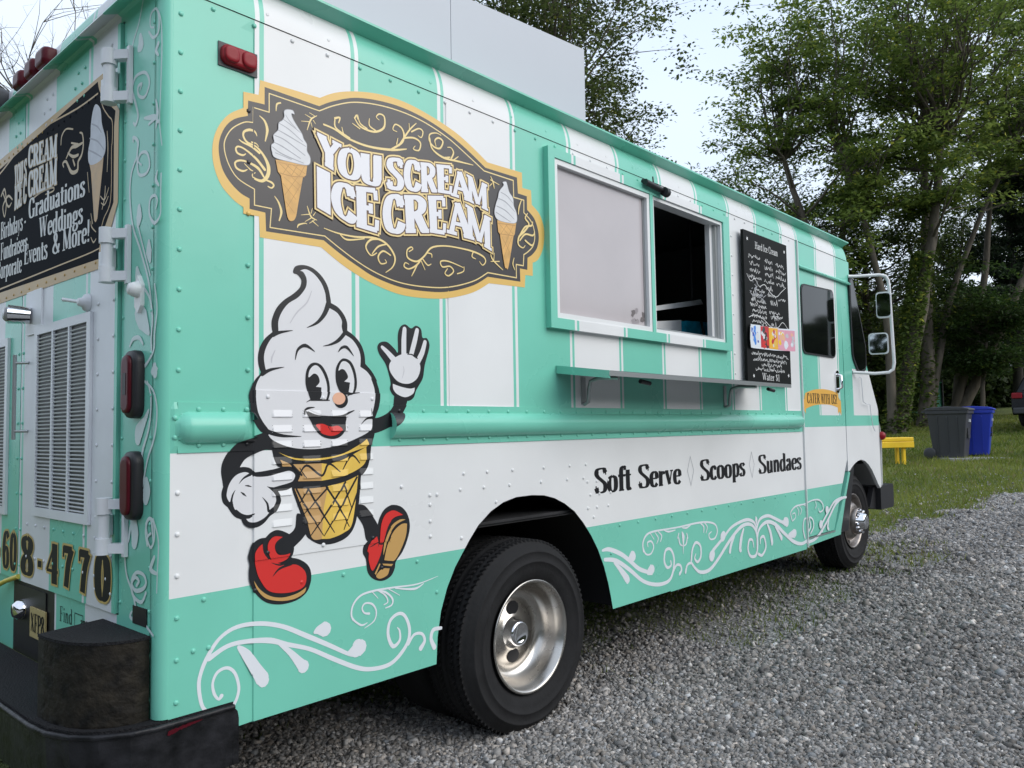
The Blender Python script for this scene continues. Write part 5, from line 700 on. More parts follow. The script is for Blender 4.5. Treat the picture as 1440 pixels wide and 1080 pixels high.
# =====================================================================  terrain
def tz(x): return .035*2*math.log1p(math.exp(min(40,(x-5)/2)))+(.03*4*math.log1p(math.exp(min(40,(x-20)/4))) if x<60 else .03*(x-20))
def tzn(x): return .07*np.log1p(np.exp(np.minimum(40,(x-5)/2)))*np.where(x>85,(x-5)/80,1)+.12*np.log1p(np.exp(np.minimum(30,(x-20)/4)))
def tz(x): return float(tzn(np.array([float(x)]))[0])
def ground():
    xs=np.concatenate([-np.geomspace(600,2,14),np.arange(-1.5,40,.5),np.geomspace(40,900,24)]); ys=np.concatenate([-np.geomspace(600,4,16),np.arange(-3.5,24,.5),np.geomspace(24,900,24)])
    X,Y=np.meshgrid(xs,ys,indexing='ij'); Z=tzn(np.minimum(X,120.)); V=np.stack([X,Y,Z],-1).reshape(-1,3); ny=len(ys)
    i,j=np.meshgrid(np.arange(len(xs)-1),np.arange(ny-1),indexing='ij'); a=(i*ny+j).ravel(); F=np.stack([a,a+ny,a+ny+1,a+1],1)
    m=bpy.data.materials.new('ground'); m.use_nodes=True; nt=m.node_tree; N=nt.nodes; L=nt.links; b=N['Principled BSDF']; b.inputs['Roughness'].default_value=.9
    tc=N.new('ShaderNodeTexCoord'); sp=N.new('ShaderNodeSeparateXYZ'); L.new(tc.outputs['Object'],sp.inputs[0])
    def math_(op,a,b_=None,c=None):
        n=N.new('ShaderNodeMath'); n.operation=op
        for k,v in enumerate((a,b_,c)):
            if v is None: continue
            if isinstance(v,(int,float)): n.inputs[k].default_value=v
            else: L.new(v,n.inputs[k])
        return n.outputs[0]
    def noise(s,d=4,r=.6):
        n=N.new('ShaderNodeTexNoise'); n.inputs['Scale'].default_value=s; n.inputs['Detail'].default_value=d; n.inputs['Roughness'].default_value=r; L.new(tc.outputs['Object'],n.inputs['Vector']); return n.outputs[0]
    def ramp(v,*st):
        n=N.new('ShaderNodeValToRGB'); e=n.color_ramp.elements
        while len(e)<len(st): e.new(.5)
        for k,(p,c) in enumerate(st): e[k].position=p; e[k].color=(*c,1)
        L.new(v,n.inputs[0]); return n.outputs[0]
    # lawn mask: line from (0,.5)->(8,.45)->(12,-.6): d = y - line
    ln=math_('SUBTRACT',sp.outputs[1],math_('SUBTRACT',.55,math_('MULTIPLY',.22,math_('MAXIMUM',math_('SUBTRACT',sp.outputs[0],7.2),0))))
    d=math_('ADD',ln,math_('MULTIPLY',math_('SUBTRACT',noise(1.3,5,.7),.5),1.5))
    mask=ramp(d,(.0,(0,0,0)),(.30,(1,1,1)))
    vor=N.new('ShaderNodeTexVoronoi'); vor.inputs['Scale'].default_value=46; L.new(tc.outputs['Object'],vor.inputs['Vector'])
    gcol=ramp(vor.outputs['Color'],(0,(.07,.07,.07)),(.5,(.19,.19,.185)),(1,(.40,.40,.39)))
    gr=ramp(noise(9,5),(.3,(.045,.066,.012)),(.55,(.11,.14,.028)),(.8,(.18,.19,.06)))
    big=ramp(noise(.35,4),(.35,(.5,.62,.5)),(.65,(1.35,1.25,1.15)))
    mu=N.new('ShaderNodeMixRGB'); mu.blend_type='MULTIPLY'; mu.inputs[0].default_value=1; L.new(gr,mu.inputs[1]); L.new(big,mu.inputs[2])
    mi=N.new('ShaderNodeMixRGB'); L.new(mask,mi.inputs[0]); L.new(gcol,mi.inputs[1]); L.new(mu.outputs[0],mi.inputs[2]); L.new(mi.outputs[0],b.inputs['Base Color'])
    bp=N.new('ShaderNodeBump'); bp.inputs['Strength'].default_value=.8; bp.inputs['Distance'].default_value=.02; L.new(vor.outputs['Distance'],bp.inputs['Height']); L.new(bp.outputs[0],b.inputs['Normal'])
    M['ground']=m
    o=npmesh('ground',V,F,['ground']); tag(o,kind='structure'); return o
ground()
def nz2(x,y,s,seed=0):
    # cheap value noise
    def h(i,j): 
        v=np.sin(i*127.1+j*311.7+seed*74.7)*43758.5453; return v-np.floor(v)
    x=x*s;y=y*s; i=np.floor(x);j=np.floor(y);fx=x-i;fy=y-j;fx=fx*fx*(3-2*fx);fy=fy*fy*(3-2*fy)
    return (h(i,j)*(1-fx)+h(i+1,j)*fx)*(1-fy)+(h(i,j+1)*(1-fx)+h(i+1,j+1)*fx)*fy
def lawn(x,y): return y-(.55-.22*np.maximum(x-7.2,0))+(nz2(x,y,.9)*.55+nz2(x,y,3.1,3)*.45-.5)*2.0+np.clip(nz2(x,y,.8,9)-.62,0,1)*np.clip((1.6-np.abs(y+.3)),0,1)*3.2*(x>3)
def in_view(x,y,m=80):
    d=np.stack([x-CAM.x,y-CAM.y,tzn(x)-CAM.z],-1); z=d@np.array(f_); px=720+1111.3*(d@np.array(r_))/z; py=540-1111.3*(d@np.array(u_))/z
    return (z>.3)&(px>-m)&(px<1440+m)&(py<1080+m*2),z
# ---- gravel stones
def gravel():
    n=2000000
    x=rng.uniform(-.6,15,n); y=rng.uniform(-6,2.2,n); ok,z=in_view(x,y); dist=np.hypot(x-CAM.x,y-CAM.y)
    p=np.clip((3.2/np.maximum(dist,1.5))**1.6,0,1); p*=np.where(lawn(x,y)>.1,.06,np.where(lawn(x,y)>-.12,.45,1)); p*=np.where((y>1.0),.4,1)
    k=ok&(rng.random(n)<p*.95); x,y,dist=x[k],y[k],dist[k]; n=len(x)
    s=rng.uniform(.0042,.0092,n)*np.clip(dist/3.2,1,2.3)**.55*(1+.6*(rng.random(n)<.06))
    base=np.array([[-1,-1,-1],[1,-1,-1],[1,1,-1],[-1,1,-1],[-.7,-.7,1],[.7,-.6,1],[.6,.7,1],[-.7,.6,1]],float)
    V=base[None]*(1+rng.uniform(-.5,.5,(n,8,3)))*np.stack([np.ones(n)*1.25,rng.uniform(.6,1,n),rng.uniform(.35,.85,n)],-1)[:,None]*s[:,None,None]
    a=rng.uniform(0,6.283,n); b=rng.normal(0,.6,n); ca,sa,cb,sb=np.cos(a),np.sin(a),np.cos(b),np.sin(b)
    X=V[...,0]*cb[:,None]-V[...,2]*sb[:,None]; Z=V[...,0]*sb[:,None]+V[...,2]*cb[:,None]; Y=V[...,1]
    X2=X*ca[:,None]-Y*sa[:,None]; Y2=X*sa[:,None]+Y*ca[:,None]
    V=np.stack([X2+x[:,None],Y2+y[:,None],Z+tzn(x)[:,None]+s[:,None]*rng.uniform(-.1,.9,n)[:,None]],-1).reshape(-1,3)
    F0=np.array([[0,3,2,1],[4,5,6,7],[0,1,5,4],[1,2,6,5],[2,3,7,6],[3,0,4,7]])
    F=(F0[None]+np.arange(n)[:,None,None]*8).reshape(-1,4)
    g=rng.beta(2.2,3.6,n)*.38+.06; g=g*(.72+.55*nz2(x,y,1.1,21)); g=np.where(rng.random(n)<.05,rng.uniform(.35,.6,n),g); warm=rng.normal(0,.035,n)
    col=np.stack([g*(1.05+warm),g*1.0,g*(.95-warm)],-1).repeat(8,0)
    o=npmesh('gravel',V,F,['stone'],col,kind='stuff'); tag(o,'loose grey crushed stone gravel of the parking area','gravel'); print('stones',n)
gravel()
def grass():
    n=1500000; x=rng.uniform(-1,34,n); y=rng.uniform(-7,14,n); ok,z=in_view(x,y,40); dist=np.hypot(x-CAM.x,y-CAM.y)
    p=np.clip((6./np.maximum(dist,3))**1.1,0,1)*np.where(lawn(x,y)>.12,1,np.where(lawn(x,y)>-.15,.3,.004)); p*=np.where((x<6.2)&(y>1.2),.15,1)
    k=ok&(rng.random(n)<p*.42); x,y,dist=x[k],y[k],dist[k]; n=len(x)
    h=rng.uniform(.02,.055,n)*np.clip(dist/6,.8,2.0); w=.0028*np.clip(dist/4,.8,5); a=rng.uniform(0,6.283,n); lx=rng.normal(0,.5,n)*h; ly=rng.normal(0,.5,n)*h; g=tzn(x)
    V=np.stack([np.stack([x-np.cos(a)*w,y-np.sin(a)*w,g],-1),np.stack([x+np.cos(a)*w,y+np.sin(a)*w,g],-1),np.stack([x+lx,y+ly,g+h],-1)],1).reshape(-1,3)
    t=np.clip(nz2(x,y,.6,5)*.7+nz2(x,y,2.2,8)*.5-.1+rng.normal(0,.15,n),0,1)[:,None]
    c=np.array([.08,.13,.02])*(1-t)+np.array([.28,.31,.07])*t; dry=rng.random(n)<.08; c[dry]=[.26,.22,.11]
    o=npmesh('grass',V,np.arange(n*3).reshape(-1,3),['grassblade'],c.repeat(3,0),kind='stuff'); tag(o,'short mown green lawn grass beyond and under the truck','grass'); print('blades',n)
grass()
# =====================================================================  truck
TR=empty('ice_cream_truck',(0,0,0)); tag(TR,'mint green and white striped ice cream truck with serving window','truck')
ZWT,ZSK,ZR0,ZR1,ZC=.775,.375,1.176,1.320,2.515
WTX=[(.272,.635),(1.04,1.452),(1.838,2.228),(2.625,3.012),(3.405,3.775),(4.17,4.425),(4.775,5.165)]   # white bands
PIN=.016
def paint(x,z,door=False):
    if z<ZWT: return 'teal'
    if z<ZR0+(.03 if x>4.43 else 0): return 'white'
    if z<ZR1-(.03 if x>4.43 else 0): return 'teal'
    for a,b in WTX:
        if a-PIN<=x<a or a+PIN<=x<=b-PIN or b<=x<b+PIN: return 'white'
    if x>5.43 and 1.29<z<1.7 : return 'white' if x<6.3 else 'teal'
    return 'teal'
SX=sorted({round(v,4) for a,b in WTX for v in (a-PIN,a,a+PIN,b-PIN,b,b+PIN)})
LC=[(.313,.388),(.422,.494),(.529,.600),(.642,.705)]; LZ=[1.288,1.241,1.192,1.142,1.092,1.044,.996,.950]
def surf(x,z):
    h=0.
    if abs(x-.2525)<.0016 and z<ZC: return -.004
    if abs(x-.2525)<.0016 and z<ZC: return -.006
    if abs(x-1.0695)<.0012 and (ZR1<z<ZC): return -.003
    if .254<x<.778 and .846<z<1.36:
        h=.003
        for a,b in LC:
            if a<x<b:
                e=min(1,min(x-a,b-x)/.007)
                for c in LZ:
                    if c-.012<z<c+.012:
                        t=(c+.012-z)/.024; h+=.0040*min(1,t*1.15)*e*(1 if z>c-.0095 else max(0,(z-(c-.012))/.0025))
        return h
    if (x<=.254 or x>=.778) and x<4.40 and ZR0<z<ZR1 and x>.0:
        r=0
        cx=.058
        if x<cx: r=math.hypot(x-cx,z-1.247)
        elif x>4.36: r=math.hypot((x-4.36)*1.6,z-1.247)
        else: r=abs(z-1.247)
        h=.004
        if r<.046: h+=.036*math.sqrt(max(0,1-(r/.046)**2))**1.15
        if x<.02 and (z<1.176+.03-x or z>1.32-.03+x): h=0
    return h
def cells(name,xc,zc,mp,colfn,zb=None,zt=None,hole=None,parent=TR,smooth=(lambda x,z:abs(z-1.247)<.046 and surf(x,z)>.006 and not .254<x<.778),**kw):
    """sheet of cells in surface coordinates; zb/zt functions give lower/upper limits by x"""
    mb=MB(); idx={}
    xc=sorted(set(xc)); zc=sorted(set(zc)); ex=[]
    for fn in (zb,zt):
        if fn:
            for a,b in zip(xc[:-1],xc[1:]):
                for z in zc:
                    fa,fb=fn(a),fn(b)
                    if (fa-z)*(fb-z)<0 and abs(fa-fb)<.3: ex.append(a+(b-a)*(z-fa)/(fb-fa))
    xc=sorted(set(xc+[e for e in ex if min(abs(e-x) for x in xc)>1e-4]))
    def V(x,z):
        k=(round(x,5),round(z,5))
        if k not in idx: idx[k]=len(mb.v); mb.v.append(tuple(mp(x,z)))
        return idx[k]
    for i in range(len(xc)-1):
        x0,x1=xc[i],xc[i+1]; xm=(x0+x1)/2
        b0,b1=(zb(x0),zb(x1)) if zb else (zc[0],)*2; t0,t1=(zt(x0),zt(x1)) if zt else (zc[-1],)*2
        for j in range(len(zc)-1):
            z0,z1=zc[j],zc[j+1]
            p=[(x0,max(z0,b0)),(x1,max(z0,b1)),(x1,min(z1,t1)),(x0,min(z1,t0))]
            if p[3][1]<=p[0][1]+1e-5 and p[2][1]<=p[1][1]+1e-5: continue
            zm=(z0+z1)/2
            if hole and hole(xm,zm): continue
            p[3]=(x0,max(p[3][1],p[0][1])); p[2]=(x1,max(p[2][1],p[1][1]))
            q=[]; 
            for a in p:
                v=V(*a)
                if v not in q: q.append(v)
            if len(q)<3: continue
            mb.f.append(tuple(q)); mb.m.append(mb.mi(colfn(xm,min(max(zm,(p[0][1]+p[1][1])/2),(p[2][1]+p[3][1])/2)))); mb.sm.append(smooth(xm,zm) if callable(smooth) else smooth)
    o=mb.build(name,parent,**kw); return o
def side(x,z): return (x,-surf(x,z),z)
def lin(a,b,n): return list(np.linspace(a,b,n+1))
ARC=[(.988,.372),(.995,.47),(1.013,.56),(1.045,.64),(1.088,.712),(1.165,.803),(1.215,.855),(1.287,.903),(1.36,.933),(1.44,.948),(1.54,.949),(1.62,.942),(1.69,.925),(1.76,.896),(1.83,.855),(1.891,.800),(1.95,.735),(2.0,.665),(2.045,.58),(2.075,.50),(2.095,.43),(2.108,.372)]
def interp(tab,x): return float(np.interp(x,[a for a,_ in tab],[b for _,b in tab]))
def zb_side(x):
    if x<.175: return .441
    if x<.207: return .441-(1-math.sqrt(max(0,1-((x-.175)/.032)**2)))*.069
    if .988<x<2.108: return interp(ARC,x)
    return ZSK
zr=[ZR0-.0002,ZR0+.0002,ZR0+.02]+[1.247+.046*math.sin(t) for t in np.linspace(-math.pi/2,math.pi/2,15)]+[ZR1-.02,ZR1-.0002,ZR1+.0002]
zcut=[.37,.441,ZWT,.846,.8461,1.36,1.3601,1.667,2.474,ZC]+zr
zl=[c+d for c in LZ for d in (-.012,-.0095,-.004,.004,.012)]
lx=[v for a,b in LC for v in (a,a+.0035,a+.007,(a+b)/2,b-.007,b-.0035,b)]
gx=[.2509,.2510,.2525,.2540,.2541]
def seg(x0,x1,extra=()): return [x0,x1]+[v for v in SX+list(extra) if x0<v<x1]
cells('side_panel',seg(0,.2525,[.01,.02,.03,.044,.058,.175,.18,.185,.19,.195,.2,.204,.207,.2071]+lin(.012,.058,6)+gx),zcut,side,paint,zb=zb_side)
cells('side_panel',seg(.2525,1.0695,[a for a,_ in ARC if a<1.07]+lx+gx+[.7779,.778,.7781,.9879,1.0684,1.0707]),zcut+zl,side,paint,zb=zb_side)
WIN=(1.70,3.30,1.712,2.43)
hole=lambda x,z: 1.70<x<3.30 and 1.71<z<2.43
cells('side_panel',seg(1.0695,2.63,[a for a,_ in ARC if a>1.07]+[1.0696,1.0707,1.70,2.1081]),zcut+[1.71,2.43],side,paint,zb=zb_side,hole=hole)
cells('side_panel',seg(2.63,4.425,[3.30,4.36,4.37,4.38,4.39,4.3995,4.40]),zcut+[1.71,2.43],side,paint,hole=hole)
for o in [o for o in bpy.data.objects if o.name.startswith('side_panel')]:
    for p in o.data.polygons: pass
# curved cant rail
CP=[(0,ZC+.002),(.001,2.535),(.004,2.56),(.010,2.585),(.019,2.61),(.031,2.632),(.046,2.65)]
def cant(x,t): 
    k=min(int(t),5); f=t-k; a,b=CP[k],CP[k+1]; y=a[0]+(b[0]-a[0])*f; z=a[1]+(b[1]-a[1])*f
    ex=max(0,x-5.38)
    return (x,y-.003+ex*ex*2.0,z-ex*ex*.9)
cells('cant_rail',seg(0,5.47,[5.38,5.40,5.42,5.44,5.46]),[0,1,2,3,4,5,6],cant,lambda x,t: paint(x,2.0),smooth=True)
mb=MB(); mb.prism([(.034,2.632),(-.024,2.656),(-.024,2.664),(.044,2.676)],'x',-.005,5.42,'teal'); mb.build('roof_gutter',TR)
# corner post, far side, rear structure
RX=-.03; W=2.33
mb=MB()
cpts=[(0.0015,.0)]+[(-.0+ -.03*math.sin(t)*1.0,.034-.034*math.cos(t)) for t in np.linspace(0.1,math.pi/2,8)]+[(-.03,.05),(-.02,.05),(0.0015,.012)]
mb.prism(cpts,'z',.452,2.64,'teal',True); mb.build('corner_post',TR)
mb=MB(); mb.box(-.028,5.35,W,W+.03,.45,2.62,'white'); 
mb.build('far_side_panel',TR)
def rpaint(y,z):
    # rear face stripes on doors (white bands) ; y to the left
    for a,b in [(.27,.505),(.80,1.13),(1.33,1.62),(1.88,2.05)]:
        if a+.02<y<b-.02 or b<y<b+.016: return 'doorwhite'
    return 'teal'
RYS=[.27,.29,.485,.505,.521,.80,.82,1.11,1.13,1.146,1.33,1.35,1.6,1.62,1.636,1.88,1.90,2.03,2.05]
def rear(off): return lambda y,z:(RX-off,y,z)
cells('rear_pillar',[.048,.262],[.452,2.50],rear(0),lambda y,z:'teal'); cells('rear_pillar',[2.06,W],[.452,2.50],rear(0),lambda y,z:'teal')
cells('rear_header',[.048]+RYS+[W],[2.50,2.53],rear(0),rpaint)
o=cells('rear_roof_cap',[.03]+RYS+[W],[0,1,2,3,4],lambda y,t:(RX+[0,0,.004,.012,.035][int(t)],y,[2.524,2.60,2.625,2.64,2.652][int(t)]),rpaint)
# roof rain lip over the doors, striped like the doors
mb=MB()
ys=[.02]+RYS+[W]
for a,b in zip(ys[:-1],ys[1:]):
    mb.prism([(RX,2.535),(RX-.012,2.540),(RX-.052,2.520),(RX-.056,2.512),(RX-.050,2.511),(RX-.012,2.528),(RX,2.522)],'y',a,b,rpaint((a+b)/2,2))
mb.build('rain_lip',TR)
mb=MB(); mb.add([(.02,.045,2.65),(5.40,.045,2.65),(5.40,W,2.65),(.02,W,2.65),(.0,.3,2.66),(5.38,.3,2.68),(5.38,W-.3,2.68),(.0,W-.3,2.66)],[(0,1,5,4),(4,5,6,7),(7,6,2,3)],'white'); mb.build('roof',TR)
# doors
def rdoor(y0,y1,zlo,zhi,name):
    mb=MB()
    cs=[y0]+[v for v in RYS if y0<v<y1]+[y1]
    for a,b in zip(cs[:-1],cs[1:]): mb.box(RX-.010,RX+.025,a,b,zlo,zhi,rpaint((a+b)/2,1))
    return mb.build(name,TR)
DR=rdoor(.270,1.146,.705,2.495,'rear_door'); DL=rdoor(1.154,2.05,.705,2.495,'rear_door')
DX=RX-.0105
# grilles
def grille(door,y0,y1,z0,z1,split=(1/3.,2/3.)):
    g=MB(); b=.03; X0=DX-.010
    g.box(X0,DX,y0,y0+b,z0,z1,'doorwhite'); g.box(X0,DX,y1-b,y1,z0,z1,'doorwhite'); g.box(X0,DX,y0+b,y1-b,z0,z0+b,'doorwhite'); g.box(X0,DX,y0+b,y1-b,z1-b,z1,'doorwhite')
    for s in split: y=y0+b+(y1-y0-2*b)*s; g.box(X0,DX-.001,y-.006,y+.006,z0+b,z1-b,'doorwhite')
    o=g.build('vent_grille',door)
    bk=MB(); bk.box(DX-.0015,DX-.0005,y0+b,y1-b,z0+b,z1-b,'black'); bk.build('vent_backing',door)
    s=MB(); z=0; s.prism([(0,0),(-.007,.0015),(-.008,.0045),(-.002,.006)],'y',y0+b,y1-b,'doorwhite'); sl0=None
    n=int((z1-z0-2*b)/.0128)
    for k in range(n):
        zz=z0+b+.003+k*.0128
        if sl0 is None: sl0=s.build('slat',door); sl0.location=(DX,0,zz)
        else: c=sl0.copy(); C.objects.link(c); c.location=(DX,0,zz)
grille(DR,.455,.978,.952,1.622); grille(DL,1.28,1.80,.935,1.612)
# rear lower wall
cells('rear_lower_panel',[.048,.27,.30,.50,.515,.77,.785,1.20,1.215,1.5,W],[.44,.702],rear(.002),lambda y,z:'teal' if (y<.27 or .515<y<.77 or y>1.215 or .30<y<.33) else ('doorwhite' if y<.515 or y<.785 else 'black'))
mb=MB(); mb.box(RX-.006,RX-.003,.86,1.16,.47,.69,'black'); mb.build('plate_recess',TR)
mb=MB(); mb.box(RX-.012,RX-.0065,.845,1.0,.525,.628,'plateyellow'); pl=mb.build('licence_plate',TR)
A_=Art(.0005); word(A_,'XFP8',.99,.545,.85,.545,.065,'lettblack'); A_.build('plate_print',lambda y,z,h:(RX-.0125-h,y,z),pl)
mb=MB(); mb.lathe([(.0,-.035),(.022,-.035),(.034,-.02),(.036,0)],(RX-.006,1.09,.605),'x','chrome',16); mb.build('plate_lamp',TR)
mb=MB(); mb.box(RX-.004,RX-.001,.065,.155,.695,.745,'black'); mb.build('sticker',TR)
A_=Art(.003); word(A_,'Find',.735,.615,.62,.618,.05,'lettblack',.5,.6); A_.ribbon([(.60,.66,.003),(.53,.66,.003),(.53,.62,.003),(.60,.62,.003)],'lettblack',True); word(A_,'ams',.55,.625,.49,.628,.03,'lettblack',.8); A_.build('rear_small_lettering',lambda y,z,h:(RX-h,y,z),TR)
# hinges
def hinge(z):
    h=MB(); X0=DX-.004
    h.tube([(X0-.03,.262,z-.075),(X0-.03,.262,z+.075)],.017,'doorwhite',12)
    h.tube([(X0-.03,.262,z+.035),(X0-.03,.262,z+.082)],.023,'doorwhite',12); h.tube([(X0-.03,.262,z-.082),(X0-.03,.262,z-.035)],.023,'doorwhite',12)
    h.prism([(X0-.05,.262),(X0-.03,.244),(X0,.205),(X0+.012,.205),(X0+.012,.232),(X0-.02,.27)],'z',z+.05,z+.078,'doorwhite'); h.prism([(X0-.05,.262),(X0-.03,.244),(X0,.205),(X0+.012,.205),(X0+.012,.232),(X0-.02,.27)],'z',z-.078,z-.05,'doorwhite')
    h.box(X0+.001,X0+.013,.196,.214,z-.088,z+.088,'doorwhite')
    h.box(X0-.012,X0+.0025,.28,.375,z-.03,z+.03,'doorwhite'); 
    for yy in (.30,.335): h.lathe([(0,-.005),(.007,-.004),(.008,0)],(X0-.012,yy,z),'x','black',8)
    h.build('hinge',TR)
for z in (2.31,1.765,.985-.02): hinge(z)
# door handle bar and latches
mb=MB(); mb.tube([(DX-.035,1.10,1.22),(DX-.035,1.10,1.53)],.007,'alum',8); mb.tube([(DX-.035,1.10,1.25),(DX,1.06,1.25)],.005,'alum'); mb.tube([(DX-.035,1.10,1.50),(DX,1.06,1.50)],.005,'alum'); mb.build('handle',DR)
mb=MB(); mb.box(DX-.006,DX,.92,1.08,1.60,1.76,'doorwhite'); mb.tube([(DX-.008,1.03,1.67),(DX-.075,1.05,1.672)],[.030,.034],'chrome',14); mb.lathe([(0,-.01),(.022,-.008),(.028,0)],(DX-.078,1.05,1.672),'x','clearlens',14); mb.build('latch_light',DR)
mb=MB(); mb.lathe([(.0,-.03),(.012,-.03),(.016,-.016),(.026,-.012),(.03,0)],(DX,.50,1.655),'x','doorwhite',14); mb.tube([(DX-.02,.50,1.655),(DX-.035,.61,1.675)],.006,'doorwhite',8); mb.lathe([(0,-.006),(.008,0),(0,.006)],(DX-.036,.615,1.676),'x','doorwhite',8); mb.build('door_lever',DR)
mb=MB(); mb.prism([(.105,1.60),(.125,1.58),(.145,1.60),(.148,1.66),(.125,1.69),(.103,1.66)],'x',RX-.012,RX,'white'); mb.lathe([(0,-.028),(.016,-.026),(.022,-.012),(.024,0)],(RX-.01,.125,1.648),'x','white',14); mb.build('door_holder',TR)
def inset(P,k):
    cx=(min(p[0] for p in P)+max(p[0] for p in P))/2; cy=(min(p[1] for p in P)+max(p[1] for p in P))/2; hx=max(p[0] for p in P)-cx; hy=max(p[1] for p in P)-cy
    return [(cx+(p[0]-cx)*(1-k/hx),cy+(p[1]-cy)*(1-k/hy)) for p in P]
def pill(mb,P,ax,t0,t1,m,r=.008):
    # domed lens: outline P pushed out from t0 to t1 with a rounded edge
    d=t1-t0; L=[(0,0),(0,.55),(r*.25,.8),(r*.8,.95),(r*1.8,1)]; n=len(P); vs=[]
    for k,f in L:
        for a,b in inset(P,k): vs.append((a,t0+d*f,b) if ax=='y' else (t0+d*f,a,b))
    mb.add(vs,[(i*n+j,i*n+(j+1)%n,(i+1)*n+(j+1)%n,(i+1)*n+j) for i in range(len(L)-1) for j in range(n)],m,True); mb.add(vs[-n:],[tuple(range(n))],m)
# tail lamps
for zz,name in ((1.375,'darkred'),(1.085,'darkred')):
    h=MB(); y0,y1=.098,.188; 
    def rr(y0,y1,z0,z1,r,n=5):
        o=[]
        for cy,cz,a0 in ((y1-r,z1-r,0),(y0+r,z1-r,90),(y0+r,z0+r,180),(y1-r,z0+r,270)):
            for k in range(n+1): t=math.radians(a0+90*k/n); o.append((cy+r*math.cos(t),cz+r*math.sin(t)))
        return o
    pill(h,rr(y0,y1,zz-.098,zz+.098,.035),'x',RX,RX-.028,'black'); t=h.build('tail_lamp',TR)
    h=MB(); pill(h,rr(y0+.022,y1-.008,zz-.084,zz+.084,.026),'x',RX-.027,RX-.036,'darkred',.006); h.build('lens',t)
    if zz>1.3: h=MB(); h.box(RX-.0372,RX-.0355,y0+.042,y1-.028,zz-.03,zz+.032,'binblack'); h.build('reverse_lens',t)
# roof marker lamps at the rear
for yy,w in ((.905,.05),(1.03,.045),(1.165,.045)):
    h=MB(); pill(h,rr(yy-w,yy+w,2.552,2.622,.02),'x',RX,RX-.045,'darkred',.01); h.build('marker_lamp',TR)
h=MB(); h.tube([(RX-.0,1.46,2.60),(RX-.05,1.44,2.59),(RX-.13,1.42,2.575),(RX-.17,1.415,2.57)],[.05,.062,.058,.035],'binblack',14); h.build('rear_camera',TR)
# side marker
h=MB(); 
pill(h,rr(.141,.257,2.340,2.400,.022),'y',-.004,-.020,'redlens',.006)
for x0,x1 in ((.146,.194),(.204,.252)): pill(h,rr(x0,x1,2.345,2.395,.018),'y',-.018,-.028,'redlens',.006)
h.build('marker_lamp',TR,'red side marker lamp by the corner post')
h=MB(); h.prism([(.135,2.332),(.263,2.332),(.263,2.406),(.135,2.406)],'y',-.004,-.0005,'binblack'); h.build('lamp_gasket',TR)
# ---- art on side
def smap(x,z,h): return (x,-surf(x,z)-h,z)
for sd in (0,1):
    A_=Art(.0006); A_.art([(k,m,[(a,b,w*(1.28 if a>1.5 else 1.05)) for a,b,w in q]) for k,m,q in ART_SCROLL for i in ((k,m,q),) if (i[2][0][0]>1.5)==bool(sd)],5); A_.build('scroll_print',smap,TR,cutx=[.2505,.2545])
A_=Art(.0006); A_.art([(k,m,[(q[0],q[1],q[2]*1.4)+tuple(q[3:]) for q in P]) if (k=='s' and m=='goldlite') else (k,m,P) for k,m,P in ART_LOGO],6)
def quadmap(q,u,v):
    (tl,tr,br,bl)=q; a=[tl[i]*(1-u)+tr[i]*u for i in (0,1)]; b=[bl[i]*(1-u)+br[i]*u for i in (0,1)]
    return (b[0]*(1-v)+a[0]*v,b[1]*(1-v)+a[1]*v)
loops=[]
for ch,q in LOGO_QUADS:
    adv,rs=glyph(ch,{'M':1.05,'A':1.15,'E':1.3,'R':1.25,'S':1.35,'O':1.4,'C':1.35,'U':1.4,'Y':1.3,'I':1.45}[ch],{'M':1.5,'A':1.9}.get(ch,2.0))
    for r in rs:
        _,lp=ribpolys(r); loops.append([quadmap(q,min(1.04,max(-.04,(a+1)/(adv+2))),b/100) for a,b in lp])
A_.st=3e-6
for w_,m_ in ((.0235,'logobrown'),(.020,'goldlite'),(.009,'logobrown'),(.0,'decalwhite')):
    for t in loops:
        if w_: A_.ribbon([(a,b,w_) for a,b in t],m_,True)
        else: _fillloop(A_,t,m_)
    A_.b+=.0001
A_.build('sign_print',smap,TR,cutx=[1.0678,1.0712,.2505,.2545])
A_=Art(.0008); A_.art(ART_CONE,6); A_.build('cone_print',smap,TR,cutx=[.2505,.2545,.7777,.7784]+[v for a,b in LC for v in (a,a+.007,b-.007,b)],cutz=[c+d for c in LZ for d in (-.012,-.0095,.012)]+zr+[.8457,.8463,1.3597,1.3603])
A_=Art(.0006)
for t,a,b in (('Soft',1.985,2.29),('Serve',2.352,2.765),('Scoops',2.975,3.523),('Sundaes',3.712,4.378)): word(A_,t,a,.921,b,.921,.118,'lettblack',1.12,1.1)
for x in (2.868,3.617): A_.ribbon([(x,1.062,.004),(x+.034,.985,.004),(x,.905,.004),(x-.034,.985,.004)],'serveline',True)
A_.build('side_lettering',smap,TR)
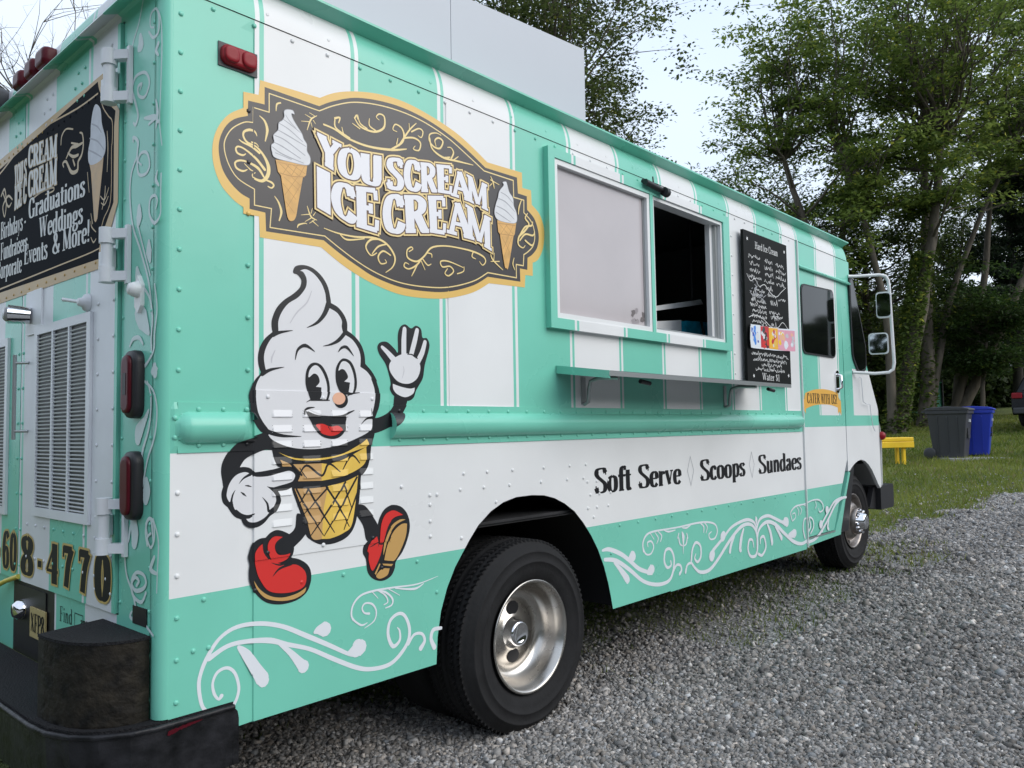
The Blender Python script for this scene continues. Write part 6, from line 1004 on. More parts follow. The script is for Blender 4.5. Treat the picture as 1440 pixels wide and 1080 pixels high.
# ---- rear art
A_=Art(.0006); A_.art([(k,m,[(a,b,w*1.35) for a,b,w in p]) for k,m,p in ART_PILLAR],5); A_.build('pillar_scroll_print',lambda y,z,h:(RX-h,y,z),TR,label='pale scroll print on the rear pillar')
A_=Art(.0008); A_.art(ART_REAR,5)
for t,y0,z0,y1,z1,h in WORDS_REAR:
    if t in('CREAM','YOU S','ICE C'): word(A_,t,y0,z0,y1,z1,h*.92,'rearsilver',1.05,1.2,'rearline',.0035)
    else: word(A_,t,y0,z0,y1,z1,h,'rearsilver',.95,1.0)
def rmap(y,z,h): return (DX-h-.0005,y,z)
A_.build('rear_sign_print',rmap,TR,label='black and gold sign print listing graduations and weddings')
A_=Art(.0006); 
for ch,a,b in (('-',1.405,1.35),('6',1.325,1.245),('0',1.235,1.160),('8',1.107,.975),('-',.935,.88),('4',.846,.722),('7',.695,.592),('7',.552,.452),('0',.41,.295)):
    word(A_,ch,a,.735,b,.735,.135,'lettblack',1.3,1.3,'numgold',.007)
A_.build('phone_number_print',rmap,TR)
# rivets
def rivets():
    R=[]
    for z in np.arange(.49,2.5,.115): 
        if not 1.17<z<1.33: R.append((.022,z,'s'))
    for z in np.arange(1.42,2.5,.16): R.append((.236,z,'s'))
    for z in (1.197,1.3): 
        for x in list(np.arange(.08,.24,.075))+list(np.arange(.82,4.36,.115)): R.append((x,z,'s'))
    for z in (1.22,1.275): R.append((.012,z,'s'))
    for x in np.arange(.12,4.4,.135): R.append((x,ZC-.018,'s'))
    for x in np.arange(.30,5.3,.23): R.append((x,2.55,'c')); 
    for x in np.arange(.10,4.35,.16): 
        if not .97<x<2.12 : R.append((x,ZWT-.017,'s')); 
    for x in (.07,.115): R.append((x,.62,'s'))
    for z in (.99,.955,.895,.84): R.append((.965,z,'s'))
    R+= [(1.0,.99,'s'),(.83,1.03,'s')]
    for x in (1.12,1.25,1.4,1.6,1.78,1.9): R.append((x,1.0,'s')); R.append((x+.02,1.06,'s'))
    for x in (1.93,2.0,2.09): R+= [(x,.86,'s'),(x,.98,'s'),(x+.02,.92,'s')]
    for z in np.arange(1.42,2.4,.12): R+= [(3.44,z,'s')]
    for t in range(1,8): 
        a=math.pi*t/8; 
        if a>1.6 or a<.9: R.append((1.548+.60*math.cos(a),.42+.56*math.sin(a),'s'))
    for x in np.arange(.30,.76,.2): R+= [(x,1.34,'s'),(x,.865,'s')]
    for y in list(np.arange(.29,.31,.03)): 
        for z in np.arange(.76,1.7,.11): R.append((.295,z,'r')); R.append((.415,z,'r'))
    for z in np.arange(.5,2.5,.12): R+= [(.055,z,'r'),(.25,z,'r')]
    for y in (.34,.38,.56,.62,.86,.92,1.19,1.24): 
        for z in (2.40,2.445,2.35): R.append((y+.02*math.sin(z*40),z,'r'))
    for z in np.arange(.76,1.6,.13): R+= [(1.125,z,'r'),(1.175,z,'r')]
    for y in np.arange(.33,1.1,.09): R+= [(y,.915,'r'),(y,.80,'r')]
    for y in np.arange(.35,1.5,.055): R.append((y,2.315+.02*(y>.9),'r'))
    for y in np.arange(.35,1.5,.09): R.append((y,1.775,'r'))
    def topfill(x,z,d):
        for k,m_,P in ART_CONE+ART_LOGO:
            if k!='f': continue
            c=False; j=len(P)-1
            for i in range(len(P)):
                a,b=P[i],P[j]
                if (a[1]>z)!=(b[1]>z) and x<(b[0]-a[0])*(z-a[1])/(b[1]-a[1])+a[0]: c=not c
                j=i
            if c: d=m_
        return d
    mb=MB(); prof=[(.0080,0),(.0066,.0032),(.0034,.0048)]; n=7
    for a,z,k in R:
        m=paint(a,z) if k!='r' else ('doorwhite' if rpaint(a,z)=='doorwhite' and .27<a<2.05 else 'teal')
        if k=='c' : m=paint(a,2.0)
        if k=='s' and .1<a<1.9 and .9<z<2.5 or (k=='s' and a<.9 and z<.95): m=topfill(a,z,m)
        if k=='r' and 1.76<z<2.34 and a>.3: m='reargold' if z<1.79 or z>2.33 else 'reardark'
        vs=[]; q=.75 if k=='r' else 1
        for r,t in prof:
            for i in range(n):
                c,s_=math.cos(6.2832*i/n)*r*q,math.sin(6.2832*i/n)*r*q
                if k=='r': vs.append((DX-t*q if .27<a<2.05 else RX-t*q,a+c,z+s_))
                else: vs.append((a+c,-surf(a,z)-t+(.003 if k=='c' else 0),z+s_))
        mb.add(vs,[(j*n+i,j*n+(i+1)%n,(j+1)*n+(i+1)%n,(j+1)*n+i) for j in (0,1) for i in range(n)]+[tuple(range(2*n,3*n))],m,True)
    mb.build('rivets',TR,kind='stuff')
rivets()
# ---- serving window
mb=MB()
def frame(mb,x0,x1,z0,z1,t,y0,y1,m):
    mb.box(x0,x1,y0,y1,z1-t,z1,m); mb.box(x0,x1,y0,y1,z0,z0+t,m); mb.box(x0,x0+t,y0,y1,z0+t,z1-t,m); mb.box(x1-t,x1,y0,y1,z0+t,z1-t,m)
WF=empty('serving_window'); WF.parent=TR
def strip(mb,z0,z1,y0,y1,x0,x1):
    cs=seg(x0,x1)
    cs=sorted(cs)
    for a,b in zip(cs[:-1],cs[1:]): mb.box(a,b,y0,y1,z0,z1,paint((a+b)/2,1.5 if z0<1.8 else 2.0))
strip(mb,1.667,1.713,-.030,.0,1.655,3.345); strip(mb,2.432,2.474,-.030,.0,1.655,3.345)
mb.box(1.655,1.70,-.030,0,1.713,2.432,'teal'); mb.box(3.285,3.345,-.030,0,1.713,2.432,'teal'); mb.box(2.485,2.513,-.028,0,1.713,2.432,'teal'); mb.build('outer_frame',WF)
mb=MB(); frame(mb,1.701,2.484,1.714,2.431,.024,-.024,.045,'white'); mb.build('sash_frame',WF)
mb=MB(); frame(mb,2.514,3.284,1.714,2.431,.018,-.020,.045,'white'); mb.box(3.205,3.266,.02,.05,1.732,2.413,'white'); mb.box(3.235,3.266,.0,.02,1.732,2.413,'alum'); mb.box(2.532,3.205,-.01,.04,1.732,1.742,'alum'); mb.build('opening_frame',WF)
mb=MB(); mb.box(1.725,2.46,.0,.006,1.738,2.407,'screen'); mb.build('window_pane',WF,'closed pane with a pale blind behind')
A_=Art(.0008); rr_=random.Random(8)
for i in range(9):
    a=rr_.uniform(2.33,2.44); z=1.75+rr_.uniform(0,.10)*(a-2.25)/.18; A_.poly([(a+.022*rr_.uniform(.4,1.2)*math.cos(t),z+.018*rr_.uniform(.4,1.2)*math.sin(t)) for t in np.linspace(0,6.28,9)[:-1]],['smudge','smudge2'][i%2])
A_.build('pane_smudge',lambda x,z,h:(x,-.0-h,z),WF)
mb=MB(); mb.box(1.728,1.74,-.004,-.001,1.738,2.407,'alum'); mb.box(2.447,2.46,-.006,-.0005,1.74,2.405,'alum'); mb.build('sash_bead',WF)
mb=MB(); mb.tube([(2.41,-.05,2.475),(2.60,-.05,2.462)],.016,'black',10); mb.tube([(2.43,-.05,2.475),(2.43,-.02,2.49)],.012,'black'); mb.tube([(2.565,-.065,2.455),(2.60,-.062,2.452)],.024,'black',10); mb.tube([(2.49,-.05,2.475),(2.49,-.045,2.52)],.004,'black'); mb.build('window_lamp',TR,'small black clip lamp above the serving window')
# shelf
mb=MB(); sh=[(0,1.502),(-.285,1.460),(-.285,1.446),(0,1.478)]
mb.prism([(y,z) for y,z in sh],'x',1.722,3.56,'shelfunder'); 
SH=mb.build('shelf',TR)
mb=MB(); mb.prism([(-.286,1.466),(-.002,1.505),(-.002,1.470),(-.286,1.433)],'x',1.716,1.7218,'teal'); mb.box(1.716,3.56,-.291,-.286,1.443,1.463,'alum'); mb.build('shelf_edge',SH)
for x in (1.91,3.29):
    mb=MB(); mb.tube([(x,-.006,1.335),(x,-.03,1.345),(x,-.035,1.40),(x,-.045,1.44),(x,-.09,1.452),(x,-.20,1.445)],.009,'alum',8); mb.box(x-.015,x+.015,-.006,0,1.335,1.46,'alum'); mb.build('shelf_bracket',SH)
    mb=MB(); mb.tube([(x+.22,-.17,1.44),(x+.30,-.17,1.432)],.011,'black',8); mb.build('hinge_stop',SH)
# menu board
mb=MB(); mb.box(3.522,4.165,-.040,-.022,1.492,2.432,'chalkboard'); mb.box(3.60,4.08,-.022,.0,1.6,2.3,'dark'); MBD=mb.build('menu_board',TR)
A_=Art(.0006); rr_=random.Random(3)
word(A_,'Hard Ice Cream'.replace('H','H') ,3.68,2.335,4.02,2.335,.045,'chalk',.55,.9)
for rows in ([(3.62,2.24,'Vanilla'),(3.62,2.17,'Chocolate'),(3.62,2.10,'Strawberry')],):
    pass
def scr(x0,x1,z,h=.022,w=.0036):
    x=x0; P=[]
    while x<x1:
        P.append((x,z+rr_.uniform(-.1,1)*h*(1.5 if rr_.random()<.2 else 1),w*rr_.uniform(.6,1.2))); x+=rr_.uniform(.003,.0085)
    if len(P)>2: A_.ribbon(catmull([p+(0,) for p in P],False,3),'chalk')
for k in range(4):
    for (a,b) in ((3.58,3.77),(3.80,3.95),(3.97,4.15)): scr(a+rr_.uniform(0,.02),b-rr_.uniform(0,.04),2.265-k*.043)
scr(3.82,3.92,2.09)
for k in range(5):
    scr(3.60+rr_.uniform(-.02,.02),3.82,1.995-k*.033); 
    if k!=1: scr(3.88,3.99,2.0-k*.05,.03)
for k in range(3): scr(3.62+.1*k,3.72+.1*k,1.82-.01*k); 
for (a,b,z) in ((3.66,3.80,2.06),(3.84,3.97,2.05),(3.60,3.72,2.03),(4.0,4.12,2.04),(3.86,4.02,1.94),(3.90,4.06,1.915),(3.74,3.86,1.84),(3.62,3.70,1.80),(3.74,3.84,1.80),(3.88,3.97,1.79),(4.0,4.10,1.775),(3.76,3.86,1.765),(3.90,3.99,1.755),(3.64,3.72,1.76)): scr(a,b,z,.02)
scr(3.58,4.13,1.66,.018,.0036); scr(3.60,4.10,1.625,.02,.0038); scr(3.72,4.02,1.595,.02,.0038); scr(3.63,4.06,1.565,.02,.0038)
word(A_,'Water $1',3.72,1.508,3.98,1.508,.045,'chalk',.5,.8)
A_.ribbon(catmull([(3.55,2.16,.004,0),(3.60,2.12,.004,0),(3.66,2.14,.004,0),(3.72,2.10,.004,0),(3.80,2.12,.005,0),(3.88,2.08,.005,0),(3.97,2.06,.004,0),(4.05,2.10,.004,0),(4.13,2.14,.004,0)],False,4),'chalk')
A_.ribbon(catmull([(3.56,1.89,.004,0),(3.64,1.91,.004,0),(3.75,1.90,.004,0),(3.88,1.855,.004,0),(3.98,1.86,.004,0),(4.06,1.90,.004,0),(4.14,1.86,.004,0)],False,4),'chalk')
for i in range(26): 
    a=rr_.uniform(3.6,3.78); z=rr_.uniform(2.02,2.12); A_.ribbon([(a,z,.006),(a+rr_.uniform(-.03,.05),z+rr_.uniform(-.02,.035),.003)],'serveline')
for (a,z) in ((3.57,2.38),(4.12,2.38),(3.60,1.53),(4.12,1.55)):
    A_.poly([(a+.014*math.cos(t)*(1 if i%2 else .5),z+.014*math.sin(t)*(1 if i%2 else .5)) for i,t in enumerate(np.linspace(0,6.2832,11)[:-1])],'chalk')
A_.build('chalk_writing',lambda x,z,h:(x,-.040-h,z),MBD)
# curled sticker strip of frozen treats (plain coloured)
A_=Art(.0012)
A_.poly([(3.545,1.70),(3.53,1.75),(3.545,1.83),(3.57,1.845),(4.0,1.855),(4.20,1.865),(4.17,1.80),(4.15,1.715),(3.9,1.705)],'stickbg')
rq=random.Random(12)
for x0,x1,bg_,cs in ((3.555,3.71,'stickbg',('stick1','stick1','cream','binblue')),(3.71,3.83,'stick2',('black','red','cream','binblack')),(3.83,3.965,'stick3',('yellow','gold','cream','stick2')),(3.965,4.185,'stick4',('yellow','stickbg','pink','shade'))):
    A_.poly([(x0,1.712),(x1,1.714),(x1,1.852),(x0,1.846)],bg_)
    for k in range(16):
        cx=rq.uniform(x0+.02,x1-.02); cz=rq.uniform(1.735,1.83); s=rq.uniform(.010,.030); a0=rq.uniform(0,6)
        A_.poly([(cx+s*rq.uniform(.6,1.2)*math.cos(a0+t),cz+s*rq.uniform(.6,1.2)*math.sin(a0+t)) for t in np.linspace(0,6.28,9)[:-1]],cs[k%4])
A_.build('treat_sticker',lambda x,z,h:(x,-.044-h-.02*max(0,(x-4.08))/.1-.012*max(0,3.60-x)/.06,z),MBD,cutx=[3.6,4.08],label='curled strip sticker of coloured frozen treats')
# ---- interior
mb=MB()
mb.add([(.1,2.28,.8),(5.2,2.28,.8),(5.2,2.28,2.6),(.1,2.28,2.6)],[(0,1,2,3)],'interior')
mb=MB(); Y2=2.20
def wallholes(mb,x0,x1,z0,z1,holes,y,m):
    xs=sorted({x0,x1}|{h[i] for h in holes for i in (0,1)}); zs=sorted({z0,z1}|{h[i] for h in holes for i in (2,3)})
    for a,b in zip(xs[:-1],xs[1:]):
        for c,d in zip(zs[:-1],zs[1:]):
            if any(h[0]<=(a+b)/2<=h[1] and h[2]<=(c+d)/2<=h[3] for h in holes): continue
            mb.add([(a,y,c),(b,y,c),(b,y,d),(a,y,d)],[(0,1,2,3)],m)
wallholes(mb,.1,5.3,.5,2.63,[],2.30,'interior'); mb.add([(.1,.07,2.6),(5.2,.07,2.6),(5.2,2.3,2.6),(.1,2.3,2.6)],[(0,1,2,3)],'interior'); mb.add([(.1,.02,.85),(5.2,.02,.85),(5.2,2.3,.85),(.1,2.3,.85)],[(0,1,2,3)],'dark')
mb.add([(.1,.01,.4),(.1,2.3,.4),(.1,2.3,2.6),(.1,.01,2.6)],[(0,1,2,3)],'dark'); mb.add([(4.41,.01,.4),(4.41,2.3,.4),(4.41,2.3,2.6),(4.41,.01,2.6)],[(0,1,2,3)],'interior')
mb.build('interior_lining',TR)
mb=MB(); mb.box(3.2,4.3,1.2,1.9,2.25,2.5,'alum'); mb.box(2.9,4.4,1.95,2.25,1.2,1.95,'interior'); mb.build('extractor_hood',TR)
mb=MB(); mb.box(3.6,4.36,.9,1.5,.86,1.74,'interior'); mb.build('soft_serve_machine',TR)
mb=MB(); mb.box(2.60,3.62,.35,.95,1.58,1.62,'alum'); mb.build('counter',TR)
BB=MB(); BB.prism([(3.385,1.75),(3.40,1.68),(3.74,1.68),(3.76,1.78),(3.735,1.905),(3.60,1.90),(3.40,1.888)],'y',.30,.42,'bluebag'); BB=BB.build('insulated_bag'); tag(BB,'turquoise insulated bag standing inside the open serving window','bag')
mb=MB(); mb.tube([(3.60,.297,1.68),(3.612,.293,1.80),(3.585,.297,1.90)],.009,'black'); mb.build('strap',BB)
mb=MB(); mb.box(2.6,3.8,.2,.8,1.64,1.679,'alum'); mb.build('service_counter',TR)
mb=MB(); mb.prism([(2.85,1.83),(3.339,1.887),(3.334,1.68),(2.85,1.68)],'y',.30,.33,'white'); tag(mb.build('bright_patch_board'),'white board standing in for a bright patch just inside the open serving window beside the bag','box')  # white board added to stand in for a bright patch of the interior
mb=MB(); mb.prism([(2.8,1.90),(3.596,2.045),(3.626,2.016),(2.8,1.873)],'y',.30,.32,'white'); mb.tube([(3.5,.31,2.03),(3.5,.31,2.6)],.008,'dark'); mb.tube([(2.95,.31,1.92),(2.95,.31,2.6)],.008,'dark'); mb.build('bright_patch_strip',TR)  # white strip on rods, added to stand in for a bright interior streak
mb=MB(); pass

# ---- wheel wells, chassis
mb=MB(); 
wq=[(1.548+.562*math.cos(t),.39+.57*math.sin(t)) for t in np.linspace(0,math.pi,25)]
vs=[(x,y,z) for x,z in wq for y in (.006,.78)]; mb.add(vs,[(2*i,2*i+1,2*i+3,2*i+2) for i in range(24)],'black',True)
mb.add([(x,.78,z) for x,z in wq],[tuple(range(25))],'black')

o=mb.build('wheel_well',TR)
mb=MB(); mb.box(.3,5.9,.55,1.8,.42,.62,'dark'); mb.box(.02,5.2,.03,2.3,.84,.86,'dark'); mb.box(.0,.95,.10,2.2,.46,.75,'dark'); mb.box(2.15,4.9,.10,2.2,.42,.6,'dark')
mb.tube([(1.4725,.1,.385),(1.4725,2.2,.385)],.07,'dark'); mb.tube([(5.53,.2,.40),(5.53,2.1,.40)],.05,'dark'); mb.build('chassis',TR)
# ---- wheels
def wheel(c,face,R,rr,wdt,kind):
    w=empty('wheel',c); w.parent=TR; t=MB(); y0=0; r=rr
    prof=[(r-.012,.012),(r+.006,.002),(r+.02,-.008),(r+.05,-.020),(r+.072,-.023),(r+.075,-.0265),(r+.079,-.0265),(r+.082,-.0235),(r+.112,-.020),(r+.115,-.0225),(r+.119,-.022),(r+.122,-.018),(R-.030,-.008),(R-.016,.004),(R-.006,.018)]
    N_=9; zz=[.018+(wdt-.036)*k/16 for k in range(17)]
    for k,a in enumerate(zz): prof.append((R-.001-(.008 if k%3==1 and 0<k<16 else 0)-.003*abs(k-8)/8,a)); 
    prof+= [(R-.016,wdt-.006),(R-.05,wdt+.008),(r+.05,wdt+.01),(r-.01,wdt-.02)]
    t.lathe(prof,(0,0,0),'y','rubber',96)
    # tread blocks: small ribs around the shoulder
    for k in range(96):
        a=2*math.pi*k/96
        for rr2,yy,dy in ((R+.001,.012,.020),(R+.0015,.055,.022),(R+.0015,.12,.022),(R+.001,wdt-.035,.020)):
            ca,sa=math.cos(a),math.sin(a); da=.013
            vs=[]
            for (ry,an) in ((rr2-.008,-da),(rr2-.008,da),(rr2+.001,da*.8),(rr2+.001,-da*.8)):
                for y in (yy,yy+dy): vs.append((ry*math.cos(a+an+ (y-yy)*2),y,ry*math.sin(a+an+(y-yy)*2)))
            t.add(vs,[(0,1,3,2),(2,3,5,4),(4,5,7,6),(6,7,1,0),(0,2,4,6),(1,3,5,7)],'rubber')
    ty=t.build('tyre',w)
    # raised sidewall lettering blocks
    m=MB(); f=lambda p:p
    if kind=='rear':
        rim=[(r+.002,-.008),(r+.006,-.014),(r,-.017),(r-.008,-.012),(r-.012,.0),(r-.020,.012),(r-.024,.03),(r-.030,.055),(r-.040,.085),(r-.055,.100),(.135,.108),(.130,.102),(.074,.096),(.064,.088)]
        m.lathe(rim,(0,0,0),'y','steel',96); m.lathe([(.064,.088),(.056,.074),(.053,.058),(.048,.048),(.040,.046),(.036,.050),(0,.050)],(0,0,0),'y','chrome',40)
        rm=m.build('rim',w)
        for k in (2,6):
            a=math.radians(45*k); h=MB(); rc=.098; n=14
            P=[(rc*math.cos(a)+.036*math.cos(q)+.006,rc*math.sin(a)+.029*math.sin(q)) for q in np.linspace(0,6.2832,n+1)[:-1]]
            h.prism(P,'y',.0955,.120,'black'); h.build('vent_hole',w)
    else:
        rim=[(r+.002,-.006),(r+.004,-.012),(r-.006,-.012),(r-.012,.0),(r-.02,.02),(r-.03,.045),(r-.04,.05),(.165,.03),(.14,-.005),(.125,-.018),(.105,-.020)]
        m.lathe(rim,(0,0,0),'y','ruststeel',64); m.lathe([(.105,-.020),(.104,-.055),(.098,-.06),(.09,-.045),(.075,-.045)],(0,0,0),'y','ruststeel',48); m.lathe([(.075,-.045),(.068,-.05),(.060,-.105),(.050,-.112),(.03,-.114),(0,-.112)],(0,0,0),'y','chrome',32)
        m.build('rim',w)
        for k in range(8):
            a=math.radians(45*k+10); h=MB(); h.lathe([(.0,-.034),(.009,-.032),(.012,-.02),(.012,.0)],(.088*math.cos(a),-.05,.088*math.sin(a)),'y','chrome',6,False); h.build('lug_nut',w)
        for k in range(6):
            a=math.radians(60*k+20); h=MB(); P=[(.165*math.cos(a)+.02*math.cos(q),.165*math.sin(a)+.024*math.sin(q)) for q in np.linspace(0,6.28,11)[:-1]]; h.prism(P,'y',.02,.034,'black'); h.build('vent_hole',w)
    return w
wheel((1.4725,-.030,.385),0,.385,.222,.215,'rear')
w2=empty('wheel',(1.4725,.24,.385)); w2.parent=TR; t=MB(); t.lathe([(.2,0),(.36,-.01),(.383,.02),(.383,.18),(.36,.21),(.2,.2)],(0,0,0),'y','rubber',64); t.build('tyre',w2)
wheel((5.535,.075,.452),0,.378,.212,.20,'front')
for c in ((1.4725,2.05,.385),(5.535,2.03,.44)):
    w3=empty('wheel',c); w3.parent=TR; t=MB(); t.lathe([(0,.0),(.2,0),(.36,-.01),(.38,.02),(.38,.18),(.36,.21),(.2,.2),(0,.2)],(0,0,0),'y','rubber',48); t.build('tyre',w3)
# ---- cab door
def zb_door(x): return .446 if x<4.951 else .446+(x-4.951)/.345*.54
def flat(y): return lambda x,z:(x,y,z)
def dpaint(x,z):
    if x>5.25 and z<1: return 'teal' if z<ZWT else 'white'
    return paint(x,z)
o=cells('cab_door',seg(4.437,5.272,[4.951,4.9511,5.05,5.1,5.15,5.2,5.24]),[.44,ZWT,1.206,1.29,1.723,2.24,2.325],flat(.004),dpaint,zb=zb_door)
CD=o; md=o.modifiers.new('s','SOLIDIFY'); md.thickness=.03; md.offset=-1
def rpoly(pts,r=.04,n=4):
    out=[]
    for i,p in enumerate(pts):
        a=Vector(pts[i-1]);b=Vector(p);c=Vector(pts[(i+1)%len(pts)]); d1=(a-b).normalized(); d2=(c-b).normalized(); rr=min(r,(a-b).length/2.2,(c-b).length/2.2)
        s_=b+d1*rr; e=b+d2*rr
        for k in range(n+1): t=k/n; out.append(tuple(s_*(1-t)**2+b*2*t*(1-t)+e*t*t))
    return out
mb=MB(); P=rpoly([(4.478,1.723),(5.105,1.723),(5.105,2.245),(4.478,2.222)],.06); mb.prism(P,'y',-.004,.003,'black'); mb.build('window_gasket',CD)
P=[( (x-4.79)*.965+4.79,(z-1.98)*.955+1.98) for x,z in P]; mb=MB(); mb.prism(P,'y',-.006,-.0042,'glassdark'); mb.build('window_pane',CD)
cells('door_header_panel',seg(4.437,5.47,[5.43]),[2.325,ZC],flat(.001),lambda x,z:paint(x,2.0))
mb=MB(); mb.box(4.425,4.434,-.012,.01,.38,2.52,'white'); mb.build('door_pillar',TR)
mb=MB(); mb.prism([(-.022,2.335),(-.004,2.352),(.004,2.352),(.004,2.328),(-.018,2.326)],'x',4.44,5.44,'teal'); mb.build('door_drip_rail',TR)
mb=MB(); mb.tube([(5.12,-.004,1.60),(5.12,-.03,1.59),(5.12,-.035,1.50),(5.12,-.004,1.485)],.010,'chrome',8); mb.prism(rpoly([(5.085,1.46),(5.155,1.46),(5.155,1.63),(5.085,1.63)],.03),'y',-.004,.003,'chrome'); mb.build('handle',CD)
A_=Art(.0008)
A_.poly([(4.475,1.335),(4.48,1.425),(4.53,1.44),(4.53,1.35)],'numgold'); A_.poly([(5.13,1.345),(5.13,1.43),(5.19,1.40),(5.185,1.31)],'numgold')
A_.poly([(4.445,1.30),(4.475,1.325),(4.50,1.30),(4.51,1.40),(4.445,1.41)],'orangebanner'); A_.poly([(5.12,1.30),(5.15,1.32),(5.19,1.29),(5.19,1.40),(5.12,1.41)],'orangebanner')
A_.poly(catmull([(4.50,1.335,1),(4.65,1.36),(4.82,1.37),(5.0,1.365),(5.14,1.345,1),(5.14,1.455,1),(5.0,1.475),(4.82,1.482),(4.65,1.472),(4.50,1.445,1)],True),'orangebanner')
for t,a,b in (('CATER',4.53,4.765),('WITH',4.79,4.965),('US!',4.99,5.11)): word(A_,t,a,1.375,b,1.375,.072,'lettblack',1,1)
A_.build('banner_print',lambda x,z,h:(x,.004-h,z),CD)
# door jamb gap + sill + fender / cowl
mb=MB(); mb.add([(4.43,.034,.40),(5.33,.034,.40),(5.50,.034,.86),(5.40,.034,2.36),(4.43,.034,2.36)],[(0,1,2,3,4)],'black'); mb.build('door_jamb',TR)
mb=MB(); mb.prism([(4.436,.385),(4.436,.432),(4.955,.432),(5.065,.56),(5.18,.70),(5.285,.86),(5.316,.846),(5.20,.66),(5.08,.432),(5.07,.40)],'y',.0,.04,'teal'); mb.build('door_sill',TR)
mb=MB(); mb.box(4.44,4.95,-.004,.0035,.433,.442,'alum'); mb.build('sill_trim',TR)
SIL=[(5.44,2.40),(5.50,2.36),(5.60,2.10),(5.70,1.88),(5.79,1.72),(5.88,1.58),(6.0,1.40),(6.09,1.28),(6.15,1.17),(6.172,1.10)]
FA=[(5.276,.86),(5.316,.862),(5.36,.885),(5.42,.910),(5.50,.930),(5.576,.936),(5.66,.924),(5.75,.890),(5.83,.840),(5.90,.780),(5.97,.715),(6.02,.68),(6.05,.672),(6.145,.672)]
def zb_f(x): return interp(FA,x)
def zt_f(x): return min(2.42,interp(SIL,x)) if x>5.44 else 2.40
def fpaint(x,z):
    if z<ZWT and x<5.33: return 'teal'
    if z<1.206: return 'white'
    if z<1.29 or x<5.43: return 'teal'
    if z<1.66: return 'white' if x>5.455 else 'teal'
    return 'teal'
def fmap(x,z):
    e=max(0,x-6.02); return (x,.0+e*e*3.2+max(0,z-1.6)*.01,z)
fx=sorted(set([5.276,5.43,5.455]+[a for a,_ in FA]+[a for a,_ in SIL]+[5.35,5.40]))
fx=[x for x in fx if 5.276<=x<=6.145]
o=cells('front_fender',fx,[.66,.73,ZWT,.86,1.0,1.206,1.29,1.45,1.66,1.9,2.1,2.42],fmap,fpaint,zb=zb_f,zt=zt_f)
md=o.modifiers.new('s','SOLIDIFY'); md.thickness=.025; md.offset=-1
mb=MB(); mb.prism(rpoly([(5.440,2.395),(5.520,2.40),(5.775,1.86),(5.765,1.66),(5.58,1.625),(5.455,1.75)],.05),'y',-.010,-.001,'black'); q=mb.build('quarter_window',TR)
mb=MB(); mb.prism(rpoly([(5.458,2.375),(5.51,2.38),(5.757,1.85),(5.747,1.68),(5.59,1.645),(5.475,1.76)],.045),'y',-.012,-.0102,'glassdark'); mb.build('window_pane',q)
# front face panels
fr=[(6.145,.672),(6.172,1.10),(6.15,1.18),(6.0,1.42),(5.80,1.70),(5.70,1.90),(5.52,2.36),(5.44,2.56),(5.40,2.65)]
mb=MB()
for (a,b) in zip(fr[:-1],fr[1:]):
    m='glassdark' if 1.6<(a[1]+b[1])/2<2.38 else ('teal' if (a[1]+b[1])/2>2.38 else 'white')
    for y0,y1 in ((.05,W-.05),): mb.add([(a[0]+.012,y0,a[1]),(a[0]+.012,y1,a[1]),(b[0]+.012,y1,b[1]),(b[0]+.012,y0,b[1])],[(0,1,2,3)],m)
    mb.add([(a[0],.02,a[1]),(a[0]+.012,.05,a[1]),(b[0]+.012,.05,b[1]),(b[0],.02,b[1])],[(0,1,2,3)],'teal' if m=='glassdark' else m)
mb.build('front_panel',TR)
mb=MB(); mb.prism([(5.35,.6),(6.12,.9),(6.14,1.1),(5.75,1.7),(5.42,2.4),(5.30,2.4)],'y',W,W+.02,'white'); mb.build('far_fender',TR)
mb=MB(); mb.box(5.3,6.1,.05,.10,.94,1.15,'black'); mb.box(5.30,6.12,.30,2.1,.66,1.2,'black'); mb.add([(5.28,.03,.9),(6.12,.03,.9),(6.12,.5,1.0),(5.28,.5,1.0)],[(0,1,2,3)],'black'); mb.build('front_wheel_well',TR)
mb=MB(); mb.prism([(6.02,.50),(6.34,.50),(6.36,.53),(6.36,.68),(6.34,.70),(6.02,.69)],'y',-.0,W,'black'); mb.prism([(5.86,.535),(6.03,.50),(6.03,.69),(5.97,.69)],'y',.04,.08,'black'); mb.build('front_bumper',TR)
mb=MB(); mb.lathe([(0,-.035),(.022,-.032),(.034,-.018),(.036,0)],(6.115,.008,1.117),'y','redlens',16); mb.build('marker_lamp',TR)
# cowl bracket line (thin rod) and mirror
mb=MB(); mb.tube([(5.60,-.004,1.60),(5.60,-.02,1.59),(5.62,-.02,1.40),(5.68,-.02,1.385),(5.78,-.02,1.38),(5.80,-.02,1.28),(5.83,-.02,1.20),(5.88,-.02,1.16)],.0035,'doorwhite',6); mb.build('aerial_cable',TR)
def at(px,py,y): # point on the plane Y=y seen at that spot of the photo
    return None
MR=empty('mirror'); MR.parent=TR
mb=MB(); arm=[(5.44,.0,2.385),(5.52,-.06,2.385),(5.66,-.19,2.385),(5.70,-.225,2.365),(5.715,-.235,2.32),(5.72,-.235,2.05),(5.72,-.235,1.75),(5.715,-.235,1.68),(5.69,-.215,1.645),(5.62,-.15,1.638),(5.50,-.0,1.635)]
MR_PTS=MIRROR_ARM
mb.tube(MR_PTS,.0125,'white',10); mb.build('mirror_arm',MR)
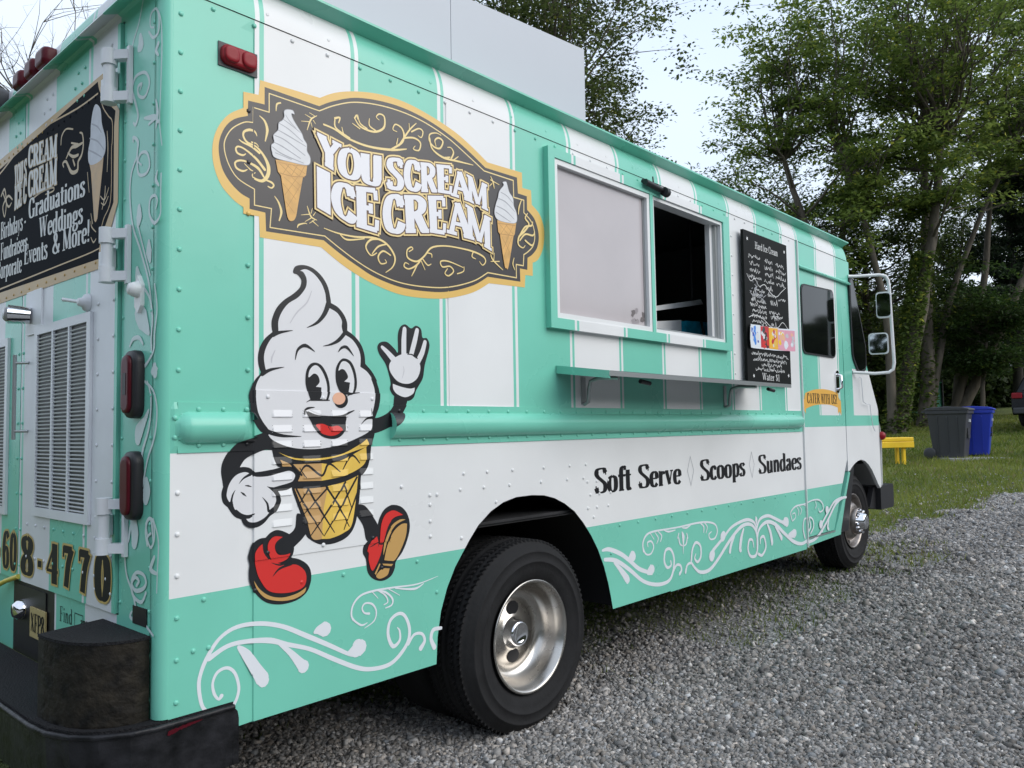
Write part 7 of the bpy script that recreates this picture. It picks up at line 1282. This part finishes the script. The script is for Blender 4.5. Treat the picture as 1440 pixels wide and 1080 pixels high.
for (c,hw,hh) in MIRROR_HEADS:
    h=MB(); n=Vector((-1,-.25,0)).normalized(); s_=Vector((n.y,-n.x,0)); c=Vector(c)
    P=rpoly([(-hw,-hh),(hw,-hh),(hw,hh),(-hw,hh)],.03)
    for d0,d1,sc,m,nm in ((.0,-.035,1,'white','mirror_shell'),(.0035,.0005,.88,'mirror','mirror_glass')):
        h=MB(); vs=[c+s_*(a*sc)+Vector((0,0,b*sc))+n*d for d in (d0,d1) for a,b in P]; k=len(P)
        h.add(vs,[tuple(range(k)),tuple(range(k,2*k))]+[(i,(i+1)%k,(i+1)%k+k,i+k) for i in range(k)],m); h.build(nm,MR)
# ---- rear bumper
def offs(pts): return pts
mb=MB()
OUT=[(-.245,2.36),(-.245,.30),(-.235,.20),(-.205,.12),(-.155,.055),(-.09,.015),(-.03,.0),(.19,-.002)]
INN=[(.19,.03),(-.02,.05),(-.045,.06),(-.045,2.36)]
mb.prism(OUT+INN,'z',.438,.450,'griptread'); 
mb.build('bumper_step',TR)
mb=MB()
OUT2=[(x-.006 if x<0 else x,y-(.006 if y<1 else 0)) for x,y in OUT]
for (a,b) in zip(OUT2[:-1],OUT2[1:]):
    mb.add([(a[0],a[1],.437),(b[0],b[1],.437),(b[0]+.0,b[1],.405),(a[0],a[1],.405)],[(0,1,2,3)],'bumperblack',True)
    mb.add([(a[0],a[1],.405),(b[0],b[1],.405),(b[0]+(.012 if b[0]<0 else 0),b[1]+.008,.27),(a[0]+(.012 if a[0]<0 else 0),a[1]+.008,.27)],[(0,1,2,3)],'bumperblack',True)
mb.tube([(x,y,.437) for x,y in OUT2],.008,'bumperblack',8)
mb.prism([(.19,.27),(.208,.27),(.208,.40),(.204,.42),(.19,.437)],'y',-.002,.12,'bumperblack')
mb.build('rear_bumper',TR)
mb=MB(); prof=[(-.035,.045)]+[(-.035-.19*math.sin(t)**.8,.045+.30*(1-math.cos(t))/1.0*.55) for t in np.linspace(.15,math.pi/2,7)]+[(-.222,.28),(-.215,.315),(-.19,.335),(-.035,.365)]
prof=[(-.035,.040),(-.075,.042),(-.115,.055),(-.150,.078),(-.178,.11),(-.20,.155),(-.215,.21),(-.222,.27),(-.224,.318),(-.035,.365)]
mb.prism(prof,'z',.4505,.668,'drumblack',True); mb.prism([((x+.12)*1.015-.12,(y-.2)*1.015+.2) for x,y in prof],'z',.668,.676,'griptread'); D_=mb.build('step_box',TR,'black textured corner step on the rear bumper')
A_=Art(.002); rr_=random.Random(5)
def chips(y0,y1,z0,z1,n,m,s):
    for i in range(n):
        y=rr_.uniform(y0,y1); z=rr_.uniform(z0,z1); A_.poly([(y+s*rr_.uniform(.4,1.4)*math.cos(t),z+s*.6*rr_.uniform(.4,1.4)*math.sin(t)) for t in np.linspace(0,6.28,8)[:-1]],m)
chips(.02,.20,.30,.33,9,'doorwhite',.006)
A_.build('paint_scuff',lambda y,z,h:(-.09-(y*1.0)*.6-.02,y*.35,z),TR)
A_=Art(.001); 
for i in range(12): 
    x=-.0+i*.008; A_.poly([(x+.009*rr_.uniform(.3,1.3)*math.cos(t),.418+.004*i*.3+.006*rr_.uniform(.5,1.3)*math.sin(t)) for t in np.linspace(0,6.28,9)[:-1]],'darkred')
A_.build('red_scuff',lambda x,z,h:(x,-.010-h,z),TR)
mb=MB(); mb.tube([(-.19,1.55,.52),(-.12,1.45,.60),(-.05,1.25,.69),(-.045,1.12,.72)],.009,'yellowcord',8); mb.build('yellow_strap',TR)
# ---- roof box
mb=MB(); mb.box(.25,1.198,.12,.16,2.66,3.07,'greypaint'); mb.add([(.25,.12,3.07),(1.198,.12,3.07),(1.198,.16,3.0715),(.25,.16,3.07)],[(0,1,2,3)],'greypaint'); 
RB=empty('roof_enclosure'); RB.parent=TR
def slab(x0,x1,zt0,zt1):
    m=MB(); m.prism([(x0,2.66),(x1,2.66),(x1,zt1),(x0,zt0)],'y',.12,.15,'greypaint'); m.build('enclosure_panel',RB)
slab(.25,1.2155,3.02,3.055); slab(1.2185,2.142,3.055,3.130)
mb=MB(); mb.prism([(.15,2.66),(2.1,2.66),(2.1,3.12),(.15,3.12)],'x',2.112,2.142,'greypaint'); mb.prism([(.15,2.66),(2.1,2.66),(2.1,3.02),(.15,3.02)],'x',.25,.28,'greypaint'); mb.box(.25,2.142,2.1,2.13,2.66,3.1,'greypaint'); mb.build('enclosure_panel',RB)
# =====================================================================  background
def plume(name,label,base,h,seed,trunks,crown,nleaf,leafsize,col,group=None,bark='bark',flat_=.28,droop=.38,aspect=2.2,depth=3,limb_r=.11,cat='tree',clump=(.8,1.5),ivy=0,bare=False,spread=.55,fill=.5):
    """tree: trunks=[(dx,dy lean)], crown=(cx,cy,cz,rx,ry,rz) relative to base; limbs grow from the trunks to points in the crown"""
    R=random.Random(seed); G=np.random.default_rng(seed)
    root=empty(name,base); tag(root,label,cat,group); mb=MB(); tips=[]
    cx,cy,cz,rx,ry,rz=crown
    def bend(a,b,n,j):
        P=[]; 
        off=Vector((R.gauss(0,j),R.gauss(0,j),R.gauss(0,j*.5)))
        for k in range(n+1):
            t=k/n; p=a.lerp(b,t)+off*math.sin(math.pi*t)+Vector((R.gauss(0,j*.12),R.gauss(0,j*.12),0)); P.append(p)
        P[0]=a.copy(); return P
    trunkpts=[]
    for (dx,dy,hh,r0) in trunks:
        a=Vector((R.uniform(-.1,.1),R.uniform(-.1,.1),-.15)); b=Vector((dx,dy,hh)); P=bend(a,b,9,hh*.025); 
        mb.tube(P,[r0*(1.25 if i==0 else 1)*(1-.65*i/9) for i in range(10)],bark,9); trunkpts+= [(p,r0*(1-.65*i/9)) for i,p in enumerate(P) if i>=4]
    nl=int(26*depth)
    for i in range(nl):
        th=R.uniform(0,6.283); rr=R.random()**.45; zz=R.uniform(-1,1)
        s=math.sqrt(max(0,1-zz*zz*.85)); T=Vector((cx+rx*rr*s*math.cos(th),cy+ry*rr*s*math.sin(th),cz+rz*zz))
        st,sr=min(trunkpts,key=lambda q:(q[0]-T).length+abs(q[0].z-(T.z-(T-q[0]).length*.45))*.8)
        L=(T-st).length; P=bend(st,T,7,L*.07); r0=min(sr*.6,limb_r*.2+L*.012)
        mb.tube(P,[r0*(1-.85*k/7) for k in range(8)],bark,5,False)
        tips.append(T)
        for q in range(4 if not bare else 7):
            k=R.randint(2,6); D=(P[k+1]-P[k]).normalized(); E=P[k]+(D+Vector((R.gauss(0,spread),R.gauss(0,spread),R.gauss(.1,spread*.6))))*L*R.uniform(.2,.45)
            Q=bend(P[k],E,4,L*.03); mb.tube(Q,[r0*.4*(1-.8*j/4) for j in range(5)],bark,4,False); tips.append(E)
            if bare:
                for w in range(3):
                    j=R.randint(1,3); E2=Q[j]+Vector((R.gauss(0,1),R.gauss(0,1),R.gauss(.2,1))).normalized()*L*R.uniform(.06,.2); mb.tube([Q[j],(Q[j]+E2)/2+Vector((R.gauss(0,.03),R.gauss(0,.03),0)),E2],[r0*.16,r0*.12,r0*.05],bark,4,False)
            elif R.random()<fill: 
                E2=E+Vector((R.gauss(0,.5),R.gauss(0,.5),R.gauss(0,.3)))*clump[0]; mb.tube([E,E2],[r0*.1,r0*.04],bark,4,False); tips.append(E2)
    mb.build('trunk_and_limbs' if not bare else 'trunk_and_twigs',root)
    if bare: return root
    T=np.array([tuple(t) for t in tips]); nt=len(T)
    cs=G.uniform(clump[0],clump[1],nt); per=nleaf//nt
    n=per*nt; c=np.repeat(T,per,0); s=np.repeat(cs,per)
    d=G.normal(0,1,(n,3)); d/=np.linalg.norm(d,axis=1)[:,None]; rad=G.random(n)**.45*s*.55
    off=d*rad[:,None]; off[:,2]*=flat_; off[:,2]-=droop*(off[:,0]**2+off[:,1]**2)/np.maximum(s,.1)
    p=c+off
    if ivy:
        k=ivy; j=G.integers(0,len(trunkpts),k); t=G.random(k); b0=trunks[0]; hh=G.random(k)*b0[2]*.6; f=hh/b0[2]; a=G.uniform(0,6.283,k); rr=b0[3]*(1.15-.5*f)+G.uniform(0,.09,k)
        q=np.stack([b0[0]*f+rr*np.cos(a),b0[1]*f+rr*np.sin(a),hh],-1); p=np.vstack([p,q]); n=len(p); s=np.concatenate([s,np.full(k,.4)]); d=np.vstack([d,G.normal(0,1,(k,3))])
    # leaf quads with folded tip
    nrm=G.normal(0,.45,(n,3)); nrm[:,2]+=1.0; nrm/=np.linalg.norm(nrm,axis=1)[:,None]
    dir_=d+G.normal(0,.5,(n,3)); dir_-=nrm*np.sum(dir_*nrm,1)[:,None]; dir_/=np.linalg.norm(dir_,axis=1)[:,None]+1e-6
    side_=np.cross(nrm,dir_); l=(leafsize*G.uniform(.6,1.4,n))[:,None]; w=l/aspect
    V=np.stack([p-dir_*l*.5,p+side_*w*.5,p+dir_*l*.5-nrm*l*.12,p-side_*w*.5],1).reshape(-1,3)
    tint=np.repeat(G.uniform(-.35,.35,nt),per); 
    if ivy: tint=np.concatenate([tint,G.uniform(-.5,0,ivy)])
    m=np.clip(.5+tint+G.normal(0,.22,n),0,1)[:,None]
    col_=np.array(col[0])*(1-m)+np.array(col[1])*m; yl=G.random(n)<.03; col_[yl]=np.array(col[1])*[1.9,1.5,1]
    npmesh('crown',V,np.arange(n*4).reshape(-1,4),['leaf'],col_.repeat(4,0),parent=root)
    return root
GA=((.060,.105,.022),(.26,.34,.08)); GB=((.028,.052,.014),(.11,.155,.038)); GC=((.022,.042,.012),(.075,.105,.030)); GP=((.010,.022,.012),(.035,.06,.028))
def base(px,t,dz=0):
    d=f_+r_*((px-720)/1111.3); d=Vector((d.x,d.y,0)); p=CAM+d*t; return (p.x,p.y,tz(p.x)+dz)
# right-hand (screen) direction and away direction in plan
Rt=Vector((r_.x,r_.y,0)).normalized(); Fw=Vector((f_.x,f_.y,0)).normalized()
def cr(right,away,z,rr,ra,rz):
    v=Rt*right+Fw*away; return (v.x,v.y,z,rr,rr*.8,rz)
def tk(right,away,h,r): v=Rt*right+Fw*away; return (v.x,v.y,h,r)
GRP='tall leafy trees standing behind the truck and bins'
plume('broadleaf_tree','tall spreading tree with ivy clad trunk leaning right nearest the yellow bench',base(1254,24.4),15,11,[tk(2.2,.5,9.5,.27),tk(-1.2,.3,9,.16)],cr(.6,0,11.2,4.3,4,4.2),29000,.17,GA,GRP,ivy=3500,depth=3.2)
plume('broadleaf_tree','two stemmed tree with pale trunk rising just left of the dark bin',base(1300,26.7),15,12,[tk(.6,.5,10,.26),tk(3.2,-.3,9.5,.15)],cr(2.5,0,11.5,5.2,4,3.6),28000,.17,GA,GRP,depth=2.8,ivy=1500)
plume('broadleaf_tree','slender forked tree with branches fanning right above the bins',base(1338,28),15,13,[tk(4.2,0,9,.2),tk(2.2,.6,10,.17)],cr(3.9,0,12.0,3.6,3,3.0),15000,.165,GA,GRP,depth=1.8)
plume('broadleaf_tree','tall tree whose left crown edge overhangs the truck roof and menu board',base(1180,25.5),14,14,[tk(-1.5,0,9,.22),tk(.8,.4,9,.2)],cr(-.6,0,8.6,3.0,3.4,4.8),30000,.155,((.055,.098,.02),(.25,.33,.075)),GRP,depth=3.2)
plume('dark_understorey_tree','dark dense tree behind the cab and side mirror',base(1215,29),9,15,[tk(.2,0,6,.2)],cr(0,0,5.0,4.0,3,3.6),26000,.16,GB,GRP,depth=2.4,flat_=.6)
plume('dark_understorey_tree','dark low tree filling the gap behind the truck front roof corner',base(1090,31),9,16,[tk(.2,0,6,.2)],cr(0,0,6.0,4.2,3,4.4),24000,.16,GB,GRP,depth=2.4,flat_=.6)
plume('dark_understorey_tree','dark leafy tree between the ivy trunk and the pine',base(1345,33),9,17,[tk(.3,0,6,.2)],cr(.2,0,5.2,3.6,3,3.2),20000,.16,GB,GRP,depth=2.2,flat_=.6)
plume('low_green_tree','brighter green low tree behind the blue bin',base(1380,27),5,18,[tk(.3,0,3,.1)],cr(.2,0,3.6,1.8,1.6,1.7),12000,.15,((.02,.05,.012),(.07,.12,.03)),None,depth=1.2)
plume('small_leaved_tree','small leaved tree rising behind the grey roof enclosure',base(800,15.0),11,21,[tk(-.3,0,7,.16)],cr(-.1,0,8.2,2.25,2,2.9),42000,.075,((.035,.056,.018),(.14,.18,.055)),None,depth=3.0,flat_=.6,aspect=1.6,clump=(.55,.95),fill=.8,spread=.7)
plume('bare_tree','leafless grey tree showing over the rear roof corner',base(-60,12.5),9,22,[tk(.4,0,5.5,.11),tk(1.0,0,6.5,.07)],cr(1.2,0,6.3,1.9,1.6,2.4),0,.1,GA,None,bark='bark',depth=1.5,bare=True,limb_r=.09,spread=.9)
def pine(name,label,b,h,seed,nleaf):
    root=empty(name,b); tag(root,label,'tree'); R=random.Random(seed); G=np.random.default_rng(seed); mb=MB(); mb.tube([(0,0,-.1),(.1,0,h*.5),(.0,.1,h)],[.2,.13,.03],'barkdark',8); P=[]
    for i in range(90):
        z=h*R.uniform(.2,.98); a=R.uniform(0,6.283); L=(1-z/h)**.6*h*.36*R.uniform(.6,1.1); e=Vector((L*math.cos(a),L*math.sin(a),z+L*.05-.1)); s_=Vector((0,0,z-.2)); mb.tube([s_,(s_+e)/2+Vector((0,0,.1)),e],[.035,.025,.01],'barkdark',4,False)
        for k in range(nleaf//90): 
            t=R.uniform(.25,1.05); q=s_.lerp(e,t); P.append((q.x+R.gauss(0,.22),q.y+R.gauss(0,.22),q.z+R.gauss(0,.10)))
    mb.build('trunk_and_limbs',root); p=np.array(P); n=len(p); d=G.normal(0,1,(n,3)); d/=np.linalg.norm(d,axis=1)[:,None]; s=np.cross(d,G.normal(0,1,(n,3))); s/=np.linalg.norm(s,axis=1)[:,None]; l=.16
    V=np.stack([p-d*l,p+s*.03,p+d*l,p-s*.03],1).reshape(-1,3); m=G.random((n,1)); c=np.array(GP[0])*(1-m)+np.array(GP[1])*m
    npmesh('crown',V,np.arange(n*4).reshape(-1,4),['leaf'],c.repeat(4,0),parent=root)
pine('pine_tree','dark needled pine at the right edge above the parked car',base(1432,30),10.0,5,26000)
plume('low_green_tree','drooping dark bush tree just right of the pine trunk',base(1470,36),8,23,[tk(.3,0,5,.15)],cr(0,0,6,3.2,3,3.4),22000,.16,GB,None,depth=1.6,flat_=.6)
# distant woodland mass
def wood():
    G=np.random.default_rng(4); n=85000; u=G.uniform(-45,60,n); dpt=G.uniform(40,48,n); h=G.random(n)**.8*(4.6+2.5*nz2(u,u*0,.16,2)+1.8*nz2(u,u*0,.6,3)); p=np.array(CAM)[None]*[1,1,0]+np.array(Fw)[None]*dpt[:,None]+np.array(Rt)[None]*u[:,None]
    gap=(u>24.5)&(u<29.5)&(h<3.4); k=~gap; p=p[k];h=h[k];n=len(h); p[:,2]=tzn(p[:,0])+h
    nrm=G.normal(0,1,(n,3)); nrm/=np.linalg.norm(nrm,axis=1)[:,None]; d=np.cross(nrm,G.normal(0,1,(n,3))); d/=np.linalg.norm(d,axis=1)[:,None]; s=np.cross(nrm,d); l=.22
    V=np.stack([p-d*l,p+s*l*.55,p+d*l,p-s*l*.55],1).reshape(-1,3); m=G.random((n,1))*.8; c=np.array(GB[0])*(1-m)+np.array(GB[1])*m
    o=npmesh('woodland',V,np.arange(n*4).reshape(-1,4),['leaf'],c.repeat(4,0),kind='stuff'); tag(o,'dark far woodland behind the lawn','woodland')
wood()
# unseen tree lines added to darken reflections in glass and chrome and the rear's ambient
def unseen_wood():
    G=np.random.default_rng(9); n=110000; u=G.uniform(-55,60,n); h=G.random(n)**.8*(7.5+2.5*nz2(u,u*0,.12,4)+1.8*nz2(u,u*0,.5,5)); p=np.stack([u,-30-G.uniform(0,6,n),h],-1); k=np.arange(n); e=k>n*.68; p[e]=np.stack([60+G.uniform(0,5,n),-30+u*.5+5,h],-1)[e]; e=(k>n*.5)&(k<n*.68); p[e]=np.stack([-24-G.uniform(0,5,n),u*.7-4,h],-1)[e]; p=p[(p[:,0]<55)|(p[:,1]<p[:,0]*.1-1)]; n=len(p)
    nrm=G.normal(0,1,(n,3)); nrm/=np.linalg.norm(nrm,axis=1)[:,None]; d=np.cross(nrm,G.normal(0,1,(n,3))); d/=np.linalg.norm(d,axis=1)[:,None]; s=np.cross(nrm,d); l=.42
    V=np.stack([p-d*l,p+s*l*.6,p+d*l,p-s*l*.6],1).reshape(-1,3); m=G.random((n,1))*.8; c=np.array(GB[0])*(1-m)+np.array(GB[1])*m
    o=npmesh('woodland',V,np.arange(n*4).reshape(-1,4),['leaf'],c.repeat(4,0),kind='stuff'); tag(o,'unseen dark woodland added around the open sides to darken reflections and the truck rear','woodland')
unseen_wood()
# hedge
def hedge(name,label,a,b,dp,h,n,col,seed):
    G=np.random.default_rng(seed); t=G.random(n); A=np.array(a);B=np.array(b); p=A[None]*(1-t)[:,None]+B[None]*t[:,None]+G.normal(0,dp*.4,(n,3))*[1,1,0]; p[:,2]=tzn(p[:,0])+G.random(n)**.7*h*(.75+.35*nz2(t*20,t,1.,seed))
    nrm=G.normal(0,1,(n,3)); nrm/=np.linalg.norm(nrm,axis=1)[:,None]; d=np.cross(nrm,G.normal(0,1,(n,3))); d/=np.linalg.norm(d,axis=1)[:,None]; s=np.cross(nrm,d); l=.13
    V=np.stack([p-d*l,p+s*l*.55,p+d*l,p-s*l*.55],1).reshape(-1,3); m=G.random((n,1)); c=np.array(col[0])*(1-m)+np.array(col[1])*m
    o=npmesh(name,V,np.arange(n*4).reshape(-1,4),['leaf'],c.repeat(4,0)); tag(o,label,'hedge')
hedge('hedge','long clipped green hedge behind the bins and parked car',base(1300,36),base(1520,36),1.0,1.7,26000,((.02,.04,.012),(.07,.10,.03)),6)
hedge('hedge','dark shrubs between the truck mirror and the ivy trunk',base(1150,29),base(1262,29),1.0,2.4,24000,GB,7)
# tarp fence
tf=empty('tarp_fence',base(1281,33)); tag(tf,'green tarpaulin screen seen between the two leaning trunks','screen')
v=Rt
mb=MB()
for k in range(12):
    a=-1.3+k*.22; b=a+.22; ya=.05*math.sin(k*1.7); yb=.05*math.sin((k+1)*1.7)
    mb.add([(v.x*a+Fw.x*ya,v.y*a+Fw.y*ya,.0),(v.x*b+Fw.x*yb,v.y*b+Fw.y*yb,.0),(v.x*b+Fw.x*yb,v.y*b+Fw.y*yb,1.35),(v.x*a+Fw.x*ya,v.y*a+Fw.y*ya,1.35)],[(0,1,2,3)],'greentarp',True)
mb.build('tarp',tf); 
for a in (-1.3,-.1,1.3): mb=MB(); mb.tube([(v.x*a,v.y*a,-.1),(v.x*a,v.y*a,1.5)],.04,'binblack',8); mb.build('post',tf)
mb=MB(); mb.tube([(v.x*-1.3,v.y*-1.3,1.38),(v.x*1.3,v.y*1.3,1.38)],.03,'greentarp',8); mb.build('rail',tf)
# distant pale house
hb=base(1400,55); H_=empty('house',hb,math.atan2(Rt.y,Rt.x)); tag(H_,'pale single storey house far behind the hedge','house')
mb=MB(); mb.box(-6,9,0,7,-.2,3.2,'housewall'); mb.build('wall',H_); mb=MB(); mb.prism([(-.6,3.1),(7.6,3.1),(3.5,5.2)],'x',-6.5,9.5,'houseroof'); mb.build('roof',H_)
for x in (-4.5,-1.5,2,5.5):
    mb=MB(); mb.box(x,x+1.3,-.04,.02,1.0,2.3,'glassdark'); mb.build('window',H_)
# bench
def frame_at(px,t,rz=0): 
    b=base(px,t); return b,math.atan2(Rt.y,Rt.x)+rz
b,a=frame_at(1255,15.6,math.radians(12)); BN=empty('bench',b,a); tag(BN,'yellow painted wooden bench jutting out behind the truck front','bench')
mb=MB(); mb.box(-1.25,.30,-.16,.16,.45,.53,'yellow'); mb.build('seat',BN,bevel=.015)
mb=MB(); mb.box(-1.25,.30,-.165,-.162+.04,.33,.448,'yellow'); mb.build('apron',BN,bevel=.01)
for x in (-1.1,.08):
    mb=MB(); mb.box(x,x+.06,-.12,-.06,-.03,.449,'yellow'); mb.build('leg',BN,bevel=.008); mb=MB(); mb.box(x,x+.06,.07,.13,-.03,.449,'yellow'); mb.build('leg',BN,bevel=.008)
# bins
def binn(px,t,rz,m,label,sc=1):
    b,a=frame_at(px,t,rz); o=empty('wheelie_bin',b,a); tag(o,label,'bin',); o.scale=(sc,sc,sc)
    w0,w1,d0,d1,h=.24,.30,.27,.37,.98
    k=MB(); k.add([(-w0,-d0,.02),(w0,-d0,.02),(w0,d0,.02),(-w0,d0,.02),(-w1,-d1,h),(w1,-d1,h),(w1,d1,h),(-w1,d1,h)],[(0,1,5,4),(1,2,6,5),(2,3,7,6),(3,0,4,7),(0,3,2,1)],m); k.build('body',o,bevel=.02)
    for sx in (-1,1):
        for yy in (-.18,0,.18):
            k=MB(); xx=lambda z: sx*(w0+(w1-w0)*(z-.02)/(h-.02)); k.prism([(xx(.12),.12),(xx(.12)+sx*.012,.13),(xx(.86)+sx*.012,.84),(xx(.86),.86)],'y',yy-.012,yy+.012,m); k.build('side_rib',o)
    k=MB(); k.box(-w1-.02,w1+.02,-d1-.02,d1+.02,h-.07,h-.001,m); k.build('rim',o,bevel=.012)
    k=MB(); k.prism([(-d1-.045,h),(-d1-.04,h+.03),(-d1+.06,h+.065),(0,h+.085),(d1-.08,h+.07),(d1+.02,h+.04),(d1+.03,h)],'x',-w1-.03,w1+.03,m); k.build('lid',o,bevel=.012)
    k=MB(); k.tube([(-w1+.04,d1+.09,h-.02),(w1-.04,d1+.09,h-.02)],.016,m,8); k.box(-w1+.03,-w1+.06,d1,d1+.09,h-.04,h,m); k.box(w1-.06,w1-.03,d1,d1+.09,h-.04,h,m); k.build('handle',o)
    for x in (-w0-.05,w0+.005): k=MB(); k.lathe([(0,0),(.09,0),(.115,.008),(.115,.038),(.09,.046),(0,.046)],(x,d0+.07,.115),'x','binblack',20); k.build('wheel',o)
    k=MB(); k.prism([(-.10,.42),(.10,.42),(.12,.62),(-.12,.62)],'y',-d0-.075,-d0-.04,'binblack'); k.build('front_recess',o)
    k=MB(); k.box(-.05,.05,-d0-.10,-d0-.076,.74,.80,'doorwhite'); k.build('label_patch',o)
    k=MB(); k.tube([(-.14,-d0-.06,.5),(.14,-d0-.06,.5)],.012,m,8); k.build('catch_bar',o)
    return o
binn(1333,16.3,math.radians(50),'binblack','dark grey wheeled rubbish bin standing left of the blue bin')
binn(1366,16.7,math.radians(55),'binblue','bright blue wheeled recycling bin beside the grey bin',.97)
mb=MB(); 
b,a=frame_at(1375,16.0); 
mb.box(-.75,.45,-.3,.5,-.05,.02,'stonepad'); o=mb.build('paving_slab'); o.location=b; o.rotation_euler=(0,0,a); tag(o,'flat concrete slab beneath the two bins','slab')
# parked car
b,a=frame_at(1508,23.5,math.radians(-50)); CR=empty('parked_car',b,a); tag(CR,'black car parked on the grass at the right edge','car')
def carbody():
    # side profile (y length, z), rear toward -y
    low=[(-2.25,.35),(-2.32,.55),(-2.30,.85),(-2.22,1.0),(-1.2,1.02),(1.0,1.0),(2.1,.85),(2.28,.65),(2.25,.35)]
    k=MB(); k.prism(low,'x',-.9,.9,'carpaint'); o=k.build('body',CR,bevel=.07)
    k=MB(); sec=[(-2.18,1.0,.84),(-1.95,1.42,.70),(-1.6,1.60,.64),(.1,1.60,.64),(1.05,1.0,.82)]; vs=[(s*w,y,z) for (y,z,w) in sec for s in (-1,1)]
    k.add(vs,[(0,1,3,2),(2,3,5,4),(4,5,7,6),(6,7,9,8),(0,2,4,6,8),(1,9,7,5,3)],'carpaint'); c=k.build('cabin',CR,bevel=.05)
    k=MB(); k.add([(-.66,-2.17,1.06),(.66,-2.17,1.06),(.58,-1.99,1.40),(-.58,-1.99,1.40)],[(0,1,2,3)],'glassdark'); k.build('rear_window',CR)
    for s in (-1,1):
        k=MB(); k.box(min(s*.62,s*.88),max(s*.62,s*.88),-2.36,-2.28,.82,.98,'redlens'); k.build('tail_lamp',CR,bevel=.02)
        k=MB(); k.add([(s*.80,-1.9,1.08),(s*.665,-1.75,1.5),(s*.665,-.1,1.5),(s*.80,.7,1.08)],[(0,1,2,3)],'glassdark'); k.build('side_window',CR)
        for y in (-1.45,1.45):
            k=MB(); k.lathe([(0,-.11),(.25,-.11),(.33,-.09),(.34,0),(.33,.09),(.25,.11),(0,.11)],(s*.80,y,.34),'x','rubber',24); w=k.build('wheel',CR)
            k=MB(); k.lathe([(0,0),(.2,0),(.22,-.02)],(s*.92,y,.34),'x','alloy',20); k.build('hubcap',w)
    k=MB(); k.box(-.85,.85,-2.38,-2.28,.38,.56,'binblack'); k.build('bumper',CR,bevel=.03)
    k=MB(); k.box(-.25,.25,-2.345,-2.325,.72,.84,'doorwhite'); k.build('number_plate',CR)
carbody()
print('objects',len(bpy.data.objects),'tris',sum(len(m.polygons) for m in bpy.data.meshes))
